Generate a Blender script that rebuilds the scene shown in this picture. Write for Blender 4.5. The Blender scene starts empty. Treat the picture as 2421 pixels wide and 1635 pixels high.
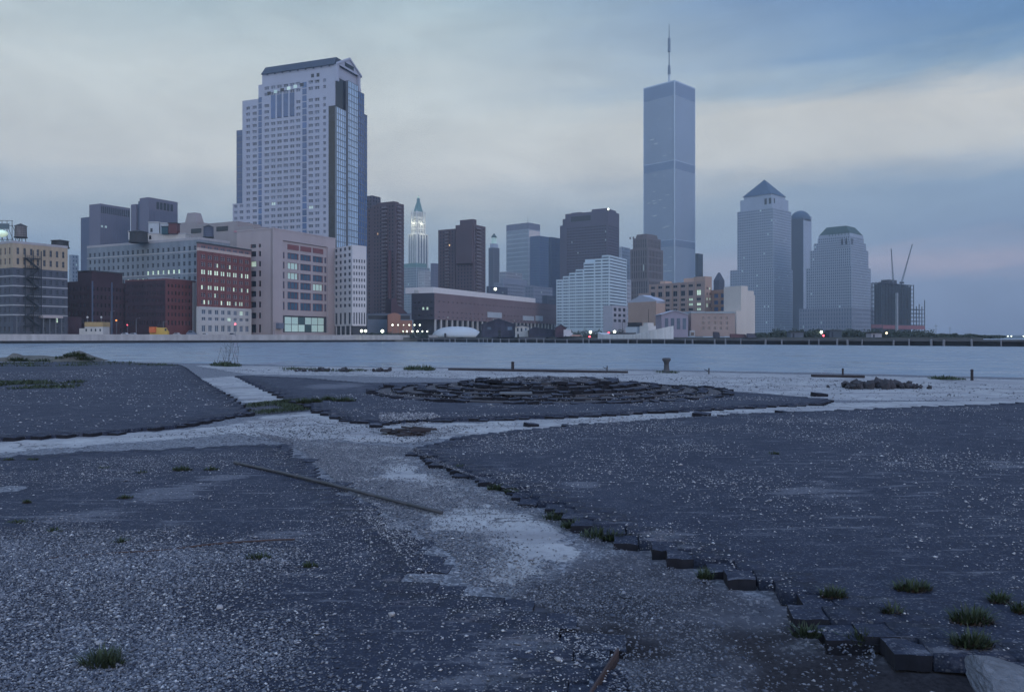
import bpy, math, random
import numpy as np
from mathutils import Vector, Matrix

random.seed(7)
rng = np.random.default_rng(7)
R = math.radians
SC = bpy.context.scene
COL = SC.collection

# ------------------------------------------------------------------ camera
F, CX, HY, EZ = 1883.0, 1210.5, 797.0, 1.6      # focal (photo px), principal column, horizon row, eye height
cam_d = bpy.data.cameras.new('camera')
cam = bpy.data.objects.new('camera', cam_d)
COL.objects.link(cam)
cam.location = (0, 0, EZ)
cam.rotation_euler = (R(90), 0, 0)
cam_d.sensor_width = 36.0
cam_d.lens = F / 2421.0 * 36.0
cam_d.shift_y = -(817.5 - HY) / 2421.0
cam_d.clip_start = 0.1
cam_d.clip_end = 30000
SC.camera = cam

# ------------------------------------------------------------------ world
SUN_AZ = R(140)      # clockwise from +Y: behind the camera on the right-hand side
SUN_EL = R(12)


def lin(c):
    out = []
    for v in c:
        v = v / 255.0
        out.append(v / 12.92 if v <= 0.04045 else ((v + 0.055) / 1.055) ** 2.4)
    return out


def make_world():
    w = bpy.data.worlds.new('World')
    SC.world = w
    w.use_nodes = True
    nt = w.node_tree
    N, L = nt.nodes, nt.links
    N.clear()

    def math_n(op, a, b=None, clamp=False):
        n = N.new('ShaderNodeMath')
        n.operation = op
        n.use_clamp = clamp
        for i, v in enumerate((a, b)):
            if v is None:
                continue
            if isinstance(v, (int, float)):
                n.inputs[i].default_value = v
            else:
                L.new(v, n.inputs[i])
        return n.outputs[0]

    out = N.new('ShaderNodeOutputWorld')
    bg = N.new('ShaderNodeBackground')
    sky = N.new('ShaderNodeTexSky')
    sky.sky_type = 'NISHITA'
    sky.sun_disc = False
    sky.sun_elevation = R(4)
    sky.sun_rotation = SUN_AZ
    tc = N.new('ShaderNodeTexCoord')
    sep = N.new('ShaderNodeSeparateXYZ')
    L.new(tc.outputs['Generated'], sep.inputs[0])
    x, y, z = sep.outputs
    hor = math_n('SQRT', math_n('ADD', math_n('MULTIPLY', x, x), math_n('MULTIPLY', y, y)))
    el = math_n('DIVIDE', math_n('MAXIMUM', z, 0.0), math_n('MAXIMUM', hor, 0.02))
    side = math_n('DIVIDE', x, math_n('MAXIMUM', hor, 0.02))
    # layered cloud noise: long in azimuth, short in elevation
    comb = N.new('ShaderNodeCombineXYZ')
    L.new(math_n('MULTIPLY', x, 1.7), comb.inputs[0])
    L.new(math_n('MULTIPLY', y, 1.7), comb.inputs[1])
    L.new(math_n('MULTIPLY', math_n('ADD', el, math_n('MULTIPLY', side, -0.05)), 9.0), comb.inputs[2])

    def noise(scale, detail, rough, vec, dist=0.0):
        n = N.new('ShaderNodeTexNoise')
        n.inputs['Scale'].default_value = scale
        n.inputs['Detail'].default_value = detail
        n.inputs['Roughness'].default_value = rough
        n.inputs['Distortion'].default_value = dist
        L.new(vec, n.inputs['Vector'])
        return n.outputs['Fac']
    n1 = noise(1.1, 5, 0.55, comb.outputs[0], 0.6)
    n2 = noise(5.0, 7, 0.6, comb.outputs[0], 0.4)
    comb2 = N.new('ShaderNodeCombineXYZ')
    L.new(math_n('MULTIPLY', x, 5.0), comb2.inputs[0])
    L.new(math_n('MULTIPLY', y, 5.0), comb2.inputs[1])
    L.new(math_n('MULTIPLY', el, 11.0), comb2.inputs[2])
    n3 = noise(1.3, 6, 0.6, comb2.outputs[0], 0.5)
    eld = math_n('ADD', el, math_n('MULTIPLY', math_n('SUBTRACT', n1, 0.5), 0.05))
    eld = math_n('ADD', eld, math_n('MULTIPLY', math_n('SUBTRACT', n2, 0.5), 0.05))

    def ramp(stops):
        r = N.new('ShaderNodeValToRGB')
        cr = r.color_ramp
        while len(cr.elements) < len(stops):
            cr.elements.new(0.5)
        for e, (p, c) in zip(cr.elements, stops):
            e.position = p
            e.color = (*lin(c), 1)
        L.new(eld, r.inputs[0])
        return r.outputs[0]
    left = ramp([(0.0, (140, 161, 190)), (0.09, (146, 167, 190)), (0.15, (182, 192, 194)), (0.20, (220, 220, 211)),
                 (0.31, (209, 216, 212)), (0.42, (177, 196, 201)), (0.60, (150, 176, 215)), (1.0, (170, 200, 248))])
    right = ramp([(0.0, (116, 134, 168)), (0.055, (132, 148, 178)), (0.085, (176, 170, 186)), (0.11, (138, 157, 182)),
                  (0.17, (150, 170, 187)), (0.215, (219, 218, 208)), (0.265, (219, 217, 207)), (0.298, (146, 171, 190)),
                  (0.33, (96, 137, 178)), (0.46, (100, 134, 184)), (0.62, (140, 172, 220)), (1.0, (170, 200, 248))])
    mr = N.new('ShaderNodeMapRange')
    mr.interpolation_type = 'SMOOTHSTEP'
    mr.inputs['From Min'].default_value = -0.15
    mr.inputs['From Max'].default_value = 0.56
    L.new(math_n('ADD', side, math_n('MULTIPLY', math_n('SUBTRACT', n1, 0.5), 0.3)), mr.inputs['Value'])
    mix = N.new('ShaderNodeMix')
    mix.data_type = 'RGBA'
    L.new(mr.outputs[0], mix.inputs[0])
    L.new(left, mix.inputs[6])
    L.new(right, mix.inputs[7])
    # soft mottling of the cloud deck
    mot = N.new('ShaderNodeMix')
    mot.data_type = 'RGBA'
    mot.blend_type = 'MULTIPLY'
    mot.inputs[0].default_value = 1.0
    mramp = N.new('ShaderNodeMapRange')
    mramp.inputs['From Min'].default_value = 0.3
    mramp.inputs['From Max'].default_value = 0.7
    mramp.inputs['To Min'].default_value = 0.88
    mramp.inputs['To Max'].default_value = 1.10
    L.new(n3, mramp.inputs['Value'])
    L.new(mix.outputs[2], mot.inputs[6])
    L.new(mramp.outputs[0], mot.inputs[7])
    # the clear evening sky shines thinly through the cloud
    nish = N.new('ShaderNodeMix')
    nish.data_type = 'RGBA'
    nish.blend_type = 'MULTIPLY'
    nish.inputs[0].default_value = 1.0
    nish.inputs[7].default_value = (1.1, 1.1, 1.1, 1)
    L.new(sky.outputs[0], nish.inputs[6])
    cl = N.new('ShaderNodeMix')
    cl.data_type = 'RGBA'
    cl.blend_type = 'MULTIPLY'
    cl.inputs[0].default_value = 1.0
    # the west, behind the viewer, still glows after sunset: a smooth rise across the whole dome
    west = N.new('ShaderNodeMapRange')
    west.interpolation_type = 'SMOOTHSTEP'
    west.inputs['From Min'].default_value = -0.75
    west.inputs['From Max'].default_value = 0.55
    west.inputs['To Min'].default_value = 19.5
    west.inputs['To Max'].default_value = 11.1
    L.new(y, west.inputs['Value'])
    L.new(west.outputs[0], cl.inputs[7])
    L.new(mot.outputs[2], cl.inputs[6])
    fin = N.new('ShaderNodeMix')
    fin.data_type = 'RGBA'
    fin.inputs[0].default_value = 0.93
    L.new(nish.outputs[2], fin.inputs[6])
    L.new(cl.outputs[2], fin.inputs[7])
    L.new(fin.outputs[2], bg.inputs[0])
    bg.inputs[1].default_value = 0.1
    L.new(bg.outputs[0], out.inputs[0])


make_world()

sun_d = bpy.data.lights.new('sun', 'SUN')
sun_d.energy = 0.7
sun_d.angle = R(25)
sun_d.color = (1.0, 0.88, 0.88)
sun = bpy.data.objects.new('sun', sun_d)
COL.objects.link(sun)
_sd = Vector((math.sin(SUN_AZ) * math.cos(SUN_EL), math.cos(SUN_AZ) * math.cos(SUN_EL), math.sin(SUN_EL)))
sun.rotation_euler = _sd.to_track_quat('Z', 'Y').to_euler()
sun.location = (60, -60, 40)

vs = SC.view_settings
vs.view_transform = 'Standard'
vs.look = 'None'
vs.exposure = 0.0
vs.gamma = 1.0
vs.use_curve_mapping = False
cy = SC.cycles
cy.max_bounces = 5
cy.diffuse_bounces = 3
cy.glossy_bounces = 3
cy.transmission_bounces = 3
cy.volume_bounces = 0
cy.transparent_max_bounces = 6
cy.caustics_reflective = False
cy.caustics_refractive = False
cy.use_denoising = True
cy.sample_clamp_indirect = 4.0


# ------------------------------------------------------------------ projection helpers (photo pixels to places)
def PX(x, D):
    return (x - CX) / F * D


def PZ(y, D):
    return EZ + (HY - y) / F * D


def G(x, y, z=0.0):
    D = F * (EZ - z) / (y - HY)
    return ((x - CX) / F * D, D)


V = 1.04219    # full-view pixels to photo pixels


def GV(x, y, z=0.0):
    return G(x * V, y * V, z)


# ------------------------------------------------------------------ materials
MATS = {}


def nodes_of(m):
    m.use_nodes = True
    nt = m.node_tree
    return nt, nt.nodes, nt.links, nt.nodes['Principled BSDF']


def mat(name, col, rough=0.8, var=0.18, scale=0.25, streak=0.0, spec=0.3, metal=0.0, bump=0.0, bscale=2.0):
    """wall-like material: base colour broken by two noises and rain streaks"""
    if name in MATS:
        return MATS[name]
    m = bpy.data.materials.new(name)
    nt, N, L, b = nodes_of(m)
    b.inputs['Roughness'].default_value = rough
    b.inputs['Metallic'].default_value = metal
    b.inputs['Specular IOR Level'].default_value = spec
    tc = N.new('ShaderNodeTexCoord')
    n1 = N.new('ShaderNodeTexNoise')
    n1.inputs['Scale'].default_value = scale
    n1.inputs['Detail'].default_value = 6
    n1.inputs['Roughness'].default_value = 0.65
    L.new(tc.outputs['Object'], n1.inputs['Vector'])
    mp = N.new('ShaderNodeMapping')
    mp.inputs['Scale'].default_value = (1.2, 1.2, 0.06)
    L.new(tc.outputs['Object'], mp.inputs[0])
    n2 = N.new('ShaderNodeTexNoise')
    n2.inputs['Scale'].default_value = scale * 3
    n2.inputs['Detail'].default_value = 4
    L.new(mp.outputs[0], n2.inputs['Vector'])
    mr = N.new('ShaderNodeMapRange')
    mr.inputs['From Min'].default_value = 0.25
    mr.inputs['From Max'].default_value = 0.75
    mr.inputs['To Min'].default_value = 1 - var
    mr.inputs['To Max'].default_value = 1 + var
    L.new(n1.outputs['Fac'], mr.inputs[0])
    mr2 = N.new('ShaderNodeMapRange')
    mr2.inputs['From Min'].default_value = 0.35
    mr2.inputs['From Max'].default_value = 0.7
    mr2.inputs['To Min'].default_value = 1 - streak
    mr2.inputs['To Max'].default_value = 1.0
    L.new(n2.outputs['Fac'], mr2.inputs[0])
    mu = N.new('ShaderNodeMath')
    mu.operation = 'MULTIPLY'
    L.new(mr.outputs[0], mu.inputs[0])
    L.new(mr2.outputs[0], mu.inputs[1])
    mx = N.new('ShaderNodeMix')
    mx.data_type = 'RGBA'
    mx.blend_type = 'MULTIPLY'
    mx.inputs[0].default_value = 1
    mx.inputs[6].default_value = (*col, 1)
    L.new(mu.outputs[0], mx.inputs[7])
    L.new(mx.outputs[2], b.inputs['Base Color'])
    if bump:
        bp = N.new('ShaderNodeBump')
        bp.inputs['Strength'].default_value = bump
        bp.inputs['Distance'].default_value = 0.05
        n3 = N.new('ShaderNodeTexNoise')
        n3.inputs['Scale'].default_value = bscale
        n3.inputs['Detail'].default_value = 8
        L.new(tc.outputs['Object'], n3.inputs['Vector'])
        L.new(n3.outputs['Fac'], bp.inputs['Height'])
        L.new(bp.outputs[0], b.inputs['Normal'])
    MATS[name] = m
    return m


def glass_mat(name, col, rough=0.12, var=0.5, scale=0.35, spec=0.5, sheen=None):
    """window glass: dark, glossy, its tint changing from pane to pane"""
    if name in MATS:
        return MATS[name]
    m = bpy.data.materials.new(name)
    nt, N, L, b = nodes_of(m)
    b.inputs['Roughness'].default_value = rough
    b.inputs['Specular IOR Level'].default_value = spec
    oi = N.new('ShaderNodeObjectInfo')
    tc = N.new('ShaderNodeTexCoord')
    n1 = N.new('ShaderNodeTexNoise')
    n1.inputs['Scale'].default_value = scale
    n1.inputs['Detail'].default_value = 3
    geo = N.new('ShaderNodeNewGeometry')
    L.new(geo.outputs['Position'], n1.inputs['Vector'])
    ad = N.new('ShaderNodeMath')
    ad.operation = 'ADD'
    L.new(n1.outputs['Fac'], ad.inputs[0])
    mu = N.new('ShaderNodeMath')
    mu.operation = 'MULTIPLY'
    mu.inputs[1].default_value = 0.6
    L.new(oi.outputs['Random'], mu.inputs[0])
    L.new(mu.outputs[0], ad.inputs[1])
    mr = N.new('ShaderNodeMapRange')
    mr.inputs['From Min'].default_value = 0.3
    mr.inputs['From Max'].default_value = 1.3
    mr.inputs['To Min'].default_value = 1 - var
    mr.inputs['To Max'].default_value = 1 + var
    L.new(ad.outputs[0], mr.inputs[0])
    mx = N.new('ShaderNodeMix')
    mx.data_type = 'RGBA'
    mx.blend_type = 'MULTIPLY'
    mx.inputs[0].default_value = 1
    mx.inputs[6].default_value = (*col, 1)
    L.new(mr.outputs[0], mx.inputs[7])
    L.new(mx.outputs[2], b.inputs['Base Color'])
    MATS[name] = m
    return m


def emit(name, col, strength):
    if name in MATS:
        return MATS[name]
    m = bpy.data.materials.new(name)
    nt, N, L, b = nodes_of(m)
    b.inputs['Base Color'].default_value = (*col, 1)
    b.inputs['Emission Color'].default_value = (*col, 1)
    oi = N.new('ShaderNodeObjectInfo')
    mr = N.new('ShaderNodeMapRange')
    mr.inputs['To Min'].default_value = strength * 0.25
    mr.inputs['To Max'].default_value = strength * 1.25
    L.new(oi.outputs['Random'], mr.inputs[0])
    L.new(mr.outputs[0], b.inputs['Emission Strength'])
    MATS[name] = m
    return m


# ------------------------------------------------------------------ mesh builder
ORG = {}


def tag(o, label=None, cat=None, group=None, kind=None):
    if label:
        o['label'] = label
    if cat:
        o['category'] = cat
    if group:
        o['group'] = group
    if kind:
        o['kind'] = kind
    return o


def empty(name, loc):
    o = bpy.data.objects.new(name, None)
    COL.objects.link(o)
    o.location = loc
    o.empty_display_size = 1.0
    ORG[o.name] = Vector(loc)
    return o


class MB:
    def __init__(s):
        s.v, s.f, s.m, s.mats = [], [], [], []

    def mi(s, m):
        if m not in s.mats:
            s.mats.append(m)
        return s.mats.index(m)

    def quad(s, a, b, c, d, m):
        i = len(s.v)
        s.v += [a, b, c, d]
        s.f.append((i, i + 1, i + 2, i + 3))
        s.m.append(s.mi(m))

    def tri(s, a, b, c, m):
        i = len(s.v)
        s.v += [a, b, c]
        s.f.append((i, i + 1, i + 2))
        s.m.append(s.mi(m))

    def hexa(s, p, m, skip_bottom=False):
        """p: 8 points, bottom ring then top ring"""
        i = len(s.v)
        s.v += [tuple(q) for q in p]
        k = s.mi(m)
        fs = [(4, 5, 6, 7), (0, 1, 5, 4), (1, 2, 6, 5), (2, 3, 7, 6), (3, 0, 4, 7)]
        if not skip_bottom:
            fs.append((3, 2, 1, 0))
        for f in fs:
            s.f.append(tuple(i + q for q in f))
            s.m.append(k)

    def bx(s, x0, x1, y0, y1, z0, z1, m):
        s.hexa([(x0, y0, z0), (x1, y0, z0), (x1, y1, z0), (x0, y1, z0),
                (x0, y0, z1), (x1, y0, z1), (x1, y1, z1), (x0, y1, z1)], m)

    def prism(s, poly, z0, z1, m, mtop=None):
        n = len(poly)
        i = len(s.v)
        s.v += [(p[0], p[1], z0) for p in poly] + [(p[0], p[1], z1) for p in poly]
        k = s.mi(m)
        for j in range(n):
            q = (j + 1) % n
            s.f.append((i + j, i + q, i + n + q, i + n + j))
            s.m.append(k)
        s.f.append(tuple(i + n + j for j in range(n)))
        s.m.append(s.mi(mtop or m))

    def loft(s, rings, m, cap=True):
        """rings: lists of equal length of points"""
        n = len(rings[0])
        i = len(s.v)
        k = s.mi(m)
        for r in rings:
            s.v += [tuple(p) for p in r]
        for a in range(len(rings) - 1):
            for j in range(n):
                q = (j + 1) % n
                s.f.append((i + a * n + j, i + a * n + q, i + (a + 1) * n + q, i + (a + 1) * n + j))
                s.m.append(k)
        if cap:
            s.f.append(tuple(i + (len(rings) - 1) * n + j for j in range(n)))
            s.m.append(k)
            s.f.append(tuple(i + n - 1 - j for j in range(n)))
            s.m.append(k)

    def tube(s, p0, p1, r0, r1=None, m=None, n=7):
        p0, p1 = Vector(p0), Vector(p1)
        r1 = r0 if r1 is None else r1
        d = (p1 - p0).normalized()
        a = d.cross(Vector((0, 0, 1)))
        if a.length < 1e-3:
            a = Vector((1, 0, 0))
        a.normalize()
        b = d.cross(a)
        s.loft([[p + (a * math.cos(2 * math.pi * j / n) + b * math.sin(2 * math.pi * j / n)) * r for j in range(n)]
                for p, r in ((p0, r0), (p1, r1))], m)

    def lathe(s, c, prof, m, n=12):
        s.loft([[(c[0] + r * math.cos(2 * math.pi * j / n), c[1] + r * math.sin(2 * math.pi * j / n), z) for j in range(n)]
                for r, z in prof], m)

    def build(s, name, parent=None, origin=None, smooth=False):
        o_ = ORG[parent.name] if parent is not None else Vector(origin or (0, 0, 0))
        me = bpy.data.meshes.new(name)
        me.from_pydata([(p[0] - o_.x, p[1] - o_.y, p[2] - o_.z) for p in s.v], [], s.f)
        for m in s.mats:
            me.materials.append(m)
        me.polygons.foreach_set('material_index', s.m)
        if smooth:
            me.polygons.foreach_set('use_smooth', [True] * len(s.f))
        me.update()
        o = bpy.data.objects.new(name, me)
        COL.objects.link(o)
        if parent is not None:
            o.parent = parent
        else:
            o.location = o_
        ORG[o.name] = o_.copy()
        return o


# ------------------------------------------------------------------ building kit
WIN = {}


def window_mesh(kind, glass, frame):
    key = (kind, glass.name, frame.name)
    if key in WIN:
        return WIN[key]
    b = MB()
    b.quad((0, .02, 0), (1, .02, 0), (1, .02, 1), (0, .02, 1), glass)
    t, h = .07, .05
    y0, y1 = -.06, .02
    bars = [(0, t, 0, 1), (1 - t, 1, 0, 1), (t, 1 - t, 0, h), (t, 1 - t, 1 - h, 1)]
    if kind in ('double', 'sash'):
        bars.append((.5 - t / 2, .5 + t / 2, h, 1 - h))
    if kind in ('sash', 'rail'):
        bars.append((t, 1 - t, .5 - h / 2 - .001, .5 + h / 2))
    if kind == 'triple':
        bars += [(.33 - .02, .33 + .02, h, 1 - h), (.67 - .02, .67 + .02, h, 1 - h)]
    for x0, x1, z0, z1 in bars:
        b.bx(x0, x1, y0 + (.01 if (z1 - z0) < .2 else 0), y1 - .003, z0, z1, frame)
    me = bpy.data.meshes.new('window')
    me.from_pydata(b.v, [], b.f)
    for m in b.mats:
        me.materials.append(m)
    me.polygons.foreach_set('material_index', b.m)
    me.update()
    WIN[key] = me
    return me


def spans(a, b, n, frac, m0=0.0, m1=None):
    """n equal openings between a and b, each frac of its bay wide, margins m0/m1 at the ends"""
    m1 = m0 if m1 is None else m1
    a, b = a + m0, b - m1
    w = (b - a) / n
    return [(a + (i + .5 - frac / 2) * w, a + (i + .5 + frac / 2) * w) for i in range(n)]


SEP = set('vent pier column belt_course attic_window tall_pane corner_pier lift_house downpipe floor_slab safety_net red_panel terrace_panel penthouse bracket '
          'window_strip lit_window dark_slot porch door end_pier pier_face sign_panel scaffold lantern'.split())


class Bld:
    """a building seen on its near corner; r runs along the right face, l along the left face, both away from the corner"""

    def __init__(s, name, label, cat, cx, D, ang, z0=2.2, group=None):
        s.D = D
        s.C = Vector((PX(cx, D), D, 0))
        s.a = R(ang)
        s.dr = Vector((math.cos(s.a), math.sin(s.a), 0))
        s.dl = Vector((-math.sin(s.a), math.cos(s.a), 0))
        s.z0 = z0
        s.e = empty(name, (s.C.x, s.C.y, z0))
        tag(s.e, label, cat, group)
        s.parts = {}
        s.nwin = 0

    def r(s, px):
        q = (px - CX) / F
        return (q * s.C.y - s.C.x) / (s.dr.x - q * s.dr.y)

    def l(s, px):
        q = (px - CX) / F
        return (q * s.C.y - s.C.x) / (s.dl.x - q * s.dl.y)

    def z(s, py, r=0.0, l=0.0):
        return PZ(py, (s.C + s.dr * r + s.dl * l).y)

    def p(s, r, l, z):
        q = s.C + s.dr * r + s.dl * l
        return (q.x, q.y, z)

    def part(s, name):
        if name not in s.parts:
            s.parts[name] = MB()
        return s.parts[name]

    def box(s, r0, r1, l0, l1, z0, z1, m, part='wall'):
        mb = MB() if part in SEP else s.part(part)
        mb.hexa([s.p(r0, l0, z0), s.p(r1, l0, z0), s.p(r1, l1, z0), s.p(r0, l1, z0),
                           s.p(r0, l0, z1), s.p(r1, l0, z1), s.p(r1, l1, z1), s.p(r0, l1, z1)], m)
        if part in SEP:
            mb.build(part, s.e)

    def taper(s, a, b, z0, z1, m, part='roof'):
        """a, b: (r0,r1,l0,l1) rectangles at z0 and z1"""
        s.part(part).hexa([s.p(a[0], a[2], z0), s.p(a[1], a[2], z0), s.p(a[1], a[3], z0), s.p(a[0], a[3], z0),
                           s.p(b[0], b[2], z1), s.p(b[1], b[2], z1), s.p(b[1], b[3], z1), s.p(b[0], b[3], z1)], m)

    def facade(s, side, off, a, b, z0, z1, cols, rows, wall, glass=None, frame=None, d=0.35, kind='double',
               objs=True, name='window', lit=None, litmat=None, part='wall', d2=None):
        """a wall skin with real openings, reveals d deep, and a window in each"""
        glass = glass or MATS['glass_dark']
        frame = frame or MATS['frame_grey']
        if side == 'R':
            def P(u, w, z): return s.p(u, off + w, z)
        else:
            def P(u, w, z): return s.p(off + w, u, z)
        mb = s.part(part)
        us = [a] + [v for c in cols for v in c] + [b]
        zs = [z0] + [v for c in rows for v in c] + [z1]
        for i in range(len(us) - 1):
            for j in range(len(zs) - 1):
                u0, u1, v0, v1 = us[i], us[i + 1], zs[j], zs[j + 1]
                if u1 - u0 < 1e-4 or v1 - v0 < 1e-4:
                    continue
                if i % 2 and j % 2:
                    mb.quad(P(u0, 0, v0), P(u0, d, v0), P(u0, d, v1), P(u0, 0, v1), wall)
                    mb.quad(P(u1, 0, v0), P(u1, d, v0), P(u1, d, v1), P(u1, 0, v1), wall)
                    mb.quad(P(u0, 0, v0), P(u1, 0, v0), P(u1, d, v0), P(u0, d, v0), wall)
                    mb.quad(P(u0, 0, v1), P(u1, 0, v1), P(u1, d, v1), P(u0, d, v1), wall)
                    g = glass
                    if lit and lit(i // 2, j // 2):
                        g = litmat or MATS['lit_cool']
                    if objs and s.nwin < 300:
                        s.nwin += 1
                        me = window_mesh(kind, g, frame)
                        o = bpy.data.objects.new(name, me)
                        COL.objects.link(o)
                        o.parent = s.e
                        if side == 'R':
                            q = Vector(P(u0, d - .03, v0))
                            o.rotation_euler = (0, 0, s.a)
                        else:
                            q = Vector(P(u1, d - .03, v0))
                            o.rotation_euler = (0, 0, s.a - math.pi / 2)
                        o.location = q - ORG[s.e.name]
                        o.scale = (u1 - u0, 1, v1 - v0)
                    else:
                        gm = s.part('glazing')
                        gm.quad(P(u0, d - .01, v0), P(u1, d - .01, v0), P(u1, d - .01, v1), P(u0, d - .01, v1), g)
                else:
                    mb.quad(P(u0, 0, v0), P(u1, 0, v0), P(u1, 0, v1), P(u0, 0, v1), wall)
        for z in (z0, z1):
            mb.quad(P(a, 0, z), P(b, 0, z), P(b, d, z), P(a, d, z), wall)
        for u in (a, b):
            mb.quad(P(u, 0, z0), P(u, d, z0), P(u, d, z1), P(u, 0, z1), wall)

    def block(s, r0, r1, l0, l1, z0, z1, wall, FR=None, FL=None, d=0.35, roof=None):
        """a storey block with a windowed skin on its right and left faces (FR / FL: dict for facade, or None)"""
        dr = d if FL else 0.0
        dl = d if FR else 0.0
        s.box(r0 + dr, r1, l0 + dl, l1, z0, z1 - .03, roof or wall, 'wall')
        if FR:
            q = dict(FR)
            cols, rows = q.pop('cols'), q.pop('rows')
            s.facade('R', l0, r0, r1, z0, z1, cols, rows, q.pop('wall', wall), d=d, **q)
        if FL:
            q = dict(FL)
            cols, rows = q.pop('cols'), q.pop('rows')
            s.facade('L', r0, l0 + dl, l1, z0, z1, cols, rows, q.pop('wall', wall), d=d, **q)
        if not FR and FL:
            pass

    def parapet(s, r0, r1, l0, l1, z, h, m, t=0.5, o=0.12, part='cornice'):
        s.box(r0 - o, r1, l0 - o, l0 + t, z, z + h, m, part)
        s.box(r0 - o, r0 + t, l0 + t + .002, l1, z, z + h, m, part)

    def done(s):
        for n, mb in s.parts.items():
            if mb.f:
                o = mb.build(n, s.e)
                if n in ('glazing', 'ribs', 'louvres', 'balconies', 'bands'):
                    o['kind'] = 'stuff'
        return s.e


def rows_px(b, ys, r=0.0, l=0.0):
    """opening rows from photo rows (top, bottom) listed top-down, turned to heights, bottom-up"""
    return sorted((b.z(y1, r, l), b.z(y0, r, l)) for y0, y1 in ys)

# ------------------------------------------------------------------ shared materials
glass_mat('glass_dark', (.018, .026, .045))
glass_mat('glass_black', (.010, .012, .020), rough=0.2)
glass_mat('glass_blue', (.05, .10, .22), rough=0.06, var=.35, spec=.7)
glass_mat('glass_tower', (.13, .155, .21), rough=.12, var=.5)
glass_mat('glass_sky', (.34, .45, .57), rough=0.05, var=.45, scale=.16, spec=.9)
glass_mat('glass_mid', (.09, .12, .17), rough=0.12, var=.4)
glass_mat('glass_green', (.06, .10, .10), rough=.15)
glass_mat('glass_teal', (.055, .11, .17), rough=.12, var=.3, spec=.6)
emit('lit_cool', (.80, 1.0, .76), .5)
emit('lit_warm', (1.0, .62, .28), 1.6)
emit('lit_green', (.58, .76, .66), .11)
emit('lit_dim', (.55, .68, .62), .26)
emit('lamp_white', (.92, 1.0, .78), 5.5)
emit('lamp_warm', (1.0, .78, .45), 8.0)
emit('lamp_red', (1.0, .10, .14), 5.0)
emit('lamp_orange', (1.0, .30, .06), 3.0)
mat('frame_grey', (.16, .17, .19), .6, .1)
mat('frame_white', (.55, .55, .56), .6, .1)
mat('frame_red', (.19, .07, .075), .6, .1)
mat('dark_steel', (.03, .032, .038), .7, .2)
mat('tar_roof', (.05, .05, .055), .9, .3)
mat('black_wall', (.025, .028, .036), .5, .2)

# ------------------------------------------------------------------ water, land, seawall, far pier
WZ = -1.0


def water_mat():
    m = bpy.data.materials.new('river_water')
    nt, N, L, b = nodes_of(m)
    b.inputs['Base Color'].default_value = (.19, .235, .285, 1)
    b.inputs['IOR'].default_value = 1.33
    b.inputs['Specular IOR Level'].default_value = .5
    geo = N.new('ShaderNodeNewGeometry')
    prev = None
    for sc, st, sx in ((.16, .8, 1.0), (.55, .8, .6), (1.9, .5, .6)):
        mp = N.new('ShaderNodeMapping')
        mp.inputs['Rotation'].default_value = (0, 0, R(18))
        mp.inputs['Scale'].default_value = (sc * sx, sc, sc)
        L.new(geo.outputs['Position'], mp.inputs[0])
        n = N.new('ShaderNodeTexNoise')
        n.inputs['Scale'].default_value = 1.0
        n.inputs['Detail'].default_value = 4
        n.inputs['Distortion'].default_value = .5
        L.new(mp.outputs[0], n.inputs['Vector'])
        bp = N.new('ShaderNodeBump')
        bp.inputs['Strength'].default_value = st
        bp.inputs['Distance'].default_value = .16 / sc * .8
        L.new(n.outputs['Fac'], bp.inputs['Height'])
        if prev:
            L.new(prev, bp.inputs['Normal'])
        prev = bp.outputs[0]
    L.new(prev, b.inputs['Normal'])
    # wind-roughened water: unresolved waves as roughness, in long cat's-paws
    mp = N.new('ShaderNodeMapping')
    mp.inputs['Scale'].default_value = (.12, .5, 1)
    mp.inputs['Rotation'].default_value = (0, 0, R(-6))
    L.new(geo.outputs['Position'], mp.inputs[0])
    n = N.new('ShaderNodeTexNoise')
    n.inputs['Scale'].default_value = 1.0
    n.inputs['Detail'].default_value = 6
    L.new(mp.outputs[0], n.inputs['Vector'])
    rr = N.new('ShaderNodeMapRange')
    rr.inputs['From Min'].default_value = .35
    rr.inputs['From Max'].default_value = .65
    rr.inputs['To Min'].default_value = .14
    rr.inputs['To Max'].default_value = .62
    L.new(n.outputs['Fac'], rr.inputs[0])
    L.new(rr.outputs[0], b.inputs['Roughness'])
    return m


MATS['water'] = water_mat()
mb = MB()
mb.quad((-2400, -300, WZ), (2900, -300, WZ), (2900, 3000, WZ), (-2400, 3000, WZ), MATS['water'])
o = mb.build('water')
o['kind'] = 'structure'

mat('land', (.10, .10, .095), .95, .35, .05)
mat('concrete_wall', (.42, .40, .40), .9, .22, .12, streak=.25)
mat('wet_timber', (.020, .021, .026), .9, .4)
mat('pale_timber', (.20, .20, .22), .9, .3)

SH = [(-300, 248), (-210, 326), (-73, 445), (-44, 470)]        # left bank, along the water
PA, PB = Vector((-50, 445, 0)), Vector((143, 222, 0))           # far finger pier, front edge


def PP(t, n=0.0):
    d = (PB - PA)
    q = PA + d * t
    nn = Vector((-d.y, d.x, 0)).normalized()
    return q + nn * n


land = MB()
poly = [SH[0], SH[1], SH[2], (-30, 480)] + [tuple(PP(t, 30)[:2]) for t in (.05, .2, .4, .6, .8, .93)] + \
       [(500, 845), (880, 1700), (880, 2600), (-1500, 2600), (-1500, 900)]
land.prism(poly, WZ - 3, 1.6, MATS['land'])
o = land.build('land')
o['kind'] = 'structure'

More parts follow.
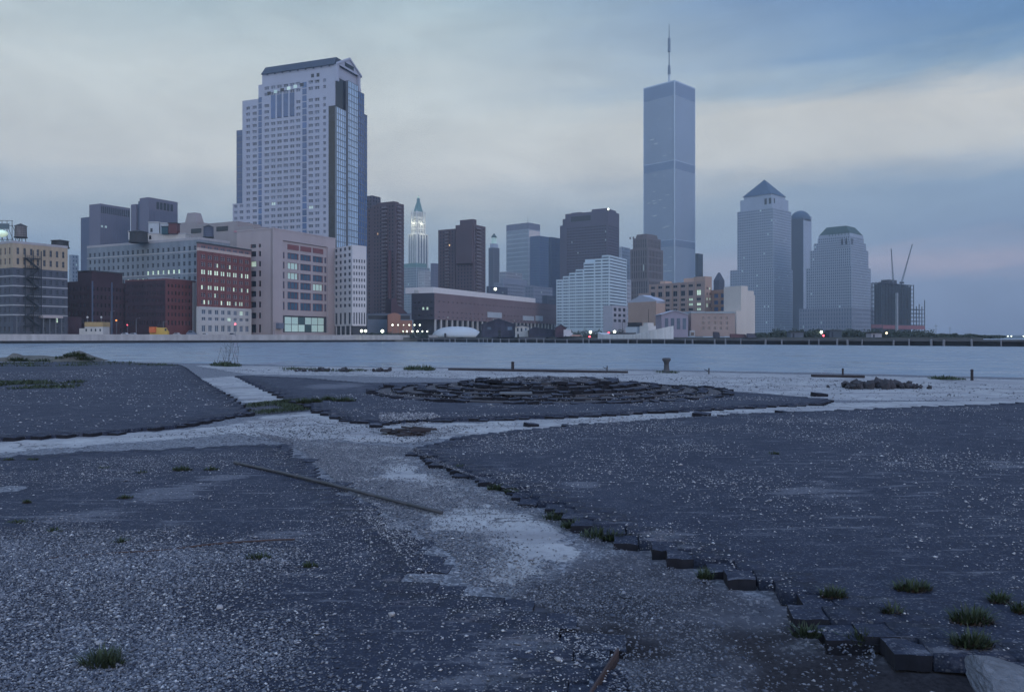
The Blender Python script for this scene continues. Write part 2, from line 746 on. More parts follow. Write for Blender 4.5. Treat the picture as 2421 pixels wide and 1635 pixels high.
# left bank: raised roadway behind a pale retaining wall with a dark wet foot
sw = MB()
ft = MB()
dk = MB()
for (x0, y0), (x1, y1) in zip(SH[:-1], SH[1:]):
    d = Vector((x1 - x0, y1 - y0, 0)).normalized()
    n = Vector((-d.y, d.x, 0))
    a, b_ = Vector((x0, y0, 0)), Vector((x1, y1, 0))

    def seg(m_, w0, w1, z0, z1, mm):
        p = [a - n * w1, b_ - n * w1, b_ - n * w0, a - n * w0]
        m_.hexa([(q.x, q.y, z0) for q in p] + [(q.x, q.y, z1) for q in p], mm)
    seg(sw, -1.2, 0.4, .15, 2.55, MATS['concrete_wall'])
    seg(sw, -.8, .0, 2.55, 2.9, MATS['concrete_wall'])
    seg(ft, -1.2, .25, WZ - 1.5, .12, MATS['wet_timber'])
    seg(dk, -60, -1.25, 1.0, 2.1, MATS['land'])
o = sw.build('seawall')
tag(o, 'long pale concrete seawall along the left bank of the river', 'seawall')
o = ft.build('bulkhead')
tag(o, 'dark wet timber bulkhead at the foot of the pale seawall', 'bulkhead')
o = dk.build('road')
o['kind'] = 'structure'

# finger pier to the right
pr = empty('finger_pier', (PA.x, PA.y, WZ))
tag(pr, 'long low dark timber pier reaching across the river on the right', 'pier')
pm = MB()
pts = [PP(-.02, 0), PP(1.5, 0), PP(1.5, 14), PP(-.02, 14)]
pm.hexa([(q.x, q.y, .35) for q in pts] + [(q.x, q.y, .9) for q in pts], mat('pier_deck_far', (.10, .095, .10), .9, .35, .3))
pm.build('deck', pr)
pm = MB()
pts = [PP(-.02, .6), PP(1.5, .6), PP(1.5, 13), PP(-.02, 13)]
pm.hexa([(q.x, q.y, WZ - 1) for q in pts] + [(q.x, q.y, .35) for q in pts], MATS['wet_timber'])
pm.build('bulkhead', pr)
pile = MB()
pile.lathe((0, 0), [(.26, -1.5), (.26, 1.75), (.18, 1.95)], MATS['pale_timber'], 8)
pme = None
t = .0
while t < 1.1:
    q = PP(t, -.15 + random.uniform(-.1, .1))
    if pme is None:
        o = pile.build('pile', None)
        pme = o.data
    else:
        o = bpy.data.objects.new('pile', pme)
        COL.objects.link(o)
    o.parent = pr
    o.location = (q.x - PA.x, q.y - PA.y, random.uniform(-.25, .2))
    o.rotation_euler = (random.uniform(-.06, .06), random.uniform(-.06, .06), 0)
    o.scale = (random.uniform(.7, 1.5),) * 2 + (1,)
    t += random.choice((.012, .016, .022, .026, .034))

# far shore across the harbour
fs = MB()
prev = None
xs = np.linspace(1250, 2800, 40)
ring = []
for i, x in enumerate(xs):
    ring.append((x, 2450 + 3 * i, 4 + 5 * random.random() + 3 * math.sin(i * .7)))
for (x0, y0, h0), (x1, y1, h1) in zip(ring[:-1], ring[1:]):
    fs.hexa([(x0, y0, WZ), (x1, y1, WZ), (x1, y1 + 300, WZ), (x0, y0 + 300, WZ),
             (x0, y0, h0), (x1, y1, h1), (x1, y1 + 300, h1), (x0, y0 + 300, h0)], mat('far_hill', (.05, .06, .06), .95, .2, .01))
o = fs.build('hills')
o['kind'] = 'structure'

# ------------------------------------------------------------------ far office towers
# tall twin tower with mast
def prob(p):
    return lambda i, j: random.random() < p


mat('tower_silver', (.43, .49, .59), .4, .08, .01, spec=.6, metal=.1)
mat('tower_band', (.19, .235, .32), .5, .1, .01)
b = Bld('skyscraper', 'tallest slender silver skyscraper with a mast on its flat roof', 'skyscraper', 1595, 1330, 45)
W = 63.4
zt = b.z(189)
bands = [(b.z(582), b.z(566)), (b.z(398), b.z(379)), (b.z(224), b.z(192))]
cols = spans(1.6, W - 1.6, 29, .52)
rows, z = [], b.z0
for b0, b1 in bands:
    rows.append((z + 1.0, b0 - .3))
    z = b1
rows.append((z + .2, zt - 1.2))
for side in 'RL':
    rr = rows[:-1]
    b.facade(side, 0, 0 if side == 'R' else 1.0, W, b.z0, zt, cols, rr, MATS['tower_silver'], glass=MATS['glass_mid'], d=1.0, objs=False)
b.box(1.0, W, 1.0, W, b.z0, zt - 1, MATS['tower_silver'])
for b0, b1 in bands:
    for i in range(29):
        u0, u1 = cols[i]
    b.box(1.4, W - 1.4, -.12, 0, b0, b1, MATS['tower_band'], 'bands')
    b.box(-.12, 0, 1.4, W - 1.4, b0, b1, MATS['tower_band'], 'bands')
for side in (0, 1):
    pass
# chamfered pale corner
b.box(-.35, 1.3, -.35, 1.3, b.z0, zt, mat('tower_edge', (.44, .50, .58), .35, .05, spec=.6), 'corner_column')
for i in range(46):       # odd lit or blinded floors
    r0 = random.uniform(4, 50)
    zz = random.uniform(b.z(700), b.z(240))
    if random.random() < .6:
        b.box(-.08, 0, r0, r0 + random.uniform(3, 9), zz, zz + 1.2, mat('blind_pale', (.60, .62, .62), .6, .1), 'louvres')
b.done()
mbm = MB()
cxy = b.p(W * .55, W * .62, 0)
q = Vector((PX(1582, 1378), 1378, 0))
mm = mat('mast_grey', (.14, .17, .21), .6, .2)
mp_ = mat('mast_pale', (.42, .46, .5), .6, .1)
zr = zt - 1.0
zy = lambda y: PZ(y, 1378)
for y0, y1, r0, r1, mt in ((206, 176, 2.0, 1.6, mp_), (176, 155, 2.6, 2.0, mm), (155, 123, 1.0, .9, mm), (123, 91, 2.5, 2.3, mm), (91, 58, .9, .5, mm)):
    mbm.tube((q.x, q.y, max(zy(y0), zr - 1)), (q.x, q.y, zy(y1)), r0, r1, mt, 8)
o = mbm.build('antenna', b.e)

# granite towers with pyramid, dome and cut-off pyramid roofs
mat('granite_pale', (.35, .385, .455), .55, .10, .02, streak=.1)
mat('granite_low', (.22, .235, .29), .55, .1, .02)
mat('copper_blue', (.055, .085, .13), .5, .2, .05)
mat('copper_green', (.045, .075, .065), .6, .25, .08)


def glazed(b, r0, r1, l0, l1, z0, z1, wall, n, fh, fr=.55, glass='glass_mid', fv=.62, d=.4, lit=.012):
    nr = max(2, int(round((z1 - z0) / fh)))
    rows_ = spans(z0, z1, nr, fv)
    f = lambda k, w: dict(cols=spans(0 if k == 'R' else 0, 0, 1, 0), rows=rows_)
    cr = spans(r0, r1, max(2, int(round(n * (r1 - r0)))), fr, .8)
    cl = spans(l0, l1, max(2, int(round(n * (l1 - l0)))), fr, .8)
    k = dict(rows=rows_, glass=MATS[glass], objs=False, lit=prob(lit) if lit else None, litmat=MATS['lit_dim'])
    b.block(r0, r1, l0, l1, z0, z1, wall, FR=dict(cols=cr, **k), FL=dict(cols=cl, **k), d=d)


b = Bld('pyramid_tower', 'pale granite tower capped by a steep blue-grey pyramid roof', 'skyscraper', 1828, 1250, 45)
rW, lW = b.r(1871), b.l(1743)
z1, z2, z3, z4 = b.z(633), b.z(491), b.z(463), b.z(455)
glazed(b, -1.5, rW + 1.5, -1.5, lW + 12, b.z0, z1, MATS['granite_pale'], .30, 4.2)
glazed(b, 0, rW, 0, lW, z1, z2, MATS['granite_pale'], .30, 4.2)
b.box(3.5, rW - 3, 3.5, lW - 3.5, z2, z3, MATS['granite_pale'])
b.box(7, rW - 8, 7, lW - 8, z3, z4, MATS['granite_pale'])
for k in (0, 1, 2):
    b.box(9 + k * 6.5, 12.5 + k * 6.5, 3.3, 3.5, b.z(478), b.z(466), MATS['glass_black'], 'louvres') if k < 1 else None
    b.box(3.3, 3.5, 5 + k * 7.5, 9 + k * 7.5, b.z(480), b.z(466), MATS['glass_black'], 'louvres') if k < 2 else None
cr, cl = (rW - 1) / 2, (lW - 1) / 2
b.taper((5.5, rW - 6, 5.5, lW - 6), (cr - .3, cr + .3, cl - .3, cl + .3), z4, b.z(425, cr, cl), MATS['copper_blue'])
b.done()

b = Bld('dome_tower', 'dark tower with a rounded dome roof squeezed between two granite towers', 'skyscraper', 1899, 1420, 45)
rW, lW = b.r(1918), b.l(1866)
zz = b.z(515)
b.box(0, rW, 0, lW, b.z0, zz, mat('dark_granite', (.075, .08, .10), .4, .1, .02))
b.box(.02, rW, -.6, 0, b.z0, b.z(520), MATS['granite_pale'], 'pier_face')
dm = b.part('roof')
c = Vector(b.p(rW * .5, lW * .5, 0))
dm.lathe((c.x, c.y), [(17.5 * math.cos(t), zz - 1 + 17 * math.sin(t)) for t in np.linspace(0, 1.5, 8)], MATS['copper_blue'], 28)
b.box(rW * .62, rW, -.5, lW * .35, zz, b.z(507), MATS['granite_pale'], 'pier_face')
b.done()

b = Bld('stepped_tower', 'broad stepped granite tower under a flat-topped green copper roof', 'skyscraper', 2014, 1150, 45)
rP, lP = b.r(2072), b.l(1890)
rW, lW = b.r(2059), b.l(1905)
zP, z1, z2, z3, z4, z5 = b.z(727), b.z(628), b.z(585), b.z(568), b.z(556), b.z(549)
glazed(b, -1, rP, -1, lP, b.z0, zP, MATS['granite_low'], .25, 6.0, fr=.35)
glazed(b, 0, rW, 0, lW, zP, z1, MATS['granite_pale'], .32, 4.0)
g = 5.2
for k, (za, zb) in enumerate(((z1, z2), (z2, z3), (z3, z4))):
    o1 = (1.6 + k * 1.4)
    glazed(b, o1, rW - (k + 1) * g, o1, lW - (k + 1) * g * 1.05, za, zb, MATS['granite_pale'], .32, 4.0)
e = 4.4
b.box(e, rW - 3.4 * g, e, lW - 3.4 * g, z4, z5, MATS['granite_pale'])
for k in range(2):
    b.box(1.35 + 1.4, 3.0 - .2 + 1.4 - 1.4, 8 + k * 6, 10.5 + k * 6, b.z(576), b.z(562), MATS['glass_black'], 'louvres')
    b.box(4 + k * 5, 6.5 + k * 5, 1.35 + 1.4, 3.0 - .2, b.z(576), b.z(562), MATS['glass_black'], 'louvres')
b.taper((e, rW - 3.5 * g, e, lW - 3.5 * g), (e + 9, rW - 5 * g, e + 9, lW - 5 * g), z5, b.z(529), MATS['copper_green'])
for k in range(7):
    b.box(e - .4, e, e + 2 + k * 4.6, e + 3 + k * 4.6, z4 + 1.5, z5 + 2, MATS['copper_green'], 'scaffold')
b.done()

# skyscraper frame under construction
mat('raw_steel', (.05, .05, .062), .7, .25, .1)
b = Bld('unfinished_tower', 'dark steel frame of a half built tower with open floors', 'building', 2086, 1000, 40)
rW, lW = b.r(2160), b.l(2060)
zt, zl = b.z(668), b.z(719)
b.box(3, rW - 3, 3, lW - 3, b.z0, zt - 1.5, MATS['black_wall'], 'core')
rl = b.r(2186)
nf = 13
for k in range(nf + 1):
    zz = b.z0 + (zt - b.z0) * k / nf
    b.box(0, rW, 0, lW, zz - .35, zz + .35, MATS['raw_steel'], 'floor_slab')
    if zz < zl:
        b.box(rW + .01, rl, 0, lW * .8, zz - .35, zz + .35, MATS['raw_steel'], 'floor_slab')
for k in range(11):
    u = rW * k / 10
    b.box(u - .4, u + .4, -.42, .38, b.z0, zt + random.uniform(-1, 1.5), MATS['raw_steel'], 'column')
for k in range(1, 8):
    u = lW * k / 7
    b.box(-.42, .38, u - .4, u + .4, b.z0, zt + random.uniform(-1, 1.5), MATS['raw_steel'], 'column')
for k in range(4):
    u = rW + (rl - rW) * (k + 1) / 4
    b.box(u - .45, u + .45, -.42, .38, b.z0, zl + (9 if k == 3 else 3 if k == 1 else 0), MATS['raw_steel'], 'column')
b.box(-.6, -.42, 0, lW, b.z(775), b.z(767), mat('red_net', (.26, .09, .10), .8, .2), 'safety_net')
b.box(0, rl, -.6, -.43, b.z(777), b.z(768), MATS['red_net'], 'safety_net')
b.box(rW * .38, rW * .38 + 3.2, -3.2, -.7, b.z0, b.z(690), mat('hoist_pale', (.30, .31, .34), .8, .2), 'hoist_tower')
b.box(rW * .25, rW * .5, 2, 12, zt, zt + 5, MATS['raw_steel'], 'machine_house')
b.done()
for nm, lab, x0, y0, x1, y1 in (('derrick_crane', 'near upright thin crane boom on the half built tower', 2112, 664, 2107, 588),
                                ('derrick_crane', 'slanting pale crane boom rising right of the upright one', 2132, 662, 2157, 577)):
    D = 1014
    e_ = empty(nm, (PX(x0, D), D, PZ(y0, D)))
    tag(e_, lab, 'crane', 'cranes on the unfinished tower')
    p0, p1 = Vector((PX(x0, D), D, PZ(y0 + 4, D))), Vector((PX(x1, D), D, PZ(y1, D)))
    mb = MB()
    for dx in (-.7, .7):
        for dy in (-.7, .7):
            mb.tube(p0 + Vector((dx, dy, 0)), p1 + Vector((dx * .4, dy * .4, 0)), .22, .16, mm, 5)
    for k in range(14):
        qa = p0.lerp(p1, k / 14)
        qb = p0.lerp(p1, (k + 1) / 14)
        s_ = (1 if k % 2 else -1) * .6
        mb.tube(qa + Vector((s_, -.6, 0)), qb + Vector((-s_, -.6, 0)), .12, .12, mm, 4)
    mb.build('boom', e_)
    mb = MB()
    mb.bx(p0.x - 2, p0.x + 2, D - 1.8, D + 1.8, p0.z - 2.4, p0.z, MATS['raw_steel'])
    mb.build('cab', e_)

# ------------------------------------------------------------------ mid-distance towers behind the college
def simple(name, label, xs, D, ang, ytop, wall, n=.3, fh=4.0, glass='glass_dark', fr=.5, fv=.5, cat='office tower', lit=.02, ybot=None):
    x0, xc, x1 = xs
    b = Bld(name, label, cat, xc, D, ang)
    rW, lW = b.r(x1), b.l(x0)
    glazed(b, 0, rW, 0, lW, b.z0, b.z(ytop), wall, n, fh, fr=fr, glass=glass, fv=fv, lit=lit)
    return b, rW, lW


b, rW, lW = simple('office_tower', 'plain black box building just right of the tall silver skyscraper', (1643, 1650, 1662), 1500, 45, 599,
                   MATS['black_wall'], glass='glass_black', lit=0)
b.done()

# dark brown tower with slot in the crown
mat('brown_granite', (.095, .082, .112), .6, .10, .02)
b = Bld('brown_tower', 'big dark brown tower with a louvred slot near its top', 'office tower', 1437, 1000, 58)
rW, lW = b.r(1464), b.l(1322)
zt = b.z(497)
k = dict(objs=False, glass=MATS['glass_black'], lit=prob(.006), litmat=MATS['lit_dim'])
rw = spans(b.z0, b.z(530), 40, .5)
b.block(0, rW, 0, lW - 9, b.z0, zt, MATS['brown_granite'], FR=dict(cols=spans(2, rW - 1, 10, .5), rows=rw, **k),
        FL=dict(cols=spans(2, lW - 11, 26, .5), rows=rw, **k))
b.box(2, rW, lW - 9, lW - 4, b.z0, b.z(508), MATS['brown_granite'])
b.box(4, rW, lW - 4, lW + 1, b.z0, b.z(523), MATS['brown_granite'])
b.box(-.3, 0, 24, 52, b.z(517), b.z(505), MATS['glass_black'], 'louvres')
b.box(3, rW - 3, 3, 24, zt - .03, zt + 3.4, MATS['brown_granite'], 'penthouse')
b.box(4, rW - 3, lW - 30, lW - 16, zt - .03, zt + 1.6, MATS['brown_granite'], 'penthouse')
mb = b.part('beacon')
q = b.p(.5, -.5, 0)
mb.lathe(q[:2], [(.2, zt), (1.0, zt + .7), (1.2, zt + 1.6), (.4, zt + 2.6)], MATS['lamp_white'], 8)
b.done()

# pale fluted tower and the blue slabs in front of it
mat('fluted_pale', (.36, .40, .45), .5, .08, .02)
b = Bld('fluted_tower', 'pale fluted office tower with a dark crown band', 'office tower', 1249, 1300, 50)
rW, lW = b.r(1277), b.l(1197)
zt, zb = b.z(526), b.z(541)
k = dict(objs=False, glass=MATS['glass_mid'])
rw = spans(b.z0, zb, 24, .8)
b.block(0, rW, 0, lW, b.z0, zb, MATS['fluted_pale'], FR=dict(cols=spans(0, rW, 13, .5), rows=rw, **k), FL=dict(cols=spans(.6, lW, 20, .5), rows=rw, **k), d=.6)
b.box(0, rW, 0, lW, zb, zt, mat('crown_band', (.17, .17, .22), .6, .1), 'crown')
b.box(2, rW - 1, -.3, 0, b.z(560), b.z(543), mat('pale_panel', (.62, .56, .55), .7, .05), 'sign_panel')
mb = b.part('flagpole')
q = b.p(4, 4, zt)
mb.tube(q, (q[0], q[1], zt + 12), .4, .2, mm, 6)
b.done()
mat('slate_glass', (.09, .12, .19), .3, .1, .02)
b, rW, lW = simple('glass_slab', 'blue-grey slab tower overlapping the pale fluted tower', (1253, 1275, 1301), 1230, 50, 557, MATS['slate_glass'], n=.4, glass='glass_blue', lit=0, fr=.6)
b.done()
b, rW, lW = simple('glass_slab', 'darker navy slab tower tucked against the big brown tower', (1297, 1303, 1324), 1120, 50, 560, mat('navy_wall', (.05, .065, .11), .4, .1), n=.4, glass='glass_blue', lit=0)
b.done()

# small tower with lit lantern
b, rW, lW = simple('lantern_tower', 'small dark tower with a lit green lantern on top', (1155, 1166, 1181), 1480, 45, 585, mat('dark_brick_far', (.10, .095, .12), .7, .1), fr=.4)
b.box(2, rW - 2, 2, lW - 2, b.z(585), b.z(575), MATS['granite_pale'], 'lantern')
b.box(4, rW - 4, 4, lW - 4, b.z(575), b.z(560), MATS['lit_green'], 'lantern')
b.taper((3, rW - 3, 3, lW - 3), (rW / 2 - .3, rW / 2 + .3, lW / 2 - .3, lW / 2 + .3), b.z(560), b.z(550), MATS['copper_green'])
b.done()

# gothic tower
mat('terracotta_white', (.58, .58, .56), .6, .08, .05)
mat('verdigris', (.16, .27, .26), .6, .2, .1)
b = Bld('gothic_tower', 'white gothic tower with a floodlit crown and pointed green spire', 'skyscraper', 985, 1300, 50)
rW, lW = b.r(1013), b.l(965)
zs = b.z(551)
k = dict(objs=False, glass=MATS['glass_mid'])
rw = spans(b.z(690), zs, 1, .97)
b.block(0, rW, 0, lW, b.z(690), zs, MATS['terracotta_white'], FR=dict(cols=spans(2, rW - 1, 4, .45), rows=rw, **k), FL=dict(cols=spans(2, lW - 1, 4, .45), rows=rw, **k), d=.8)
i1 = 3.2
zc, zd = b.z(525), b.z(497)
b.block(i1, rW - i1, i1, lW - i1, zs, zc, MATS['terracotta_white'], FR=dict(cols=spans(i1 + 1, rW - i1 - 1, 5, .35), rows=spans(zs, zc, 2, .7), **k),
        FL=dict(cols=spans(i1 + 1, lW - i1 - 1, 5, .35), rows=spans(zs, zc, 2, .7), **k), d=.5)
i2 = 6.0
b.block(i2, rW - i2, i2, lW - i2, zc, zd, MATS['terracotta_white'], FR=dict(cols=spans(i2 + .8, rW - i2 - .8, 4, .4), rows=spans(zc, zd, 2, .7), **k),
        FL=dict(cols=spans(i2 + .8, lW - i2 - .8, 4, .4), rows=spans(zc, zd, 2, .7), **k), d=.5)
for (r_, l_) in ((i1 + 1, i1 + 1), (rW - i1 - 1, i1 + 1), (i1 + 1, lW - i1 - 1), (rW - i1 - 1, lW - i1 - 1)):
    mbp = MB()
    q = b.p(r_, l_, 0)
    mbp.lathe(q[:2], [(1.5, zc), (1.5, b.z(505)), (1.9, b.z(504)), (.2, b.z(494))], MATS['terracotta_white'], 8)
    mbp.build('pinnacle', b.e)
cr, cl = rW / 2, lW / 2
b.taper((i2 + .3, rW - i2 - .3, i2 + .3, lW - i2 - .3), (cr - 1.6, cr + 1.6, cl - 1.6, cl + 1.6), zd, b.z(470), MATS['verdigris'], 'spire')
b.taper((cr - 2.2, cr + 2.2, cl - 2.2, cl + 2.2), (cr - .2, cr + .2, cl - .2, cl + .2), b.z(470), b.z(458), MATS['verdigris'], 'spire')
lamp = b.part('lantern_lamp')
q = b.p(cr, cl, 0)
lamp.lathe(q[:2], [(.4, b.z(465)), (1.3, b.z(464)), (1.3, b.z(461)), (.3, b.z(460))], MATS['lit_cool'], 8)
# the broad lower block
b2l = b.l(953)
glazed(b, -6, rW * .9, -6, b2l, b.z0, b.z(632), mat('stone_bluegrey', (.30, .33, .36), .7, .1, .03), .28, 4.2)
b.box(-4, rW * .7, -4, b2l - 3, b.z(632), b.z(622), MATS['verdigris'], 'roof')
b.done()
fl = 0
for (r_, l_, z_) in ((rW * .5, -9, zs + 2), (-9, lW * .5, zs + 2), (rW * .5, -2, zc + 1), (-2, lW * .5, zc + 1)):
    ld = bpy.data.lights.new('floodlight', 'POINT')
    ld.energy = 3000
    ld.color = (1.0, 1.0, .78)
    ld.shadow_soft_size = 1.0
    lo = bpy.data.objects.new('floodlight', ld)
    COL.objects.link(lo)
    lo.parent = b.e
    q = Vector(b.p(r_, l_, z_))
    lo.location = q - ORG[b.e.name]

# grey masses between
for nm, lab, xs_, D, yt, colr in (
        ('old_office_block', 'pale stone office block low beside the gothic tower', (988, 1003, 1023), 1150, 640, (.42, .42, .44)),
        ('old_office_block', 'thin violet grey block left of the twin brown apartments', (1018, 1026, 1040), 1050, 622, (.16, .16, .22)),
        ('old_office_block', 'wide stepped blue-grey block behind the college roof', (1168, 1190, 1262), 950, 668, (.22, .24, .30)),
        ('old_office_block', 'upper tier block with sloped top behind the stepped grey one', (1180, 1196, 1235), 990, 642, (.30, .31, .35)),
        ('old_office_block', 'dark low block right of the lantern tower', (1150, 1158, 1200), 900, 676, (.07, .08, .12)),
        ('old_office_block', 'mid grey block below the blue slab tower', (1240, 1262, 1306), 860, 676, (.20, .22, .28)),
        ('old_office_block', 'dark blue block next to the white terraced building', (1282, 1294, 1318), 830, 698, (.06, .07, .10)),
        ('old_office_block', 'pale narrow building behind the white terraced one', (1464, 1470, 1490), 940, 583, (.40, .42, .48)),
        ('old_office_block', 'low violet building behind the white terraced block', (1470, 1478, 1492), 760, 660, (.36, .37, .42)),
):
    b, rW, lW = simple(nm, lab, xs_, D, 55, yt, mat('wall_' + str(D), colr, .75, .12, .03), n=.28, glass='glass_mid', fr=.45, fv=.45, cat='building', lit=.015)
    if D == 950:
        b.box(8, rW - 6, 6, lW - 4, b.z(668), b.z(655), MATS['wall_950'])
    b.done()

# pair of red-brown apartment towers with stacked balconies
mat('brown_brick', (.110, .080, .092), .85, .15, .05)
mat('balcony_slab', (.19, .16, .175), .8, .15, .05)


def apartment(name, label, xs, D, ang, blocks, fh=3.0):
    x0, xc, x1 = xs
    b = Bld(name, label, 'apartment tower', xc, D, ang, group='brown apartment towers')
    for (r0, r1, l0, l1, yt, balc) in blocks:
        rr = lambda v, fn: fn(v) if v > 3 else v
        r1_, l1_ = b.r(r1), b.l(l1)
        r0_ = b.r(r0) if r0 else 0
        l0_ = b.l(l0) if l0 else 0
        zt = b.z(yt)
        nf = int((zt - b.z0) / fh)
        rw = spans(b.z0 + 3, zt - 1.0, nf, .5)
        k = dict(objs=False, glass=MATS['glass_dark'], lit=prob(.012), litmat=MATS['lit_warm'])
        b.block(r0_, r1_, l0_, l1_, b.z0, zt, MATS['brown_brick'],
                FR=dict(cols=spans(r0_, r1_, max(2, int((r1_ - r0_) / 3.2)), .42, 1), rows=rw, **k),
                FL=dict(cols=spans(l0_ + .4, l1_, max(2, int((l1_ - l0_) / 3.2)), .42, 1), rows=rw, **k))
        for kf in range(nf):
            zz = rw[kf][0] - .5
            if 'r' in balc:
                b.box(r1_, r1_ + 1.6, l0_ + 1, l0_ + 6, zz, zz + 1.2, MATS['balcony_slab'], 'balconies')
            if 'c' in balc:
                b.box(r0_ + (r1_ - r0_) * .15, r0_ + (r1_ - r0_) * .55, l0_ - 1.5, l0_, zz, zz + 1.1, MATS['balcony_slab'], 'balconies')
            if 'l' in balc:
                b.box(r0_ - 1.4, r0_, l0_ + (l1_ - l0_) * .35, l0_ + (l1_ - l0_) * .55, zz, zz + 1.1, MATS['balcony_slab'], 'balconies')
    return b


b = apartment('apartment_tower', 'brown brick balcony tower right beside the glass flank of the big tower', (870, 935, 959), 620, 60,
              [(0, 955, 0, 880, 479, 'rcl'), (0, 946, 880, 858, 486, '')])
b.box(2, 8, 3, 20, b.z(479) - .1, b.z(474), MATS['brown_brick'], 'penthouse')
b.box(-2.2, -.1, b.l(925), b.l(921), b.z0, b.z(592), mat('maroon_wall', (.11, .055, .065), .85, .15), 'stair_shaft')
b.done()
b = Bld('rear_tower', 'dark slab peeking above the left edge of the nearer brown balcony tower', 'apartment tower', 880, 700, 60, group='brown apartment towers')
rW, lW = b.r(900), b.l(852)
glazed(b, 0, rW, 0, lW, b.z0, b.z(462), mat('rear_brick', (.085, .075, .10), .8, .1), .3, 3.0, glass='glass_dark')
b.done()
b = apartment('apartment_tower', 'brown brick balcony tower with a taller middle shaft, rising behind the college', (1112, 1120, 1151), 680, 60,
              [(0, 1148, 0, 1078, 530, 'rc'), (0, 1140, 1076, 1036, 537, 'l')])
zz = b.z(517)
b.box(1.5, b.r(1130), 1.5, b.l(1085), b.z(530) - .1, zz, MATS['brown_brick'], 'penthouse')
b.box(-2.0, 0, .5, b.l(1080), b.z(622), b.z(530), MATS['brown_brick'], 'bay')
b.done()

# art-deco tower left of the silver skyscraper
mat('deco_brown', (.165, .14, .145), .8, .15, .03)
b = Bld('deco_tower', 'brown art deco tower with a notched crown in front of the silver skyscraper', 'office tower', 1532, 900, 50)
rW, lW = b.r(1568), b.l(1490)
z1, z2 = b.z(586), b.z(560)
k = dict(objs=False, glass=MATS['glass_dark'], lit=prob(.01), litmat=MATS['lit_dim'])


def deco(r0, r1, l0, l1, za, zb, wall=MATS['deco_brown']):
    rw_ = spans(za + 1, zb - 1.5, max(2, int((zb - za) / 8)), .85)
    b.block(r0, r1, l0, l1, za, zb, wall, FR=dict(cols=spans(r0, r1, max(3, int((r1 - r0) / 3.2)), .4, 1), rows=rw_, **k),
            FL=dict(cols=spans(l0 + .3, l1, max(3, int((l1 - l0) / 3.2)), .4, 1), rows=rw_, **k), d=.5)


deco(-2, rW + 6, -2, b.l(1483), b.z0, b.z(660))
deco(0, rW, 0, lW, b.z(660), z1)
deco(1.6, rW - 3, 1.6, lW - 2.5, z1, z2)
b.box(4, rW - 7, 4, lW - 6, z2, b.z(551), MATS['deco_brown'], 'crown')
for kk in range(6):
    b.box(1.4, 2.2, 2.5 + kk * 4.2, 4.2 + kk * 4.2, z2 - .5, z2 + 2.0, MATS['deco_brown'], 'crown')
    b.box(2.5 + kk * 4.0, 4.0 + kk * 4.0, 1.4, 2.2, z2 - .5, z2 + 1.8, MATS['deco_brown'], 'crown')
b.done()

# little dark tower with pyramid top
b = Bld('spired_block', 'small dark block with a pointed roof right of the orange apartments', 'building', 1700, 900, 45)
rW, lW = b.r(1713), b.l(1687)
b.box(0, rW, 0, lW, b.z0, b.z(662), mat('dark_slate', (.055, .06, .085), .7, .1))
b.taper((0, rW, 0, lW), (rW / 2 - .8, rW / 2 + .8, lW / 2 - .8, lW / 2 + .8), b.z(662), b.z(643), MATS['dark_slate'])
b.done()

# windowless exchange towers at far left
mat('concrete_violet', (.145, .135, .18), .8, .10, .03)
mat('concrete_blue', (.09, .105, .16), .8, .10, .03)
b = Bld('exchange_tower', 'dark block tower with a black louvre band along its top', 'office tower', 237, 750, 62)
rW, lW = b.r(308), b.l(211)
zt = b.z(481)
b.box(0, rW, 0, lW, b.z0, zt, MATS['concrete_violet'])
b.box(0, rW, lW, b.l(191), b.z0, b.z(510), MATS['concrete_blue'])
b.box(.8, rW - .4, -.25, 0, b.z(503), b.z(487), MATS['glass_black'], 'louvres')
for k in range(15):
    u = 1.5 + k * (rW - 3) / 14
    b.box(u, u + .5, -.55, -.25, b.z(503), b.z(487), MATS['concrete_violet'], 'ribs')
for k in range(16):
    u = 1 + k * (rW - 2) / 15
    b.box(u, u + .35, -.2, 0, b.z0, b.z(506), MATS['concrete_blue'], 'ribs')
mb = b.part('lit_window')
for k in range(2):
    b.box(.6 + k * 4, 2.6 + k * 4, -.3, -.21, b.z(537), b.z(532), MATS['lit_dim'], 'lit_window')
b.done()
b = Bld('exchange_tower', 'windowless violet concrete tower with five tall dark vents at its top', 'office tower', 352, 720, 62)
rW, lW = b.r(420), b.l(330)
zt = b.z(466)
b.box(0, rW, 0, lW, b.z0, zt, MATS['concrete_violet'])
b.box(3, rW, lW, b.l(320), b.z0, b.z(471), MATS['concrete_blue'])
b.box(1, rW, b.l(320), b.l(307), b.z0, b.z(478), MATS['concrete_violet'])
for k in range(5):
    u = b.r(370) + k * (b.r(408) - b.r(370)) / 4.6
    b.box(u, u + (b.r(408) - b.r(370)) / 7, -.3, 0, b.z(491), b.z(474), MATS['glass_black'], 'vent')
for k in range(18):
    u = .6 + k * (rW - 1.2) / 17
    b.box(u, u + .5, -.22, 0, b.z0, b.z(495), MATS['concrete_blue'], 'ribs')
b.done()
b, rW, lW = simple('pale_block', 'faint pale block seen in the gap beside the leftmost loft', (163, 169, 186), 820, 60, 602, mat('far_pale', (.30, .33, .38), .7, .1), glass='glass_mid', lit=.06)
b.done()

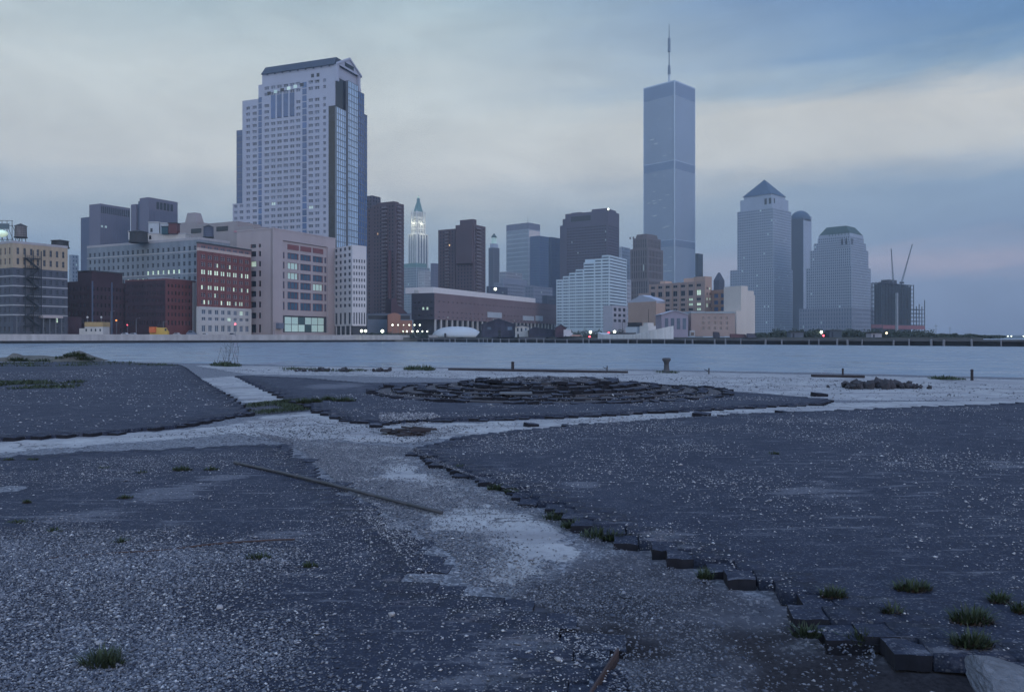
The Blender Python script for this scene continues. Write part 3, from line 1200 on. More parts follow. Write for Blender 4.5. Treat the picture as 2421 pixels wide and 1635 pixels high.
# ================================================================== nearer buildings
mat('cream_brick', (.42, .33, .24), .85, .15, .15, streak=.2)
mat('grey_paint_brick', (.085, .092, .118), .85, .2, .15, streak=.2)
mat('belt_stone', (.38, .38, .40), .8, .15, .2)
mat('parapet_stone', (.36, .34, .36), .8, .12, .2)
mat('grey_loft_stone', (.23, .26, .30), .8, .15, .1, streak=.2)
mat('red_brick', (.20, .072, .070), .85, .2, .15, streak=.15)
mat('maroon_brick', (.060, .030, .040), .85, .25, .1, streak=.25)
mat('bright_brick', (.155, .052, .054), .85, .2, .1, streak=.2)
mat('pale_stone', (.50, .48, .47), .8, .1, .1, streak=.12)
mat('pink_concrete', (.40, .335, .34), .8, .08, .05, streak=.08)
mat('beige_concrete', (.31, .275, .28), .8, .12, .05, streak=.1)
mat('tower_stone', (.375, .385, .455), .7, .07, .05)
mat('dark_frame', (.05, .05, .06), .7, .2)
mat('wood_tank', (.22, .20, .20), .85, .25, .6, streak=.4)

# --- leftmost loft
b = Bld('loft_building', 'leftmost loft with cream upper floors, grey lower floors and belt courses', 'building', 31, 345, 60)
rW, lW = b.r(160), 34
zt, zm = b.z(574), b.z(632)
cols = spans(0, rW, 8, .38, .6)
colL = spans(.4, lW, 9, .36, .6)
up = rows_px(b, [(584, 600), (609, 624)])
lo_rows = rows_px(b, [(636, 647), (657, 669), (680, 692), (703, 715), (726, 738), (749, 761), (772, 784)])
fr = MATS['frame_white']
b.block(0, rW, 0, lW, zm, zt, MATS['cream_brick'], FR=dict(cols=cols, rows=up, kind='sash'), FL=dict(cols=colL, rows=up, kind='sash'))
b.block(0, rW, 0, lW, b.z0, zm, MATS['grey_paint_brick'],
        FR=dict(cols=cols, rows=lo_rows, kind='sash', lit=lambda i, j: (i, j) in ((6, 1),), litmat=MATS['lit_cool']),
        FL=dict(cols=colL, rows=lo_rows, kind='sash'))
b.parapet(0, rW, 0, lW, zt - .01, 1.0, MATS['parapet_stone'])
for y in (652, 675, 698, 721, 744):
    b.parapet(.12, rW, .12, lW, b.z(y) - .2, .5, MATS['belt_stone'], t=.1, o=.24, part='belt_course')
b.box(b.r(158) - .2, rW + 9, 4, 20, b.z0, b.z(745), MATS['maroon_brick'], 'side_wing')
b.done()
L0 = b
# fire escape
e_ = empty('fire_escape', b.p(b.r(66), -.2, b.z0))
tag(e_, 'dark iron fire escape climbing the front of the cream and grey loft', 'fire escape')
u0, u1 = b.r(54), b.r(92)
zs = [b.z(y) for y in (770, 747, 724, 701, 678, 655, 632, 608)]
st = MATS['dark_steel']


def bbar(mb, b, r0, l0, z0, r1, l1, z1, t):
    mb.tube(b.p(r0, l0, z0), b.p(r1, l1, z1), t, t, st, 5)


for i, z in enumerate(zs):
    mb = MB()
    mb.hexa([b.p(u0, -1.9, z), b.p(u1, -1.9, z), b.p(u1, -.02, z), b.p(u0, -.02, z),
             b.p(u0, -1.9, z + .16), b.p(u1, -1.9, z + .16), b.p(u1, -.02, z + .16), b.p(u0, -.02, z + .16)], st)
    for h in (.6, 1.1):
        bbar(mb, b, u0, -1.88, z + h, u1, -1.88, z + h, .07)
    for k in range(9):
        u = u0 + (u1 - u0) * k / 8
        bbar(mb, b, u, -1.88, z, u, -1.88, z + 1.1, .06)
    mb.build('landing', e_)
for i in range(len(zs) - 1):
    mb = MB()
    s0, s1 = (u0 + .6, u1 - .6) if i % 2 else (u1 - .6, u0 + .6)
    for l_ in (-1.7, -.8):
        bbar(mb, b, s0, l_, zs[i], s1, l_, zs[i + 1], .26)
    for k in range(9):
        f_ = (k + .5) / 9
        u = s0 + (s1 - s0) * f_
        z = zs[i] + (zs[i + 1] - zs[i]) * f_
        mb.hexa([b.p(u - .25, -1.7, z), b.p(u + .25, -1.7, z), b.p(u + .25, -.8, z), b.p(u - .25, -.8, z),
                 b.p(u - .25, -1.7, z + .06), b.p(u + .25, -1.7, z + .06), b.p(u + .25, -.8, z + .06), b.p(u - .25, -.8, z + .06)], st)
    mb.build('stair', e_)
mb = MB()
for u in (u0, (u0 + u1) / 2, u1):
    bbar(mb, b, u, -1.9, b.z0 + 1, u, -1.9, zs[-1] + 3.5, .2)
mb.build('post', e_)
# street canopy on posts
e_ = empty('canopy', b.p(b.r(110), -2, b.z0))
tag(e_, 'pale flat street canopy on thin posts at the foot of the loft', 'canopy')
u0, u1 = b.r(90), b.r(137)
mb = MB()
mb.hexa([b.p(u0, -4, b.z(750)), b.p(u1, -4, b.z(750)), b.p(u1, -.3, b.z(750)), b.p(u0, -.3, b.z(750)),
         b.p(u0, -4, b.z(744)), b.p(u1, -4, b.z(744)), b.p(u1, -.3, b.z(744)), b.p(u0, -.3, b.z(744))], mat('canopy_pink', (.42, .36, .36), .8, .15))
mb.build('roof', e_)
for k in range(4):
    mb = MB()
    u = u0 + .4 + (u1 - u0 - .8) * k / 3
    mb.tube(b.p(u, -3.7, b.z0), b.p(u, -3.7, b.z(750)), .18, .18, MATS['frame_grey'], 6)
    mb.build('post', e_)


def water_tank(label, px_, D, y0, y1, ylegs, w, m, roofm, legs=True):
    q = Vector((PX(px_, D), D, PZ(ylegs, D)))
    e_ = empty('water_tank', q)
    tag(e_, label, 'water tank', 'rooftop water tanks')
    r_ = w / 2 / F * D
    zb, zt_ = PZ(y1, D), PZ(y0, D)
    zc = zt_ - (zt_ - zb) * .22
    mb = MB()
    mb.lathe(q, [(r_ * .98, zb), (r_, zb + .1), (r_ * .95, zc)], m, 16)
    t_ = mb.build('tank', e_)
    mb = MB()
    for f_ in (.15, .35, .55, .75):
        z = zb + (zc - zb) * f_
        mb.lathe(q, [(r_ * 1.01, z), (r_ * 1.015, z + .12)], MATS['dark_steel'], 16)
    mb.build('hoop', e_)
    mb = MB()
    mb.lathe(q, [(r_ * 1.08, zc), (r_ * 1.08, zc + .1), (r_ * .1, zt_ - .1), (.02, zt_)], roofm, 16)
    mb.build('roof', e_)
    mb = MB()
    mb.lathe(q, [(r_ * 1.1, zb - .5), (r_ * 1.1, zb)], MATS['dark_steel'], 12)
    mb.build('platform', e_)
    if legs:
        for k in range(4):
            a_ = math.pi / 4 + k * math.pi / 2
            mb = MB()
            mb.tube((q.x + r_ * .85 * math.cos(a_), q.y + r_ * .85 * math.sin(a_), q.z),
                    (q.x + r_ * .75 * math.cos(a_), q.y + r_ * .75 * math.sin(a_), zb - .45), .16, .16, MATS['dark_steel'], 5)
            mb.build('leg', e_)


D1 = 356
water_tank('grey wooden water tank on tall legs on the leftmost loft roof', 49, D1, 528, 560, 576, 26, MATS['wood_tank'], MATS['tar_roof'])
water_tank('squat black water tank at the right roof edge of the leftmost loft', 142, 367, 566, 584, 586, 37, MATS['tar_roof'], MATS['tar_roof'], legs=False)
# roof sign frame with a strong lamp
e_ = empty('roof_billboard', (PX(6, D1), D1, PZ(574, D1)))
tag(e_, 'roof sign frame with a glaring pale lamp at the left picture edge', 'sign')
mb = MB()
for x in (-14, -2, 10, 22):
    mb.tube((PX(x, D1), D1 + 2, PZ(575, D1)), (PX(x, D1), D1 + 2, PZ(520, D1)), .16, .12, MATS['dark_steel'], 5)
    mb.tube((PX(x, D1), D1 + 2, PZ(530, D1)), (PX(x + 6, D1), D1 + 6, PZ(575, D1)), .1, .1, MATS['dark_steel'], 5)
for y in (520, 532, 565):
    mb.tube((PX(-16, D1), D1 + 2, PZ(y, D1)), (PX(24, D1), D1 + 2, PZ(y, D1)), .12, .12, MATS['dark_steel'], 5)
mb.build('frame', e_)
mb = MB()
mb.bx(PX(-16, D1), PX(16, D1), D1 + 1.6, D1 + 1.9, PZ(540, D1), PZ(527, D1), mat('sign_dark', (.10, .13, .15), .7, .3))
mb.build('panel', e_)
mb = MB()
mb.lathe((PX(3, D1), D1 + .6), [(.2, PZ(560, D1)), (1.7, PZ(557, D1)), (2.4, PZ(551, D1)), (1.7, PZ(546, D1)), (.2, PZ(543, D1))], MATS['lit_cool'], 12)
mb.build('lamp', e_, smooth=True)

# --- dark warehouses
b = Bld('dark_warehouse', 'dark maroon brick warehouse with a raised middle block', 'building', 215, 380, 66)
rm, rW, lW = b.r(298), b.r(300), b.l(158)
zL, zM = b.z(664), b.z(640)
rw = lambda zt_, n: spans(b.z0 + 1, zt_ - 1.6, n, .5)
k = dict(kind='sash', glass=MATS['glass_black'], frame=MATS['dark_frame'])
b.block(0, rW, 0, lW, b.z0, zL, MATS['maroon_brick'], FR=dict(cols=spans(0, rW, 9, .4, .5), rows=rw(zL, 6), **k), FL=dict(cols=spans(.4, lW, 6, .4, .5), rows=rw(zL, 6), **k))
b.box(2, rW - 1, 2, lW * .7, zL - .03, zM, MATS['maroon_brick'])
b.box(1.6, rW - .6, 1.6, lW * .7, zM, zM + .5, MATS['tar_roof'], 'roof')
b.box(0.2, rW - 8, 0.4, 1.9, zL - .03, zL + 1.0, MATS['maroon_brick'], 'parapet')
for r_ in (.4, rW * .55, rW - .5):
    b.box(r_, r_ + .5, -.4, -.02, b.z0, zL, mat('downpipe', (.10, .13, .20), .7, .1), 'downpipe')
b.done()
b = Bld('red_warehouse', 'red brick warehouse corner block between the dark warehouse and the tall brick office', 'building', 392, 384, 66)
rW, lW = b.r(470), b.l(296)
zt = b.z(662)
rws = rows_px(b, [(670, 678), (687, 696), (704, 713), (721, 730), (738, 747), (757, 768)])
b.block(0, rW, 0, lW, b.z0, zt, MATS['bright_brick'], FR=dict(cols=spans(0, rW, 9, .42, .6), rows=rws, **k),
        FL=dict(cols=spans(.4, lW, 15, .42, .6), rows=rws, wall=MATS['maroon_brick'], **k))
b.parapet(0, rW, 0, lW, zt - .01, .8, MATS['bright_brick'])
b.box(3, rW - 2, 6, lW * .55, zt - .03, zt + 1.8, mat('roof_pale', (.32, .36, .42), .7, .2), 'skylight')
b.box(b.r(455), rW + .6, -.5, -.02, b.z0, zt, MATS['pale_stone'], 'stair_strip')
b.done()

# --- long grey loft with lit rows
b = Bld('grey_loft', 'long pale grey loft with many small windows and pale roof sheds', 'building', 471, 400, 63)
rW, lW = 20, b.l(206)
zt = b.z(566)
cols = spans(.4, lW, 22, .40, .6)
rws = rows_px(b, [(580, 590), (598, 608), (616, 626), (634, 644), (652, 661), (669, 678)])
b.block(0, rW, 0, lW, b.z0, zt, MATS['grey_loft_stone'], FL=dict(cols=cols, rows=rws, kind='rail', frame=MATS['frame_grey'],
        lit=lambda i, j: (j == 2 and (i in (3, 4, 5, 6, 7, 8, 9, 10, 15, 16) and random.random() < .8)) or (j == 1 and random.random() < .25), litmat=MATS['lit_cool']))
b.parapet(0, rW, 0, lW, zt - .01, 1.2, MATS['parapet_stone'])
for y in (594, 646):
    b.box(-.2, -.01, 0, lW, b.z(y), b.z(y) + .5, MATS['belt_stone'], 'belt_course')
b.box(-.12, -.01, 0, lW, b.z(697), b.z(681), mat('blue_spandrel', (.20, .24, .32), .7, .1), 'spandrel')
b.done()
for lab, x0, x1, y0, y1, m in (
        ('pale roof shed on the long grey loft, above its centre', 303, 337, 546, 566, MATS['pale_stone']),
        ('wide pale roof shed on the long grey loft, next to the beige stepped block', 348, 438, 551, 570, MATS['pale_stone']),
        ('tall pale lift house on the long grey loft', 351, 376, 524, 553, mat('shed_pale', (.40, .43, .47), .7, .1)),
        ('second pale roof house beside the tall lift house', 379, 398, 526, 553, MATS['shed_pale'])):
    D = 425
    e_ = empty('roof_shed', (PX(x0, D), D, PZ(y1, D)))
    tag(e_, lab, 'shed')
    mb = MB()
    mb.bx(PX(x0, D), PX(x1, D), D, D + 7, PZ(y1, D), PZ(y0, D) - .5, m)
    mb.build('wall', e_)
    mb = MB()
    mb.bx(PX(x0, D) - .2, PX(x1, D) + .2, D - .3, D + 7.3, PZ(y0, D) - .5, PZ(y0, D), MATS['belt_stone'])
    mb.build('roof', e_)
    mb = MB()
    mb.bx(PX(x0, D) + 1, PX(x0, D) + 2.2, D - .06, D, PZ(y1, D) + 1, PZ(y1, D) + 3, MATS['glass_black'])
    mb.build('door', e_)
water_tank('low black water tank in front of the roof sheds', 328, 415, 543, 572, 573, 40, MATS['tar_roof'], MATS['tar_roof'], legs=False)
for lab, x0, x1, y0, y1, m in (('dark red roof hut beside the pale lift house', 398, 418, 528, 552, mat('hut_red', (.11, .045, .05), .8, .2)),
                               ('dark green roof hut beside the dark red one', 382, 397, 536, 553, mat('hut_green', (.03, .07, .09), .8, .2))):
    D = 423
    e_ = empty('roof_hut', (PX(x0, D), D, PZ(y1, D)))
    tag(e_, lab, 'hut')
    mb = MB()
    mb.bx(PX(x0, D), PX(x1, D), D, D + 4, PZ(y1, D), PZ(y0, D), m)
    mb.build('wall', e_)
    mb = MB()
    mb.bx(PX(x0, D) - .3, PX(x1, D) + .3, D - .3, D + 4.3, PZ(y0, D), PZ(y0, D) + .4, MATS['tar_roof'])
    mb.build('roof', e_)

# --- beige stepped building behind
b = Bld('stepped_building', 'beige concrete block with stepped roof, dark slots and a chimney stump', 'building', 600, 475, 64)
rW, lW = 20, b.l(385)
zt = b.z(533)
l1, l2, l3 = b.l(560), b.l(480), b.l(462)
b.box(0, rW, 0, lW, b.z0, zt - .02, MATS['beige_concrete'])
b.box(.6, rW, l1, lW - 2, zt - .02, b.z(529, 0, l2), MATS['beige_concrete'])
b.box(1.2, rW, l3, lW - 3, zt, b.z(523, 0, l3), MATS['beige_concrete'])
b.taper((3, 9, b.l(453) - 1, b.l(428)), (3.6, 8.4, b.l(450), b.l(432)), b.z(523, 0, l3), b.z(499, 0, l3), MATS['beige_concrete'], 'chimney')
for xa, xb in ((452, 476), (512, 539)):
    b.box(-.15, 0, b.l(xb), b.l(xa), b.z(550, 0, l2), b.z(539, 0, l2), MATS['glass_black'], 'vent')
b.box(-.15, 0, b.l(571), b.l(553), b.z(546), b.z(542), mat('pinkish_sign', (.45, .20, .24), .8, .1), 'sign_panel')
b.done()
water_tank('slate water tank standing between the two dark roof slots', 493, 462, 531, 560, 566, 23, MATS['concrete_blue'], MATS['tar_roof'])

# --- red brick office with pale base
b = Bld('brick_office', 'tall red brick office with paired windows, lit rows and a pale stone base', 'building', 470, 388, 68)
rW = b.r(593)
lW = 1.3
zt, zc, zb = b.z(575), b.z(592), b.z(724)
cols = []
for c0, c1 in spans(0, rW, 8, .62, .8):
    w = (c1 - c0)
    cols += [(c0, c0 + w * .44), (c0 + w * .56, c1)]
rws = rows_px(b, [(600, 610), (618, 628), (636, 647), (655, 664), (673, 683), (691, 701), (708, 718)])
LITS = {4: .85, 2: .75, 1: .25, 0: .4, 5: .1, 3: .05}
b.block(0, rW, 0, lW, zb, zc, MATS['red_brick'], FR=dict(cols=cols, rows=rws, kind='rail', frame=MATS['frame_white'],
        lit=lambda i, j: random.random() < LITS.get(j, 0), litmat=MATS['lit_cool']))
b.box(-.1, rW + .1, -.15, lW, zc, zc + 1.4, mat('cornice_cream', (.48, .38, .34), .8, .1), 'cornice')
b.block(0, rW, 0, lW, zc + 1.4, zt, mat('attic_brick', (.24, .14, .14), .85, .15, .2),
        FR=dict(cols=cols, rows=rows_px(b, [(579, 586)]), kind='plain', glass=MATS['glass_mid']))
b.box(-.3, rW + .3, -.3, lW, zt, zt + .7, MATS['tar_roof'], 'roof')
base_rows = rows_px(b, [(731, 742), (749, 757), (768, 784)])
cb = spans(0, rW, 8, .6, .8)
b.block(-.25, rW + .2, -.25, lW, b.z0, zb, MATS['pale_stone'], FR=dict(cols=cb, rows=base_rows, kind='double', glass=MATS['glass_mid'], frame=MATS['frame_white'],
        lit=lambda i, j: (i, j) in ((4, 1), (6, 2)), litmat=MATS['lit_cool']))
mb = b.part('rear_wing')
q0 = b.C * 1.05
mb.prism([b.p(.35, 1.3, 0)[:2], b.p(rW, 1.3, 0)[:2], b.p(rW, 22, 0)[:2], (q0.x + 1.0, q0.y)], b.z0, zt - .1, MATS['red_brick'], MATS['tar_roof'])
for c0, c1 in spans(0, rW, 8, .62, .8):
    b.box(c1 + .35, c1 + .75, -.22, -.01, zb, zc, MATS['red_brick'], 'pier')
b.done()

# --- pink concrete office
b = Bld('pink_office', 'broad pink-grey concrete office with a deep window bay and lit glass ground floor', 'building', 646, 420, 63)
rW, lW = b.r(793), b.l(560)
zt = b.z(541)
# left face: two window columns near the corner
lc = [(b.l(617), b.l(611)), (b.l(605.5), b.l(592))]
lrow = rows_px(b, [(574, 583), (591, 604), (615, 628), (638, 652), (662, 676), (686, 700), (712, 726), (738, 752), (766, 786)])
wide = dict(kind='triple', frame=MATS['frame_red'], glass=MATS['glass_mid'])
b.facade('L', 0, .6, lW, b.z0, zt, lc, lrow, MATS['pink_concrete'], d=.6, kind='plain', frame=MATS['frame_red'], glass=MATS['glass_black'],
         lit=lambda i, j: (i, j) in ((1, 6),), litmat=MATS['lit_cool'])
# right face: side piers, recess with three wide windows a floor
ra, rb = b.r(669), b.r(775)
b.facade('R', 0, 0, rW, b.z0, zt, [(ra, rb)], [(b.z(785), b.z(568, ra))], MATS['pink_concrete'], d=1.4, objs=False, glass=MATS['pink_concrete'])
b.box(.6, rW, 1.41, lW, b.z0, zt - .03, MATS['pink_concrete'])
nb = b.r(676), b.r(680)
g0, g1 = b.r(680), b.r(768)
gc = spans(g0, g1, 3, .86)
fy = [(575, 587), (595, 610), (618, 634), (642, 658), (664, 681), (688, 705), (713, 732)]
colsR = [(ra + .25, ra + 2.0)] + gc + [(rb - 2.0, rb - .25)]
rr = rows_px(b, fy, r=ra)


def band_lit(i, j):
    return i in (1, 2, 3) and ((j in (2, 3) and random.random() < .45) or (j == 4 and i == 1))


b.facade('R', .75, ra + .01, rb - .01, b.z(745, ra), b.z(569, ra), colsR, rr[:-1], MATS['pink_concrete'], d=.45, kind='triple', frame=MATS['frame_red'],
         glass=MATS['glass_teal'], lit=band_lit, litmat=MATS['lit_green'], part='bay_wall')
for c0, c1 in gc:
    b.box(c0, c1, .5, .74, rr[-1][0], rr[-1][1], MATS['frame_red'], 'red_panel')
# ground floor glass, fluorescent lit
gz0, gz1 = b.z(784, ra), b.z(748, ra)
for c0, c1 in spans(ra + 2.2, rb - 2.2, 6, .92):
    for z0_, z1_ in spans(gz0, gz1, 2, .93):
        s_ = MB()
        s_.quad(b.p(c0, 1.0, z0_), b.p(c1, 1.0, z0_), b.p(c1, 1.0, z1_), b.p(c0, 1.0, z1_), MATS['lit_green'] if random.random() < .9 else MATS['glass_green'])
        s_.build('shopfront_pane', b.e)
b.box(ra + .01, rb - .01, 1.05, 1.4, b.z0, b.z(745, ra), MATS['dark_frame'], 'shopfront_back')
b.box(-.2, rW, -.2, .9, zt, zt + .7, MATS['pink_concrete'], 'parapet')
b.box(-.2, .9, .902, lW, zt, zt + .7, MATS['pink_concrete'], 'parapet')
b.box(b.r(652), b.r(663), -2.5, -.02, b.z(776), b.z(763), mat('kiosk_blue', (.14, .16, .22), .7, .2), 'entrance_canopy')
b.done()

# --- the big stepped tower
b = Bld('stone_tower', 'tallest left tower of pale stone grid, blue glass corner and pediment roof', 'skyscraper', 793, 480, 69)
T = b
zB, zS, zG, zU, zR = b.z(464), b.z(281), b.z(210), b.z(176), b.z(151)
rW = b.r(865)
lB, lG, lT, lU, lV = b.l(550), b.l(557), b.l(573), b.l(611), b.l(619)
TS = MATS['tower_stone']
fl_h = 15.05 / F * 480
nB = int(round((zU - b.z0) / fl_h))
# columns on the left face measured from the picture at mid height
colpx = [(770, 763)]
cg = []


def wcol(x0, x1):
    return (b.l(x1), b.l(x0))


mid = [(625, 636), (640.5, 651), (655, 666), (670, 681), (685, 696), (699.5, 710)]
pair_l = [(582, 591), (597, 607)]
pair_r = [(729, 740), (744, 755)]
edge = [(764, 770.5)]
strip_l = (611, 619)
strip_r = (715, 725)
base_l = [(553, 561), (566.5, 575)]


def face_rows(z0_, z1_):
    out = []
    k = 0
    z = z0_
    while z + fl_h <= z1_ + .3:
        out.append((z + fl_h * .30, z + fl_h * .80))
        z += fl_h
    return out


def tower_face(z0_, z1_, groups, l0_, l1_, strips=True, d=.45):
    allc = sorted([wcol(*c) for c in groups])
    allc = [c for c in allc if c[0] > l0_ + .1 and c[1] < l1_ - .1]
    rws_ = face_rows(z0_, z1_)
    b.facade('L', 0, l0_, l1_, z0_, z1_, allc, rws_, TS, d=d, kind='double', frame=TS, glass=MATS['glass_tower'],
             lit=prob(.012), litmat=MATS['lit_dim'])


# floors counted down from the top tier so they line up
z_low = b.z(575)
n_low = int((zB - z_low) / fl_h)
lo0 = zB - n_low * fl_h
l_ang = b.l(777)
b.box(0, rW - 4, 0.46, lB, b.z0, lo0, TS)
b.box(.46, rW - 4, .46, lB, lo0, zB, TS)
tower_face(lo0, zB, base_l + pair_l + mid + pair_r + edge, l_ang, lB)
n_mid = int((zG - zB) / fl_h)
b.box(.46, rW - 4, .46, lT, zB, zG, TS)
tower_face(zB, zG, pair_l + mid + pair_r + edge, l_ang, lT)
b.box(.46, rW - 5, .46, lU, zG, zU, TS)
tower_face(zG, zU, mid[:] + pair_r + edge, l_ang, lU)
# attic under the roof
b.box(0.3, rW - 9, 0.3, lV, zU, zR, TS)
att = rows_px(b, [(184, 196)])
for k in range(6):
    u = b.l(632 + k * 15.5)
    b.box(-.1, 0, u - 2.6, u, b.z(194 + (5 - k) * 2.0), b.z(186 + (5 - k) * 2.0), MATS['lit_dim'] if k in (1, 3, 4) else MATS['glass_dark'], 'attic_window')
for x in (735, 748):
    u = b.l(x)
    b.box(.2, .3, u - 2.0, u, b.z(186), b.z(167), MATS['glass_dark'], 'attic_window')
# vertical glass strips
for x0, x1, y0 in ((611, 619, 205), (715, 725, 182)):
    c0, c1 = wcol(x0, x1)
    n_ = 24
    z_a, z_b = lo0, b.z(y0)
    for i in range(n_):
        za, zb_ = z_a + (z_b - z_a) * i / n_, z_a + (z_b - z_a) * (i + .86) / n_
        s_ = MB()
        s_.quad(b.p(-.06, c0, za), b.p(-.06, c1, za), b.p(-.06, c1, zb_), b.p(-.06, c0, zb_), MATS['glass_blue'])
        s_.build('strip_pane', b.e)
for c in mid[1:5]:
    c0, c1 = wcol(*c)
    b.box(-.05, 0, c0, c1, b.z(262), b.z(206), MATS['glass_blue'], 'tall_pane')
# dark slot and corner pier
b.box(-.1, .46, b.l(777), l_ang, b.z0, b.z(249), TS, 'pier')
b.box(.0, .46, .3, b.l(777), b.z0, b.z(249), MATS['glass_black'], 'dark_slot')
b.box(-.04, .46, 0.2, b.l(777), b.z(249), zU, TS, 'pier')
# glass shoulder on the left
b.box(.8, rW - 5, lT, lG, zB, zS, MATS['glass_blue'], 'glass_wing')
b.box(1.4, rW - 5, lU, lT, zG, zG + .01, TS)
for k in range(12):
    z = zB + (zS - zB) * k / 12
    b.box(.7, .8, lT, lG, z, z + .25, MATS['frame_grey'], 'mullions')
# glass corner volume on the right, in bays
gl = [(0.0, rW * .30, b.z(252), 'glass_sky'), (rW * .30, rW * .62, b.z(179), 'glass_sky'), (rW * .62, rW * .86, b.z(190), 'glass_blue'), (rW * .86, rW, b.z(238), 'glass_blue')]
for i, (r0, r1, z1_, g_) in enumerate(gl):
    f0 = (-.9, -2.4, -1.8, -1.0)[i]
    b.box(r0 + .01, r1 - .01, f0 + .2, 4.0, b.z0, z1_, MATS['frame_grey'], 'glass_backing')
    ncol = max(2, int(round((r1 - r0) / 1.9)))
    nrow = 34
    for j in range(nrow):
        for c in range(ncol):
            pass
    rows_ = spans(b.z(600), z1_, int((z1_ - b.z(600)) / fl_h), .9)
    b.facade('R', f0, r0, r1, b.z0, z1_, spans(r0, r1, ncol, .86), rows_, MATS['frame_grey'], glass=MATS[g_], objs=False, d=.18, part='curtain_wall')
b.box(.5, rW * .3, -.5, 3.0, b.z(252), b.z(181), MATS['glass_black'], 'dark_slot')
# pediment roof
ridge_l0, ridge_l1 = -1.2, lV
rm = (rW - 9) * .5
zr = b.z(128)
mb = b.part('roof')
A0, A1 = b.p(-.4, ridge_l0, zR), b.p(rW - 8.5, ridge_l0, zR)
B0, B1 = b.p(-.4, ridge_l1, zR), b.p(rW - 8.5, ridge_l1, zR)
R0, R1 = b.p(rm, ridge_l0, zr), b.p(rm, ridge_l1, zr)
rf = mat('slate_roof', (.055, .07, .10), .6, .15, .2)
mb.quad(A0, B0, R1, R0, rf)
mb.quad(A1, B1, R1, R0, rf)
mb.tri(B0, B1, R1, TS)
b.taper((-.7, rW - 8.2, .4, lV + .3), (1.6, rW - 10.5, .4, lV - 1.5), zR - .2, zR + 4.6, rf, 'mansard')
mb = b.part('pediment')
mb.tri(b.p(-.8, -1.5, zR - .3), b.p(rW - 8, -1.5, zR - .3), b.p(rm, -1.5, zr + .9), TS)
for (ra_, za_, rb_, zb_) in ((-.8, zR, rm, zr + 1.2), (rW - 8, zR, rm, zr + 1.2)):
    mb.hexa([b.p(ra_, -2.2, za_ - .6), b.p(rb_, -2.2, zb_ - .6), b.p(rb_, -1.1, zb_ - .6), b.p(ra_, -1.1, za_ - .6),
             b.p(ra_, -2.2, za_ + .6), b.p(rb_, -2.2, zb_ + .6), b.p(rb_, -1.1, zb_ + .6), b.p(ra_, -1.1, za_ + .6)], TS)
b.box(rm - 5, rm + 5, -1.62, -1.51, zR + 1, zR + 3.4, MATS['glass_black'], 'pediment_vent')
for r_ in (-.3, rW - 11):
    b.box(r_, r_ + 2.2, -1.5, .3, zU - 4, zR - .3, TS, 'corner_pier')
for k in range(9):
    u = lV * (k + .6) / 9.5
    b.box(-.5, -.38, u, u + 1.2, zR - 1.2, zR - .2, rf, 'bracket')
b.done()

# --- white annex below the glass corner
b = Bld('white_annex', 'white grid-windowed annex with a notched top right of the pink office', 'building', 833, 448, 40)
rW, lW = b.r(866), b.l(789)
zt, zn = b.z(579), b.z(608)
rws = rows_px(b, [(582, 590), (597, 605), (612, 620), (627, 635), (642, 650), (657, 665), (672, 680), (687, 695), (702, 710), (717, 725)])
lowr = rows_px(b, [(738, 766)])
k = dict(kind='double', glass=MATS['glass_dark'], frame=MATS['frame_grey'])
cL = spans(.4, lW, 4, .5, .3)
cR = spans(0, rW, 5, .5, .3)
ws = mat('annex_white', (.56, .53, .54), .75, .07, .08)
b.block(0, rW, 0, lW, zn, zt, ws, FL=dict(cols=cL, rows=rws[-2:], **k))
b.block(0, rW, 0, lW, b.z(770), zn, ws, FR=dict(cols=cR, rows=lowr + rws[:-2], **k), FL=dict(cols=cL, rows=lowr + rws[:-2], **k))
b.box(.5, rW, .5, lW, b.z0, b.z(770), MATS['dark_frame'], 'undercroft')
b.box(rW * .62, rW + .02, -.05, 6, zn, b.z(583), ws, 'end_pier')
for i in range(4):
    u = lW * (i + .5) / 4
    b.box(-.02, .8, u - .4, u + .4, b.z0, b.z(770), ws, 'column')
b.done()

# --- low buildings right of the annex
b = Bld('low_building', 'low grey-blue building with a dark window strip right of the white annex', 'building', 868, 480, 15)
rW = b.r(973)
b.box(0, rW, 0, 14, b.z0, b.z(742), mat('low_grey', (.15, .18, .23), .8, .15))
b.box(.6, rW - 1, -.12, 0, b.z(754), b.z(745), MATS['glass_black'], 'window_strip')
b.box(-.2, rW + .2, -.3, 14, b.z(742), b.z(740), MATS['concrete_blue'], 'roof')
b.done()
b = Bld('brick_house', 'small orange brick block with arched top among the street lamps', 'building', 917, 470, 12)
rW, r2 = b.r(947), b.r(975)
ob = mat('orange_brick', (.30, .15, .11), .85, .15, .2)
b.box(0, rW, 0, 8, b.z0, b.z(744), ob)
mb = b.part('roof')
pts = [(rW * t_, b.z(744) + 1.2 * math.sin(math.pi * t_)) for t_ in np.linspace(0, 1, 9)]
mb.loft([[b.p(r_, 0, z) for r_, z in pts], [b.p(r_, 8, z) for r_, z in pts]], ob)
b.box(rW, r2, 1, 8, b.z0, b.z(757), ob)
b.done()
b = Bld('sloped_annex', 'dark maroon wedge-roofed annex at the foot of the balcony tower', 'building', 925, 500, 30)
mb = b.part('wall')
pts = [(0, b.z0), (b.r(962), b.z0), (b.r(962), b.z(738)), (b.r(940), b.z(720)), (b.r(938), b.z(705)), (0, b.z(705))]
mb.loft([[b.p(r_, 0, z) for r_, z in pts], [b.p(r_, 10, z) for r_, z in pts]], mat('wedge_maroon', (.09, .055, .07), .85, .15))
b.done()

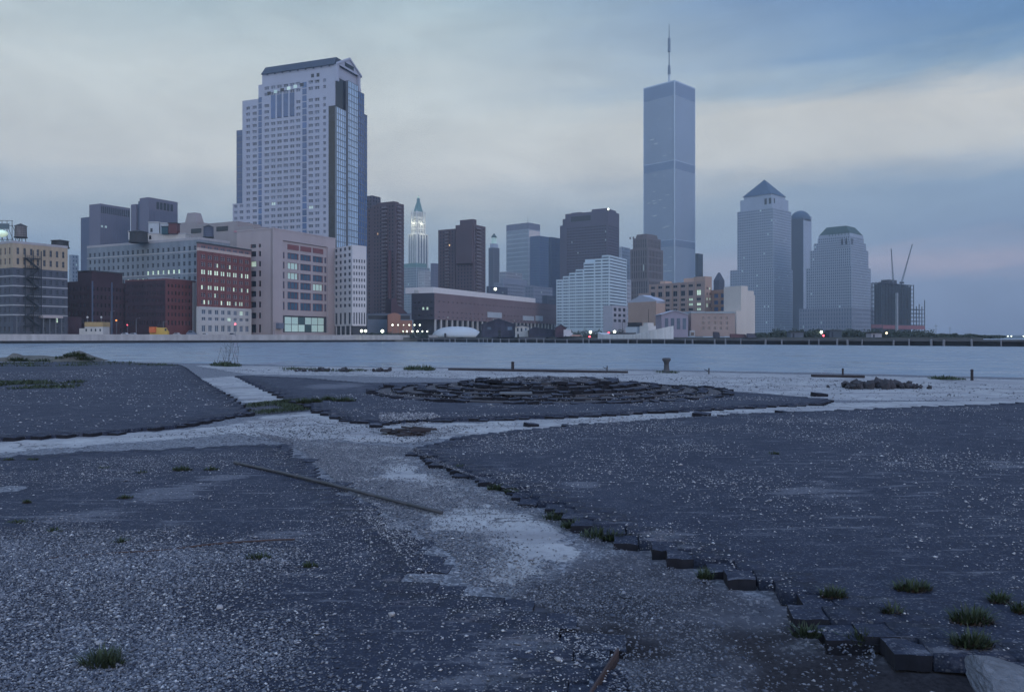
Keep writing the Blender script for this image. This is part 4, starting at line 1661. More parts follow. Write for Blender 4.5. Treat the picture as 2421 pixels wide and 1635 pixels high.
# --- long college building
b = Bld('college_building', 'long brown brick college with a white upper band and a row of pale columns', 'building', 1028, 492, 65)
rW, lW = b.r(1321), b.l(973)
zt, zc0, zc1 = b.z(692), b.z(772), b.z(755)
cb_ = mat('college_brick', (.185, .13, .14), .85, .12, .06)
cbd = mat('college_dark', (.05, .045, .06), .8, .15)
r3 = b.r(1158)
colsC = spans(2, rW - 4, 34, .28)
b.box(.4, rW, .4, lW, zc1, zt - .03, cb_)
b.facade('R', 0, 0, rW, zc1, zt, colsC, [(b.z(750), b.z(747)), (b.z(738), b.z(735)), (b.z(713), b.z(710))], cb_, d=.4, kind='plain', glass=MATS['glass_mid'], frame=MATS['college_brick'],
         lit=prob(.10), litmat=MATS['lit_dim'])
b.facade('L', 0, .4, lW, zc1, zt, spans(1, lW - 1, 5, .5), rows_px(b, [(712, 717), (725, 732), (743, 748)]), cbd, d=.4, kind='double', glass=MATS['glass_black'],
         lit=lambda i, j: j == 1 and i in (1, 2), litmat=MATS['lit_cool'])
b.box(.8, b.r(1270), 1.5, 22, zt - .03, b.z(678), mat('white_band', (.66, .62, .62), .7, .06), 'upper_storey')
b.box(b.r(1020) if False else -.05, 6, 12, lW - 2, zt - .03, b.z(684), MATS['pale_stone'], 'lift_house')
b.box(2.2, rW, 2.6, lW, b.z0, zc1, MATS['dark_frame'], 'undercroft')
for kx in range(30):
    u = 1 + kx * (rW - 2) / 29.0
    s_ = MB()
    s_.hexa([b.p(u, .1, b.z0), b.p(u + 1.1, .1, b.z0), b.p(u + 1.1, 1.1, b.z0), b.p(u, 1.1, b.z0),
             b.p(u, .1, zc1), b.p(u + 1.1, .1, zc1), b.p(u + 1.1, 1.1, zc1), b.p(u, 1.1, zc1)], MATS['pale_stone'])
    s_.build('column', b.e)
for xa, xb, ya, yb in ((1152, 1186, 737, 750), (1236, 1262, 746, 757), (1266, 1283, 746, 758)):
    ra_, rb_ = b.r(xa), b.r(xb)
    b.box(ra_, rb_, -.2, 0, b.z(yb, ra_), b.z(ya, ra_), MATS['shed_pale'], 'terrace_panel')
b.done()

# --- air-supported dome
e_ = empty('air_dome', (PX(1075, 470), 470, 1.6))
tag(e_, 'low white inflated dome by the water in front of the college', 'dome')
mb = MB()
cx_, cyy = PX(1076, 472), 490
hw = (1138 - 1014) / 2 / F * 472
hh = PZ(771, 478) - 1.6
rings = []
for t_ in np.linspace(0, 1.45, 9):
    sc_ = math.cos(t_) ** .8
    rings.append([(cx_ + hw * sc_ * (abs(math.cos(a_)) ** .7) * np.sign(math.cos(a_)), cyy + 13 * sc_ * (abs(math.sin(a_)) ** .7) * np.sign(math.sin(a_)), 1.6 + hh * math.sin(t_) / math.sin(1.45))
                  for a_ in np.linspace(0, 2 * math.pi, 40, endpoint=False)])
mb.loft(rings, mat('dome_white', (.46, .48, .50), .6, .08, .1))
mb.build('skin', e_, smooth=True)
mb = MB()
mb.bx(PX(1050, 475), PX(1054, 475), 475.6, 478.5, 1.6, 4.0, MATS['dark_frame'])
mb.build('door', e_)

# --- dark gabled shed and the white house on the bank
def gable(name, label, x0, x1, y_e, y_r, D, dep, wall, roof, xr=None, z0=1.6, wins=()):
    e_ = empty(name, (PX(x0, D), D, z0))
    tag(e_, label, 'building')
    xa, xb = PX(x0, D), PX(x1, D)
    xm = PX(xr, D) if xr else (xa + xb) / 2
    ze, zr_ = PZ(y_e, D), PZ(y_r, D)
    mb = MB()
    mb.bx(xa, xb, D, D + dep, z0, ze, wall)
    mb.tri((xa, D, ze), (xb, D, ze), (xm, D, zr_), wall)
    mb.build('wall', e_)
    mb = MB()
    o_ = .5
    for (xe, s_) in ((xa, -1), (xb, 1)):
        mb.hexa([(xe + s_ * o_, D - .6, ze - .25), (xm, D - .6, zr_), (xm, D + dep, zr_), (xe + s_ * o_, D + dep, ze - .25),
                 (xe + s_ * o_, D - .6, ze + .1), (xm, D - .6, zr_ + .35), (xm, D + dep, zr_ + .35), (xe + s_ * o_, D + dep, ze + .1)], roof)
    mb.build('roof', e_)
    for (wx0, wx1, wy0, wy1, gm) in wins:
        mb = MB()
        mb.bx(PX(wx0, D), PX(wx1, D), D - .08, D, PZ(wy1, D), PZ(wy0, D), gm)
        mb.build('window', e_)
    return e_


gable('pier_shed', 'dark weathered gabled shed on the bank right of the white dome', 1138, 1217, 767, 754, 425, 16, mat('shed_dark', (.055, .055, .085), .9, .3, .3, streak=.3), mat('shed_roof', (.07, .08, .11), .8, .2),
      xr=1178, wins=[(1152, 1161, 773, 779, MATS['glass_mid']), (1200, 1211, 772, 780, MATS['glass_mid']), (1178, 1184, 780, 796, MATS['glass_black'])])
mb = MB()
D = 428
for (xa, xb, ya, yb) in ((1128, 1150, 796, 768),):
    mb.hexa([(PX(1124, D), D, 1.6), (PX(1150, D), D, 1.6), (PX(1150, D), D + 8, 1.6), (PX(1126, D), D + 8, 1.6),
             (PX(1140, D), D, PZ(778, D)), (PX(1150, D), D, PZ(768, D)), (PX(1150, D), D + 8, PZ(768, D)), (PX(1140, D), D + 8, PZ(778, D))], mat('heap_dark', (.07, .075, .09), .95, .3))
o = mb.build('lean_to', origin=(PX(1126, D), D, 1.6))
tag(o, 'dark sloping lean-to on the left end of the gabled shed', 'shed')
e_ = gable('white_house', 'small white two-storey house attached to the dark shed', 1218, 1251, 772, 769, 422, 9, MATS['pale_stone'], MATS['shed_roof'],
           wins=[(1222, 1226, 775, 783, MATS['glass_dark']), (1231, 1235, 775, 783, MATS['glass_dark']), (1241, 1245, 775, 781, MATS['glass_mid']), (1223, 1227, 789, 797, MATS['glass_black'])])
gable('long_shed', 'long low dark shed in front of the white terraced building', 1250, 1330, 782, 774, 410, 12, MATS['shed_dark'], MATS['shed_roof'], xr=1262)
gable('maroon_shed', 'narrow maroon shed at the right end of the college', 1314, 1338, 775, 768, 400, 9, mat('shed_maroon', (.09, .055, .075), .9, .2), MATS['shed_roof'])

# --- white terraced building
b = Bld('terraced_building', 'white terraced building stepping up to the right with ribbon windows', 'building', 1441, 600, 62)
rW = b.r(1482)
wt = mat('terrace_white', (.50, .59, .65), .7, .06, .05)
steps = [(1441, 1423, 606), (1423, 1406, 613), (1406, 1380, 622), (1380, 1361, 635), (1361, 1346, 643), (1346, 1331, 650), (1331, 1315, 656)]
fh = 7.7 / F * 600
lprev = 0.0
top0 = b.z(606)
for i, (xa, xb, yt) in enumerate(steps):
    la, lb_ = b.l(xa), b.l(xb)
    zt_ = b.z(yt, 0, lb_ * .5)
    nf = int(round((zt_ - b.z0) / fh))
    zt_ = b.z0 + nf * fh
    b.box(.5, rW, la + (.5 if i == 0 else 0), lb_, b.z0, zt_ - .03, wt)
    b.facade('L', 0, la + (.5 if i == 0 else 0), lb_, b.z0, zt_, [(la + .7, lb_ - .2)], spans(b.z0 + 6, zt_ - .5, nf - 2, .42), wt, d=.5, objs=False, glass=MATS['glass_mid'])
nf = int(round((top0 - b.z0) / fh))
b.facade('R', 0, 0, rW, b.z0, b.z0 + nf * fh, [(.6, rW - .4)], spans(b.z0 + 6, b.z0 + nf * fh - .5, nf - 2, .42), wt, d=.5, objs=False, glass=MATS['glass_mid'])
b.box(2, 9, b.l(1405), b.l(1381), b.z(622), b.z(610), wt, 'penthouse')
zz = b.z0 + 6
for kx in range(26):
    u = kx * b.l(1315) / 26 + .6
    b.box(-.06, 0, u, u + .35, b.z0, b.z(660), wt, 'ribs')
b.done()
b = Bld('grey_cube', 'pale grey low cube with windows in front of the terraced building', 'building', 1448, 520, 50)
rW, lW = b.r(1482), b.l(1426)
b.block(0, rW, 0, lW, b.z0, b.z(722), mat('cube_grey', (.38, .38, .44), .75, .1), FR=dict(cols=spans(0, rW, 3, .6, .5), rows=rows_px(b, [(727, 735), (741, 748), (754, 761)]), kind='double'))
b.done()

# --- orange-tan apartment complex
tan = mat('tan_brick', (.31, .24, .225), .85, .12, .08)
tan2 = mat('tan_bright', (.37, .265, .225), .85, .12, .08)
b = Bld('tan_apartments', 'orange-tan apartment block with dark bays and green lit stair windows', 'apartment block', 1667, 500, 40)
rW, lW = b.r(1683), b.l(1534)
zt = b.z(664)
cols = []
for c0, c1 in spans(1.5, lW, 7, .55, .3):
    cols.append((c0, c1))
rws = rows_px(b, [(670, 676), (684, 697), (703, 709), (715, 721), (727, 733), (740, 746)])


def stair_lit(i, j):
    return (i in (0, 1) and j in (0, 1, 2, 3) and random.random() < .7) or random.random() < .03


b.block(0, rW, 0, lW, b.z0, zt, tan, FL=dict(cols=cols, rows=rws, kind='double', glass=MATS['glass_dark'], lit=stair_lit, litmat=MATS['lit_cool']),
        FR=dict(cols=spans(.5, rW, 2, .4, .3), rows=rows_px(b, [(678, 684), (691, 697), (703, 709), (716, 726)]), wall=tan2, kind='plain',
                lit=lambda i, j: random.random() < .7, litmat=MATS['lit_cool']))
b.box(0, rW, 0, b.l(1640), zt - .03, b.z(653), tan2)
b.box(2, 9, b.l(1636), b.l(1612), zt - .03, b.z(654), mat('peach', (.52, .36, .30), .8, .08), 'lift_house')
b.box(2, 9, b.l(1568), b.l(1556), zt - .03, b.z(657), MATS['peach'], 'lift_house')
b.box(-.1, rW, lW, lW + 9, b.z0, b.z(685), tan)
for c0, c1 in cols:
    b.box(-.3, 0, c1 + .25, c1 + .9, b.z(750), zt, tan2, 'pier')
b.done()
b = Bld('domed_block', 'blank orange brick block with a curved pale roof beside the white ship', 'building', 1551, 470, 35)
rW, lW = b.r(1572), b.l(1485)
zt = b.z(712)
b.box(0, rW, 0, lW, b.z0, zt, tan2)
mb = b.part('roof')
n_ = 11
pts = [(lW * t_, zt + 3.4 * math.sin(math.pi * (t_ * .9 + .05)) + (0.8 if .45 < t_ < .62 else 0)) for t_ in np.linspace(0, 1, n_)]
mb.loft([[b.p(.3, l_, z) for l_, z in pts] + [b.p(.3, lW, zt - 1), b.p(.3, 0, zt - 1)], [b.p(rW, l_, z) for l_, z in pts] + [b.p(rW, lW, zt - 1), b.p(rW, 0, zt - 1)]], mat('roof_lilac', (.36, .38, .46), .6, .1))
for y0, y1 in ((748, 756), (760, 766)):
    mb = MB()
    z0_, z1_ = b.z(y1), b.z(y0)
    u0, u1 = b.r(1552), b.r(1561)
    mb.hexa([b.p(u0, -.1, z0_), b.p(u1, -.1, z0_), b.p(u1, 0, z0_), b.p(u0, 0, z0_), b.p(u0, -.1, z1_), b.p(u1, -.1, z1_), b.p(u1, 0, z1_), b.p(u0, 0, z1_)], MATS['lit_cool'])
    mb.build('window', b.e)
b.done()
gable('gabled_hall', 'low violet-grey hall with a shallow pale gable roof behind the ship bow', 1564, 1627, 743, 734, 440, 18, mat('hall_violet', (.26, .235, .30), .8, .1), MATS['roof_lilac'],
      wins=[(1572 + k * 14, 1580 + k * 14, 752, 778, MATS['glass_mid']) for k in range(4)])
b = Bld('tan_terrace', 'low tan terrace with five columns of small windows', 'building', 1634, 450, 12)
rW = b.r(1738)
rws = rows_px(b, [(748, 754), (759, 766), (772, 779)])
k = dict(kind='double', glass=MATS['glass_dark'])
b.block(0, rW, 0, 16, b.z0, b.z(740), tan, FR=dict(cols=spans(b.r(1655), b.r(1725), 5, .42), rows=rws, **k))
b.box(-.2, rW + .2, -.3, 16, b.z(740), b.z(736), mat('terrace_roof', (.28, .32, .36), .7, .1), 'roof')
for x0, x1, gm in ((1610, 1624, 'glass_mid'), (1628, 1640, 'glass_mid')):
    b.box(b.r(x0), b.r(x1), -1.5, -.02, b.z0, b.z(781), MATS['shed_pale'], 'porch')
    b.box(b.r(x0) + .5, b.r(x1) - .5, -1.6, -1.5, b.z0 + .5, b.z(785), MATS['glass_black'], 'door')
b.done()
b = Bld('brown_apartments', 'brown apartment block with violet window bays behind the cream slab', 'apartment block', 1738, 490, 40)
rW, lW = 8, b.l(1668)
rws = rows_px(b, [(692, 702), (708, 718), (724, 734)])
b.block(0, rW, 0, lW, b.z0, b.z(683), mat('brown_tan', (.26, .17, .14), .85, .12), FL=dict(cols=spans(1, lW, 4, .62, .4), rows=rws, kind='triple', glass=MATS['glass_blue']))
b.box(-.3, rW, -.3, b.l(1722), b.z(683), b.z(679), MATS['roof_lilac'], 'roof')
b.done()
b = Bld('cream_slab', 'blank cream end wall slab with a stepped top, left of the granite towers', 'apartment block', 1741, 470, 30)
r1, r2, r3 = b.r(1752), b.r(1768), b.r(1785)
cr_ = mat('cream_wall', (.56, .51, .48), .8, .06, .05, streak=.06)
b.box(0, r1, 0, 14, b.z0, b.z(734), cr_)
b.box(r1, r2, 0, 14, b.z0, b.z(675), cr_)
b.box(r2, r3 - 1.0, 0, 14, b.z0, b.z(686), cr_)
b.box(r3 - 1.0, r3, 0, 14, b.z0, b.z(696), cr_)
b.done()

# --- white ship behind the pier
e_ = empty('white_ship', (*PP(.55, 22)[:2], WZ))
tag(e_, 'white ship with raised bow and pale deckhouse moored behind the far pier', 'ship')
d = (PB - PA).normalized()
nn = Vector((-d.y, d.x, 0))


def on_line(px_, n):
    q_ = (px_ - CX) / F
    P0 = PP(0, n)
    t_ = (q_ * P0.y - P0.x) / (d.x - q_ * d.y)
    return P0 + d * t_


s0, s1 = on_line(1424, 22), on_line(1592, 22)
Ls = (s1 - s0).length
mb = MB()
secs = []
for t_ in np.linspace(0, 1, 15):
    c_ = s0 + d * (Ls * t_)
    w_ = 4.6 * (1 - max(0, (t_ - .72) / .28) ** 2) * (1 - .35 * max(0, (.12 - t_) / .12)) + .12
    top = 2.9 + .8 * max(0, (.1 - t_) / .1) + (3.6 * max(0, (t_ - .55) / .45) ** 1.3)
    flare = 1.0 + .10 * t_
    secs.append([tuple(c_ - nn * (w_ * .6) + Vector((0, 0, WZ - .8))), tuple(c_ - nn * w_ + Vector((0, 0, WZ + 1.0))), tuple(c_ - nn * w_ * flare + Vector((0, 0, top))),
                 tuple(c_ + nn * w_ * flare + Vector((0, 0, top))), tuple(c_ + nn * w_ + Vector((0, 0, WZ + 1.0))), tuple(c_ + nn * (w_ * .6) + Vector((0, 0, WZ - .8)))])
mb.loft(secs, mat('hull_white', (.62, .61, .62), .5, .08, .3, streak=.2))
mb.build('hull', e_)


def sbox(t0, t1, z0_, z1_, w_, m, name):
    a_, b_ = s0 + d * (Ls * t0), s0 + d * (Ls * t1)
    mb = MB()
    ps = [a_ - nn * w_, b_ - nn * w_, b_ + nn * w_, a_ + nn * w_]
    mb.hexa([(p_.x, p_.y, z0_) for p_ in ps] + [(p_.x, p_.y, z1_) for p_ in ps], m)
    return mb.build(name, e_)


sbox(.18, .55, 2.6, 3.6, 3.2, MATS['dark_frame'], 'deck')
sbox(.40, .56, 3.0, 6.2, 2.6, MATS['shed_pale'], 'deckhouse')
sbox(.42, .54, 6.2, 8.2, 2.0, MATS['dark_steel'], 'bridge')
sbox(.60, .72, 2.2, 6.6, 2.6, MATS['pale_stone'], 'deckhouse')
sbox(.64, .70, 6.6, 8.0, 2.0, MATS['pale_stone'], 'wheelhouse')
sbox(.36, .40, 3.0, 5.0, 1.2, MATS['peach'], 'locker')
mb = MB()
for t_, h in ((.3, 9), (.67, 14)):
    q = s0 + d * (Ls * t_)
    mb.tube((q.x, q.y, 2), (q.x, q.y, h), .14, .08, MATS['dark_steel'], 5)
mb.build('mast', e_)

# ================================================================== foreground pier
def inside(poly, x, y):
    c = np.zeros(x.shape, bool)
    n = len(poly)
    for i in range(n):
        x0, y0 = poly[i]
        x1, y1 = poly[(i + 1) % n]
        if y0 == y1:
            continue
        t_ = ((y0 > y) != (y1 > y)) & (x < (x1 - x0) * (y - y0) / (y1 - y0) + x0)
        c ^= t_
    return c


def edge_dist(poly, x, y):
    d_ = np.full(x.shape, 1e9)
    n = len(poly)
    for i in range(n):
        x0, y0 = poly[i]
        x1, y1 = poly[(i + 1) % n]
        vx, vy = x1 - x0, y1 - y0
        t_ = np.clip(((x - x0) * vx + (y - y0) * vy) / (vx * vx + vy * vy + 1e-9), 0, 1)
        d_ = np.minimum(d_, np.hypot(x - x0 - t_ * vx, y - y0 - t_ * vy))
    return d_


def soft(poly, x, y, w):
    d_ = edge_dist(poly, x, y)
    s_ = np.where(inside(poly, x, y), d_, -d_)
    return np.clip(.5 + s_ / (2 * w), 0, 1)


_lat = rng.random((64, 64))


def vnoise(x, y, sc, seed=0):
    x, y = x * sc + seed * 7.31, y * sc + seed * 3.7
    xi, yi = np.floor(x).astype(int), np.floor(y).astype(int)
    fx, fy = x - xi, y - yi
    fx, fy = fx * fx * (3 - 2 * fx), fy * fy * (3 - 2 * fy)
    g = lambda a, b_: _lat[a % 64, b_ % 64]
    return (g(xi, yi) * (1 - fx) * (1 - fy) + g(xi + 1, yi) * fx * (1 - fy) + g(xi, yi + 1) * (1 - fx) * fy + g(xi + 1, yi + 1) * fx * fy)


def W(pts, z=0.0):
    return [GV(x, y, z) for x, y in pts]


EDGE = [(-95, 92), (-38.4, 59.7), (-9.8, 44.2), (7.4, 39.4), (16.1, 34.7), (20.3, 31.6), (45, 14), (62, 3)]


def edge_y(x):
    return np.interp(x, [p[0] for p in EDGE], [p[1] for p in EDGE])


BARE = [W(p) for p in (
    [(520, 968), (590, 946), (690, 932), (790, 955), (900, 962), (1100, 956), (1080, 978), (960, 1002), (820, 1002), (640, 992), (540, 982)],
    [(950, 1165), (1090, 1145), (1200, 1160), (1250, 1190), (1310, 1215), (1270, 1265), (1160, 1330), (1100, 1320), (1090, 1285), (1130, 1255), (1080, 1215), (980, 1195)],
    [(-200, 1010), (0, 1000), (200, 988), (450, 970), (540, 960), (520, 985), (300, 1002), (0, 1025), (-200, 1040)],
    [(455, 858), (540, 852), (655, 908), (560, 912)],
    [(440, 828), (760, 832), (1500, 841), (2323, 861), (2600, 868), (2600, 912), (2323, 908), (1900, 906), (1600, 880), (1360, 866), (830, 852), (560, 848)],
    [(850, 1078), (930, 1064), (1010, 1085), (1060, 1108), (960, 1104)],
    [(1000, 962), (1300, 946), (1600, 931), (1900, 913), (2600, 900), (2600, 914), (1700, 938), (1300, 964), (1070, 988)],
)]
SOIL = [W(p) for p in (
    [(1180, 1330), (1330, 1262), (1440, 1235), (1560, 1280), (1700, 1340), (1830, 1372), (1835, 1442), (1995, 1448), (2000, 1500), (2230, 1505), (2500, 1640), (2000, 2200), (1200, 2200), (1400, 1480), (1180, 1390)],
    [(545, 916), (660, 908), (730, 912), (700, 930), (560, 942)],
    [(1180, 1150), (1300, 1190), (1400, 1215), (1360, 1235), (1260, 1180)],
)]
DARK = [W(p) for p in (
    [(1560, 1385), (1830, 1380), (1840, 1440), (1995, 1450), (2000, 1500), (2240, 1510), (2500, 1640), (2200, 2000), (1700, 1700), (1640, 1500)],
    [(1180, 1420), (1400, 1400), (1560, 1440), (1500, 1500), (1300, 1460)],
)]


def ground_mat():
    m = bpy.data.materials.new('pier_ground')
    nt, N, L, b = nodes_of(m)
    b.inputs['Roughness'].default_value = .9
    b.inputs['Specular IOR Level'].default_value = .25
    geo = N.new('ShaderNodeNewGeometry')

    def noise(sc, det, rough=.6, stretch=None):
        n = N.new('ShaderNodeTexNoise')
        n.inputs['Scale'].default_value = sc
        n.inputs['Detail'].default_value = det
        n.inputs['Roughness'].default_value = rough
        if stretch:
            mp = N.new('ShaderNodeMapping')
            mp.inputs['Scale'].default_value = stretch
            L.new(geo.outputs['Position'], mp.inputs[0])
            L.new(mp.outputs[0], n.inputs['Vector'])
        else:
            L.new(geo.outputs['Position'], n.inputs['Vector'])
        return n.outputs['Fac']

    def mth(op, a, b_):
        n = N.new('ShaderNodeMath')
        n.operation = op
        for i, v in enumerate((a, b_)):
            if isinstance(v, (int, float)):
                n.inputs[i].default_value = v
            else:
                L.new(v, n.inputs[i])
        return n.outputs[0]

    def rng_(v, a, c, lo=0., hi=1.):
        n = N.new('ShaderNodeMapRange')
        n.interpolation_type = 'SMOOTHSTEP'
        for i, q in enumerate((a, c, lo, hi)):
            n.inputs[i + 1].default_value = q
        L.new(v, n.inputs[0])
        return n.outputs[0]

    def mixc(f, a, c, blend='MIX'):
        n = N.new('ShaderNodeMix')
        n.data_type = 'RGBA'
        n.blend_type = blend
        if isinstance(f, (int, float)):
            n.inputs[0].default_value = f
        else:
            L.new(f, n.inputs[0])
        for i, v in ((6, a), (7, c)):
            if isinstance(v, tuple):
                n.inputs[i].default_value = (*v, 1)
            else:
                L.new(v, n.inputs[i])
        return n.outputs[2]

    def attr(nm):
        n = N.new('ShaderNodeAttribute')
        n.attribute_name = nm
        return n.outputs['Fac']
    big = noise(.6, 5)
    mid_ = noise(2.6, 6, .65, (1, .75, 1))
    fine = noise(38, 4, .7)
    vor = N.new('ShaderNodeTexVoronoi')
    vor.inputs['Scale'].default_value = 42
    L.new(geo.outputs['Position'], vor.inputs['Vector'])
    vsep = N.new('ShaderNodeSeparateColor')
    L.new(vor.outputs['Color'], vsep.inputs[0])
    concrete = mixc(rng_(mid_, .3, .7), (.29, .29, .30), (.40, .40, .405))
    concrete = mixc(mth('MULTIPLY', rng_(big, .40, .60), .65), concrete, (.24, .24, .26))
    concrete = mixc(mth('MULTIPLY', rng_(noise(1.1, 7, .7, (.45, 1.6, 1)), .5, .62), .5), concrete, (.40, .395, .40))
    concrete = mixc(mth('MULTIPLY', rng_(noise(9, 6, .7), .54, .68), .55), concrete, (.13, .13, .145))
    concrete = mixc(mth('MULTIPLY', rng_(noise(.8, 8, .72, (.35, 1.5, 1)), .50, .60), .6), concrete, (.19, .183, .197))
    concrete = mixc(mth('MULTIPLY', rng_(noise(.5, 8, .7, (.5, 1.1, 1)), .55, .66), .5), concrete, (.30, .275, .275))
    # hairline cracks
    vk = N.new('ShaderNodeTexVoronoi')
    vk.feature = 'DISTANCE_TO_EDGE'
    vk.inputs['Scale'].default_value = .55
    wv = N.new('ShaderNodeVectorMath')
    wv.operation = 'ADD'
    nv = N.new('ShaderNodeTexNoise')
    nv.inputs['Scale'].default_value = 1.7
    nv.inputs['Detail'].default_value = 5
    L.new(geo.outputs['Position'], nv.inputs['Vector'])
    L.new(geo.outputs['Position'], wv.inputs[0])
    L.new(nv.outputs['Color'], wv.inputs[1])
    L.new(wv.outputs[0], vk.inputs['Vector'])
    concrete = mixc(mth('MULTIPLY', rng_(vk.outputs['Distance'], .014, .004), .75), concrete, (.07, .07, .08))
    concrete = mixc(mth('MULTIPLY', rng_(fine, .5, .72), .35), concrete, (.15, .15, .165))
    peb = mixc(rng_(vsep.outputs[0], .15, .95), (.066, .072, .090), (.305, .315, .345))
    grit = mixc(rng_(fine, .35, .7), peb, (.108, .114, .136))
    soil_c = mixc(rng_(mid_, .35, .65), (.043, .045, .057), (.094, .096, .116))
    soil_c = mixc(mth('MULTIPLY', rng_(vsep.outputs[1], .8, .95), .5), soil_c, (.24, .23, .24))
    dark_c = mixc(rng_(fine, .3, .7), (.012, .011, .014), (.032, .029, .034))
    bare = rng_(mth('ADD', attr('bare'), mth('MULTIPLY', mth('SUBTRACT', mid_, .5), 2.1)), .46, .54)
    so = rng_(mth('ADD', attr('soil'), mth('MULTIPLY', mth('SUBTRACT', mid_, .5), 1.2)), .4, .65)
    dk_ = rng_(mth('ADD', attr('dark'), mth('MULTIPLY', mth('SUBTRACT', big, .5), 1.6)), .4, .75)
    c = mixc(bare, grit, concrete)
    c = mixc(so, c, soil_c)
    c = mixc(dk_, c, dark_c)
    L.new(c, b.inputs['Base Color'])
    bp = N.new('ShaderNodeBump')
    bp.inputs['Strength'].default_value = .7
    bp.inputs['Distance'].default_value = .012
    hgt = mth('ADD', mth('MULTIPLY', vsep.outputs[0], mth('SUBTRACT', 1.0, bare)), mth('MULTIPLY', mid_, 1.5))
    L.new(hgt, bp.inputs['Height'])
    L.new(bp.outputs[0], b.inputs['Normal'])
    return m


MATS['ground'] = ground_mat()
NC, NR = 420, 280
s_ = np.linspace(-1, 1, NC)
gx = 60 * (.25 * s_ + .75 * s_ ** 3)
gx[:30] -= np.linspace(30, 0, 30)
v_ = np.linspace(0, 1, NR) ** 1.8
XX = np.repeat(gx[None, :], NR, 0)
wob = .35 * (vnoise(gx, gx * 0, .5, 3) - .5) + .5 * (vnoise(gx, gx * 0, 1.7, 5) - .5)
YY = -6 + (edge_y(gx) + wob + 6)[None, :] * v_[:, None]
# gentle unevenness, lower in the bare earth at the right
ZZ = .014 * (vnoise(XX, YY, .35, 1) - .5) + .008 * (vnoise(XX, YY, 1.6, 2) - .5) - .006
bare = np.max([soft(p, XX, YY, .28) for p in BARE] + [.52 * soft(W([(690, 1000), (860, 1006), (930, 1030), (1000, 1066), (1100, 1112), (1190, 1150), (1090, 1165), (950, 1168), (870, 1120), (770, 1055)]), XX, YY, .3)], 0)
soil = np.max([soft(p, XX, YY, .3) for p in SOIL], 0)
dark = np.max([soft(p, XX, YY, .35) for p in DARK], 0)
ZZ = ZZ - .035 * soil - .05 * dark + .03 * (vnoise(XX, YY, 4, 9) - .5) * soil
co = np.stack([XX, YY, ZZ], -1).reshape(-1, 3)
skirt = co.reshape(NR, NC, 3)[-1].copy()
skirt[:, 2] = WZ - 1.5
skirt[:, 1] -= .3
co = np.concatenate([co, skirt])
idx = np.arange((NR + 1) * NC).reshape(NR + 1, NC)
quads = np.stack([idx[:-1, :-1], idx[:-1, 1:], idx[1:, 1:], idx[1:, :-1]], -1).reshape(-1, 4)


def fast_mesh(name, co, faces, mats, attrs=None, smooth=False):
    k = faces.shape[1]
    me = bpy.data.meshes.new(name)
    me.vertices.add(len(co))
    me.vertices.foreach_set('co', np.ascontiguousarray(co, np.float32).ravel())
    me.loops.add(faces.size)
    me.loops.foreach_set('vertex_index', np.ascontiguousarray(faces, np.int32).ravel())
    me.polygons.add(len(faces))
    me.polygons.foreach_set('loop_start', np.arange(0, faces.size, k, dtype=np.int32))
    if smooth:
        me.polygons.foreach_set('use_smooth', np.ones(len(faces), bool))
    for m in mats:
        me.materials.append(m)
    for nm, a in (attrs or {}).items():
        at = me.attributes.new(nm, 'FLOAT', 'POINT')
        at.data.foreach_set('value', np.ascontiguousarray(a, np.float32).ravel())
    me.update(calc_edges=True)
    return me


pad = np.zeros(NC)
me = fast_mesh('pier_deck', co, quads, [MATS['ground']], {'bare': np.concatenate([bare.ravel(), pad]), 'soil': np.concatenate([soil.ravel(), pad]), 'dark': np.concatenate([dark.ravel(), pad])}, True)
deck = bpy.data.objects.new('ground', me)
COL.objects.link(deck)
deck['kind'] = 'structure'
ORG[deck.name] = Vector((0, 0, 0))
deck_root = deck


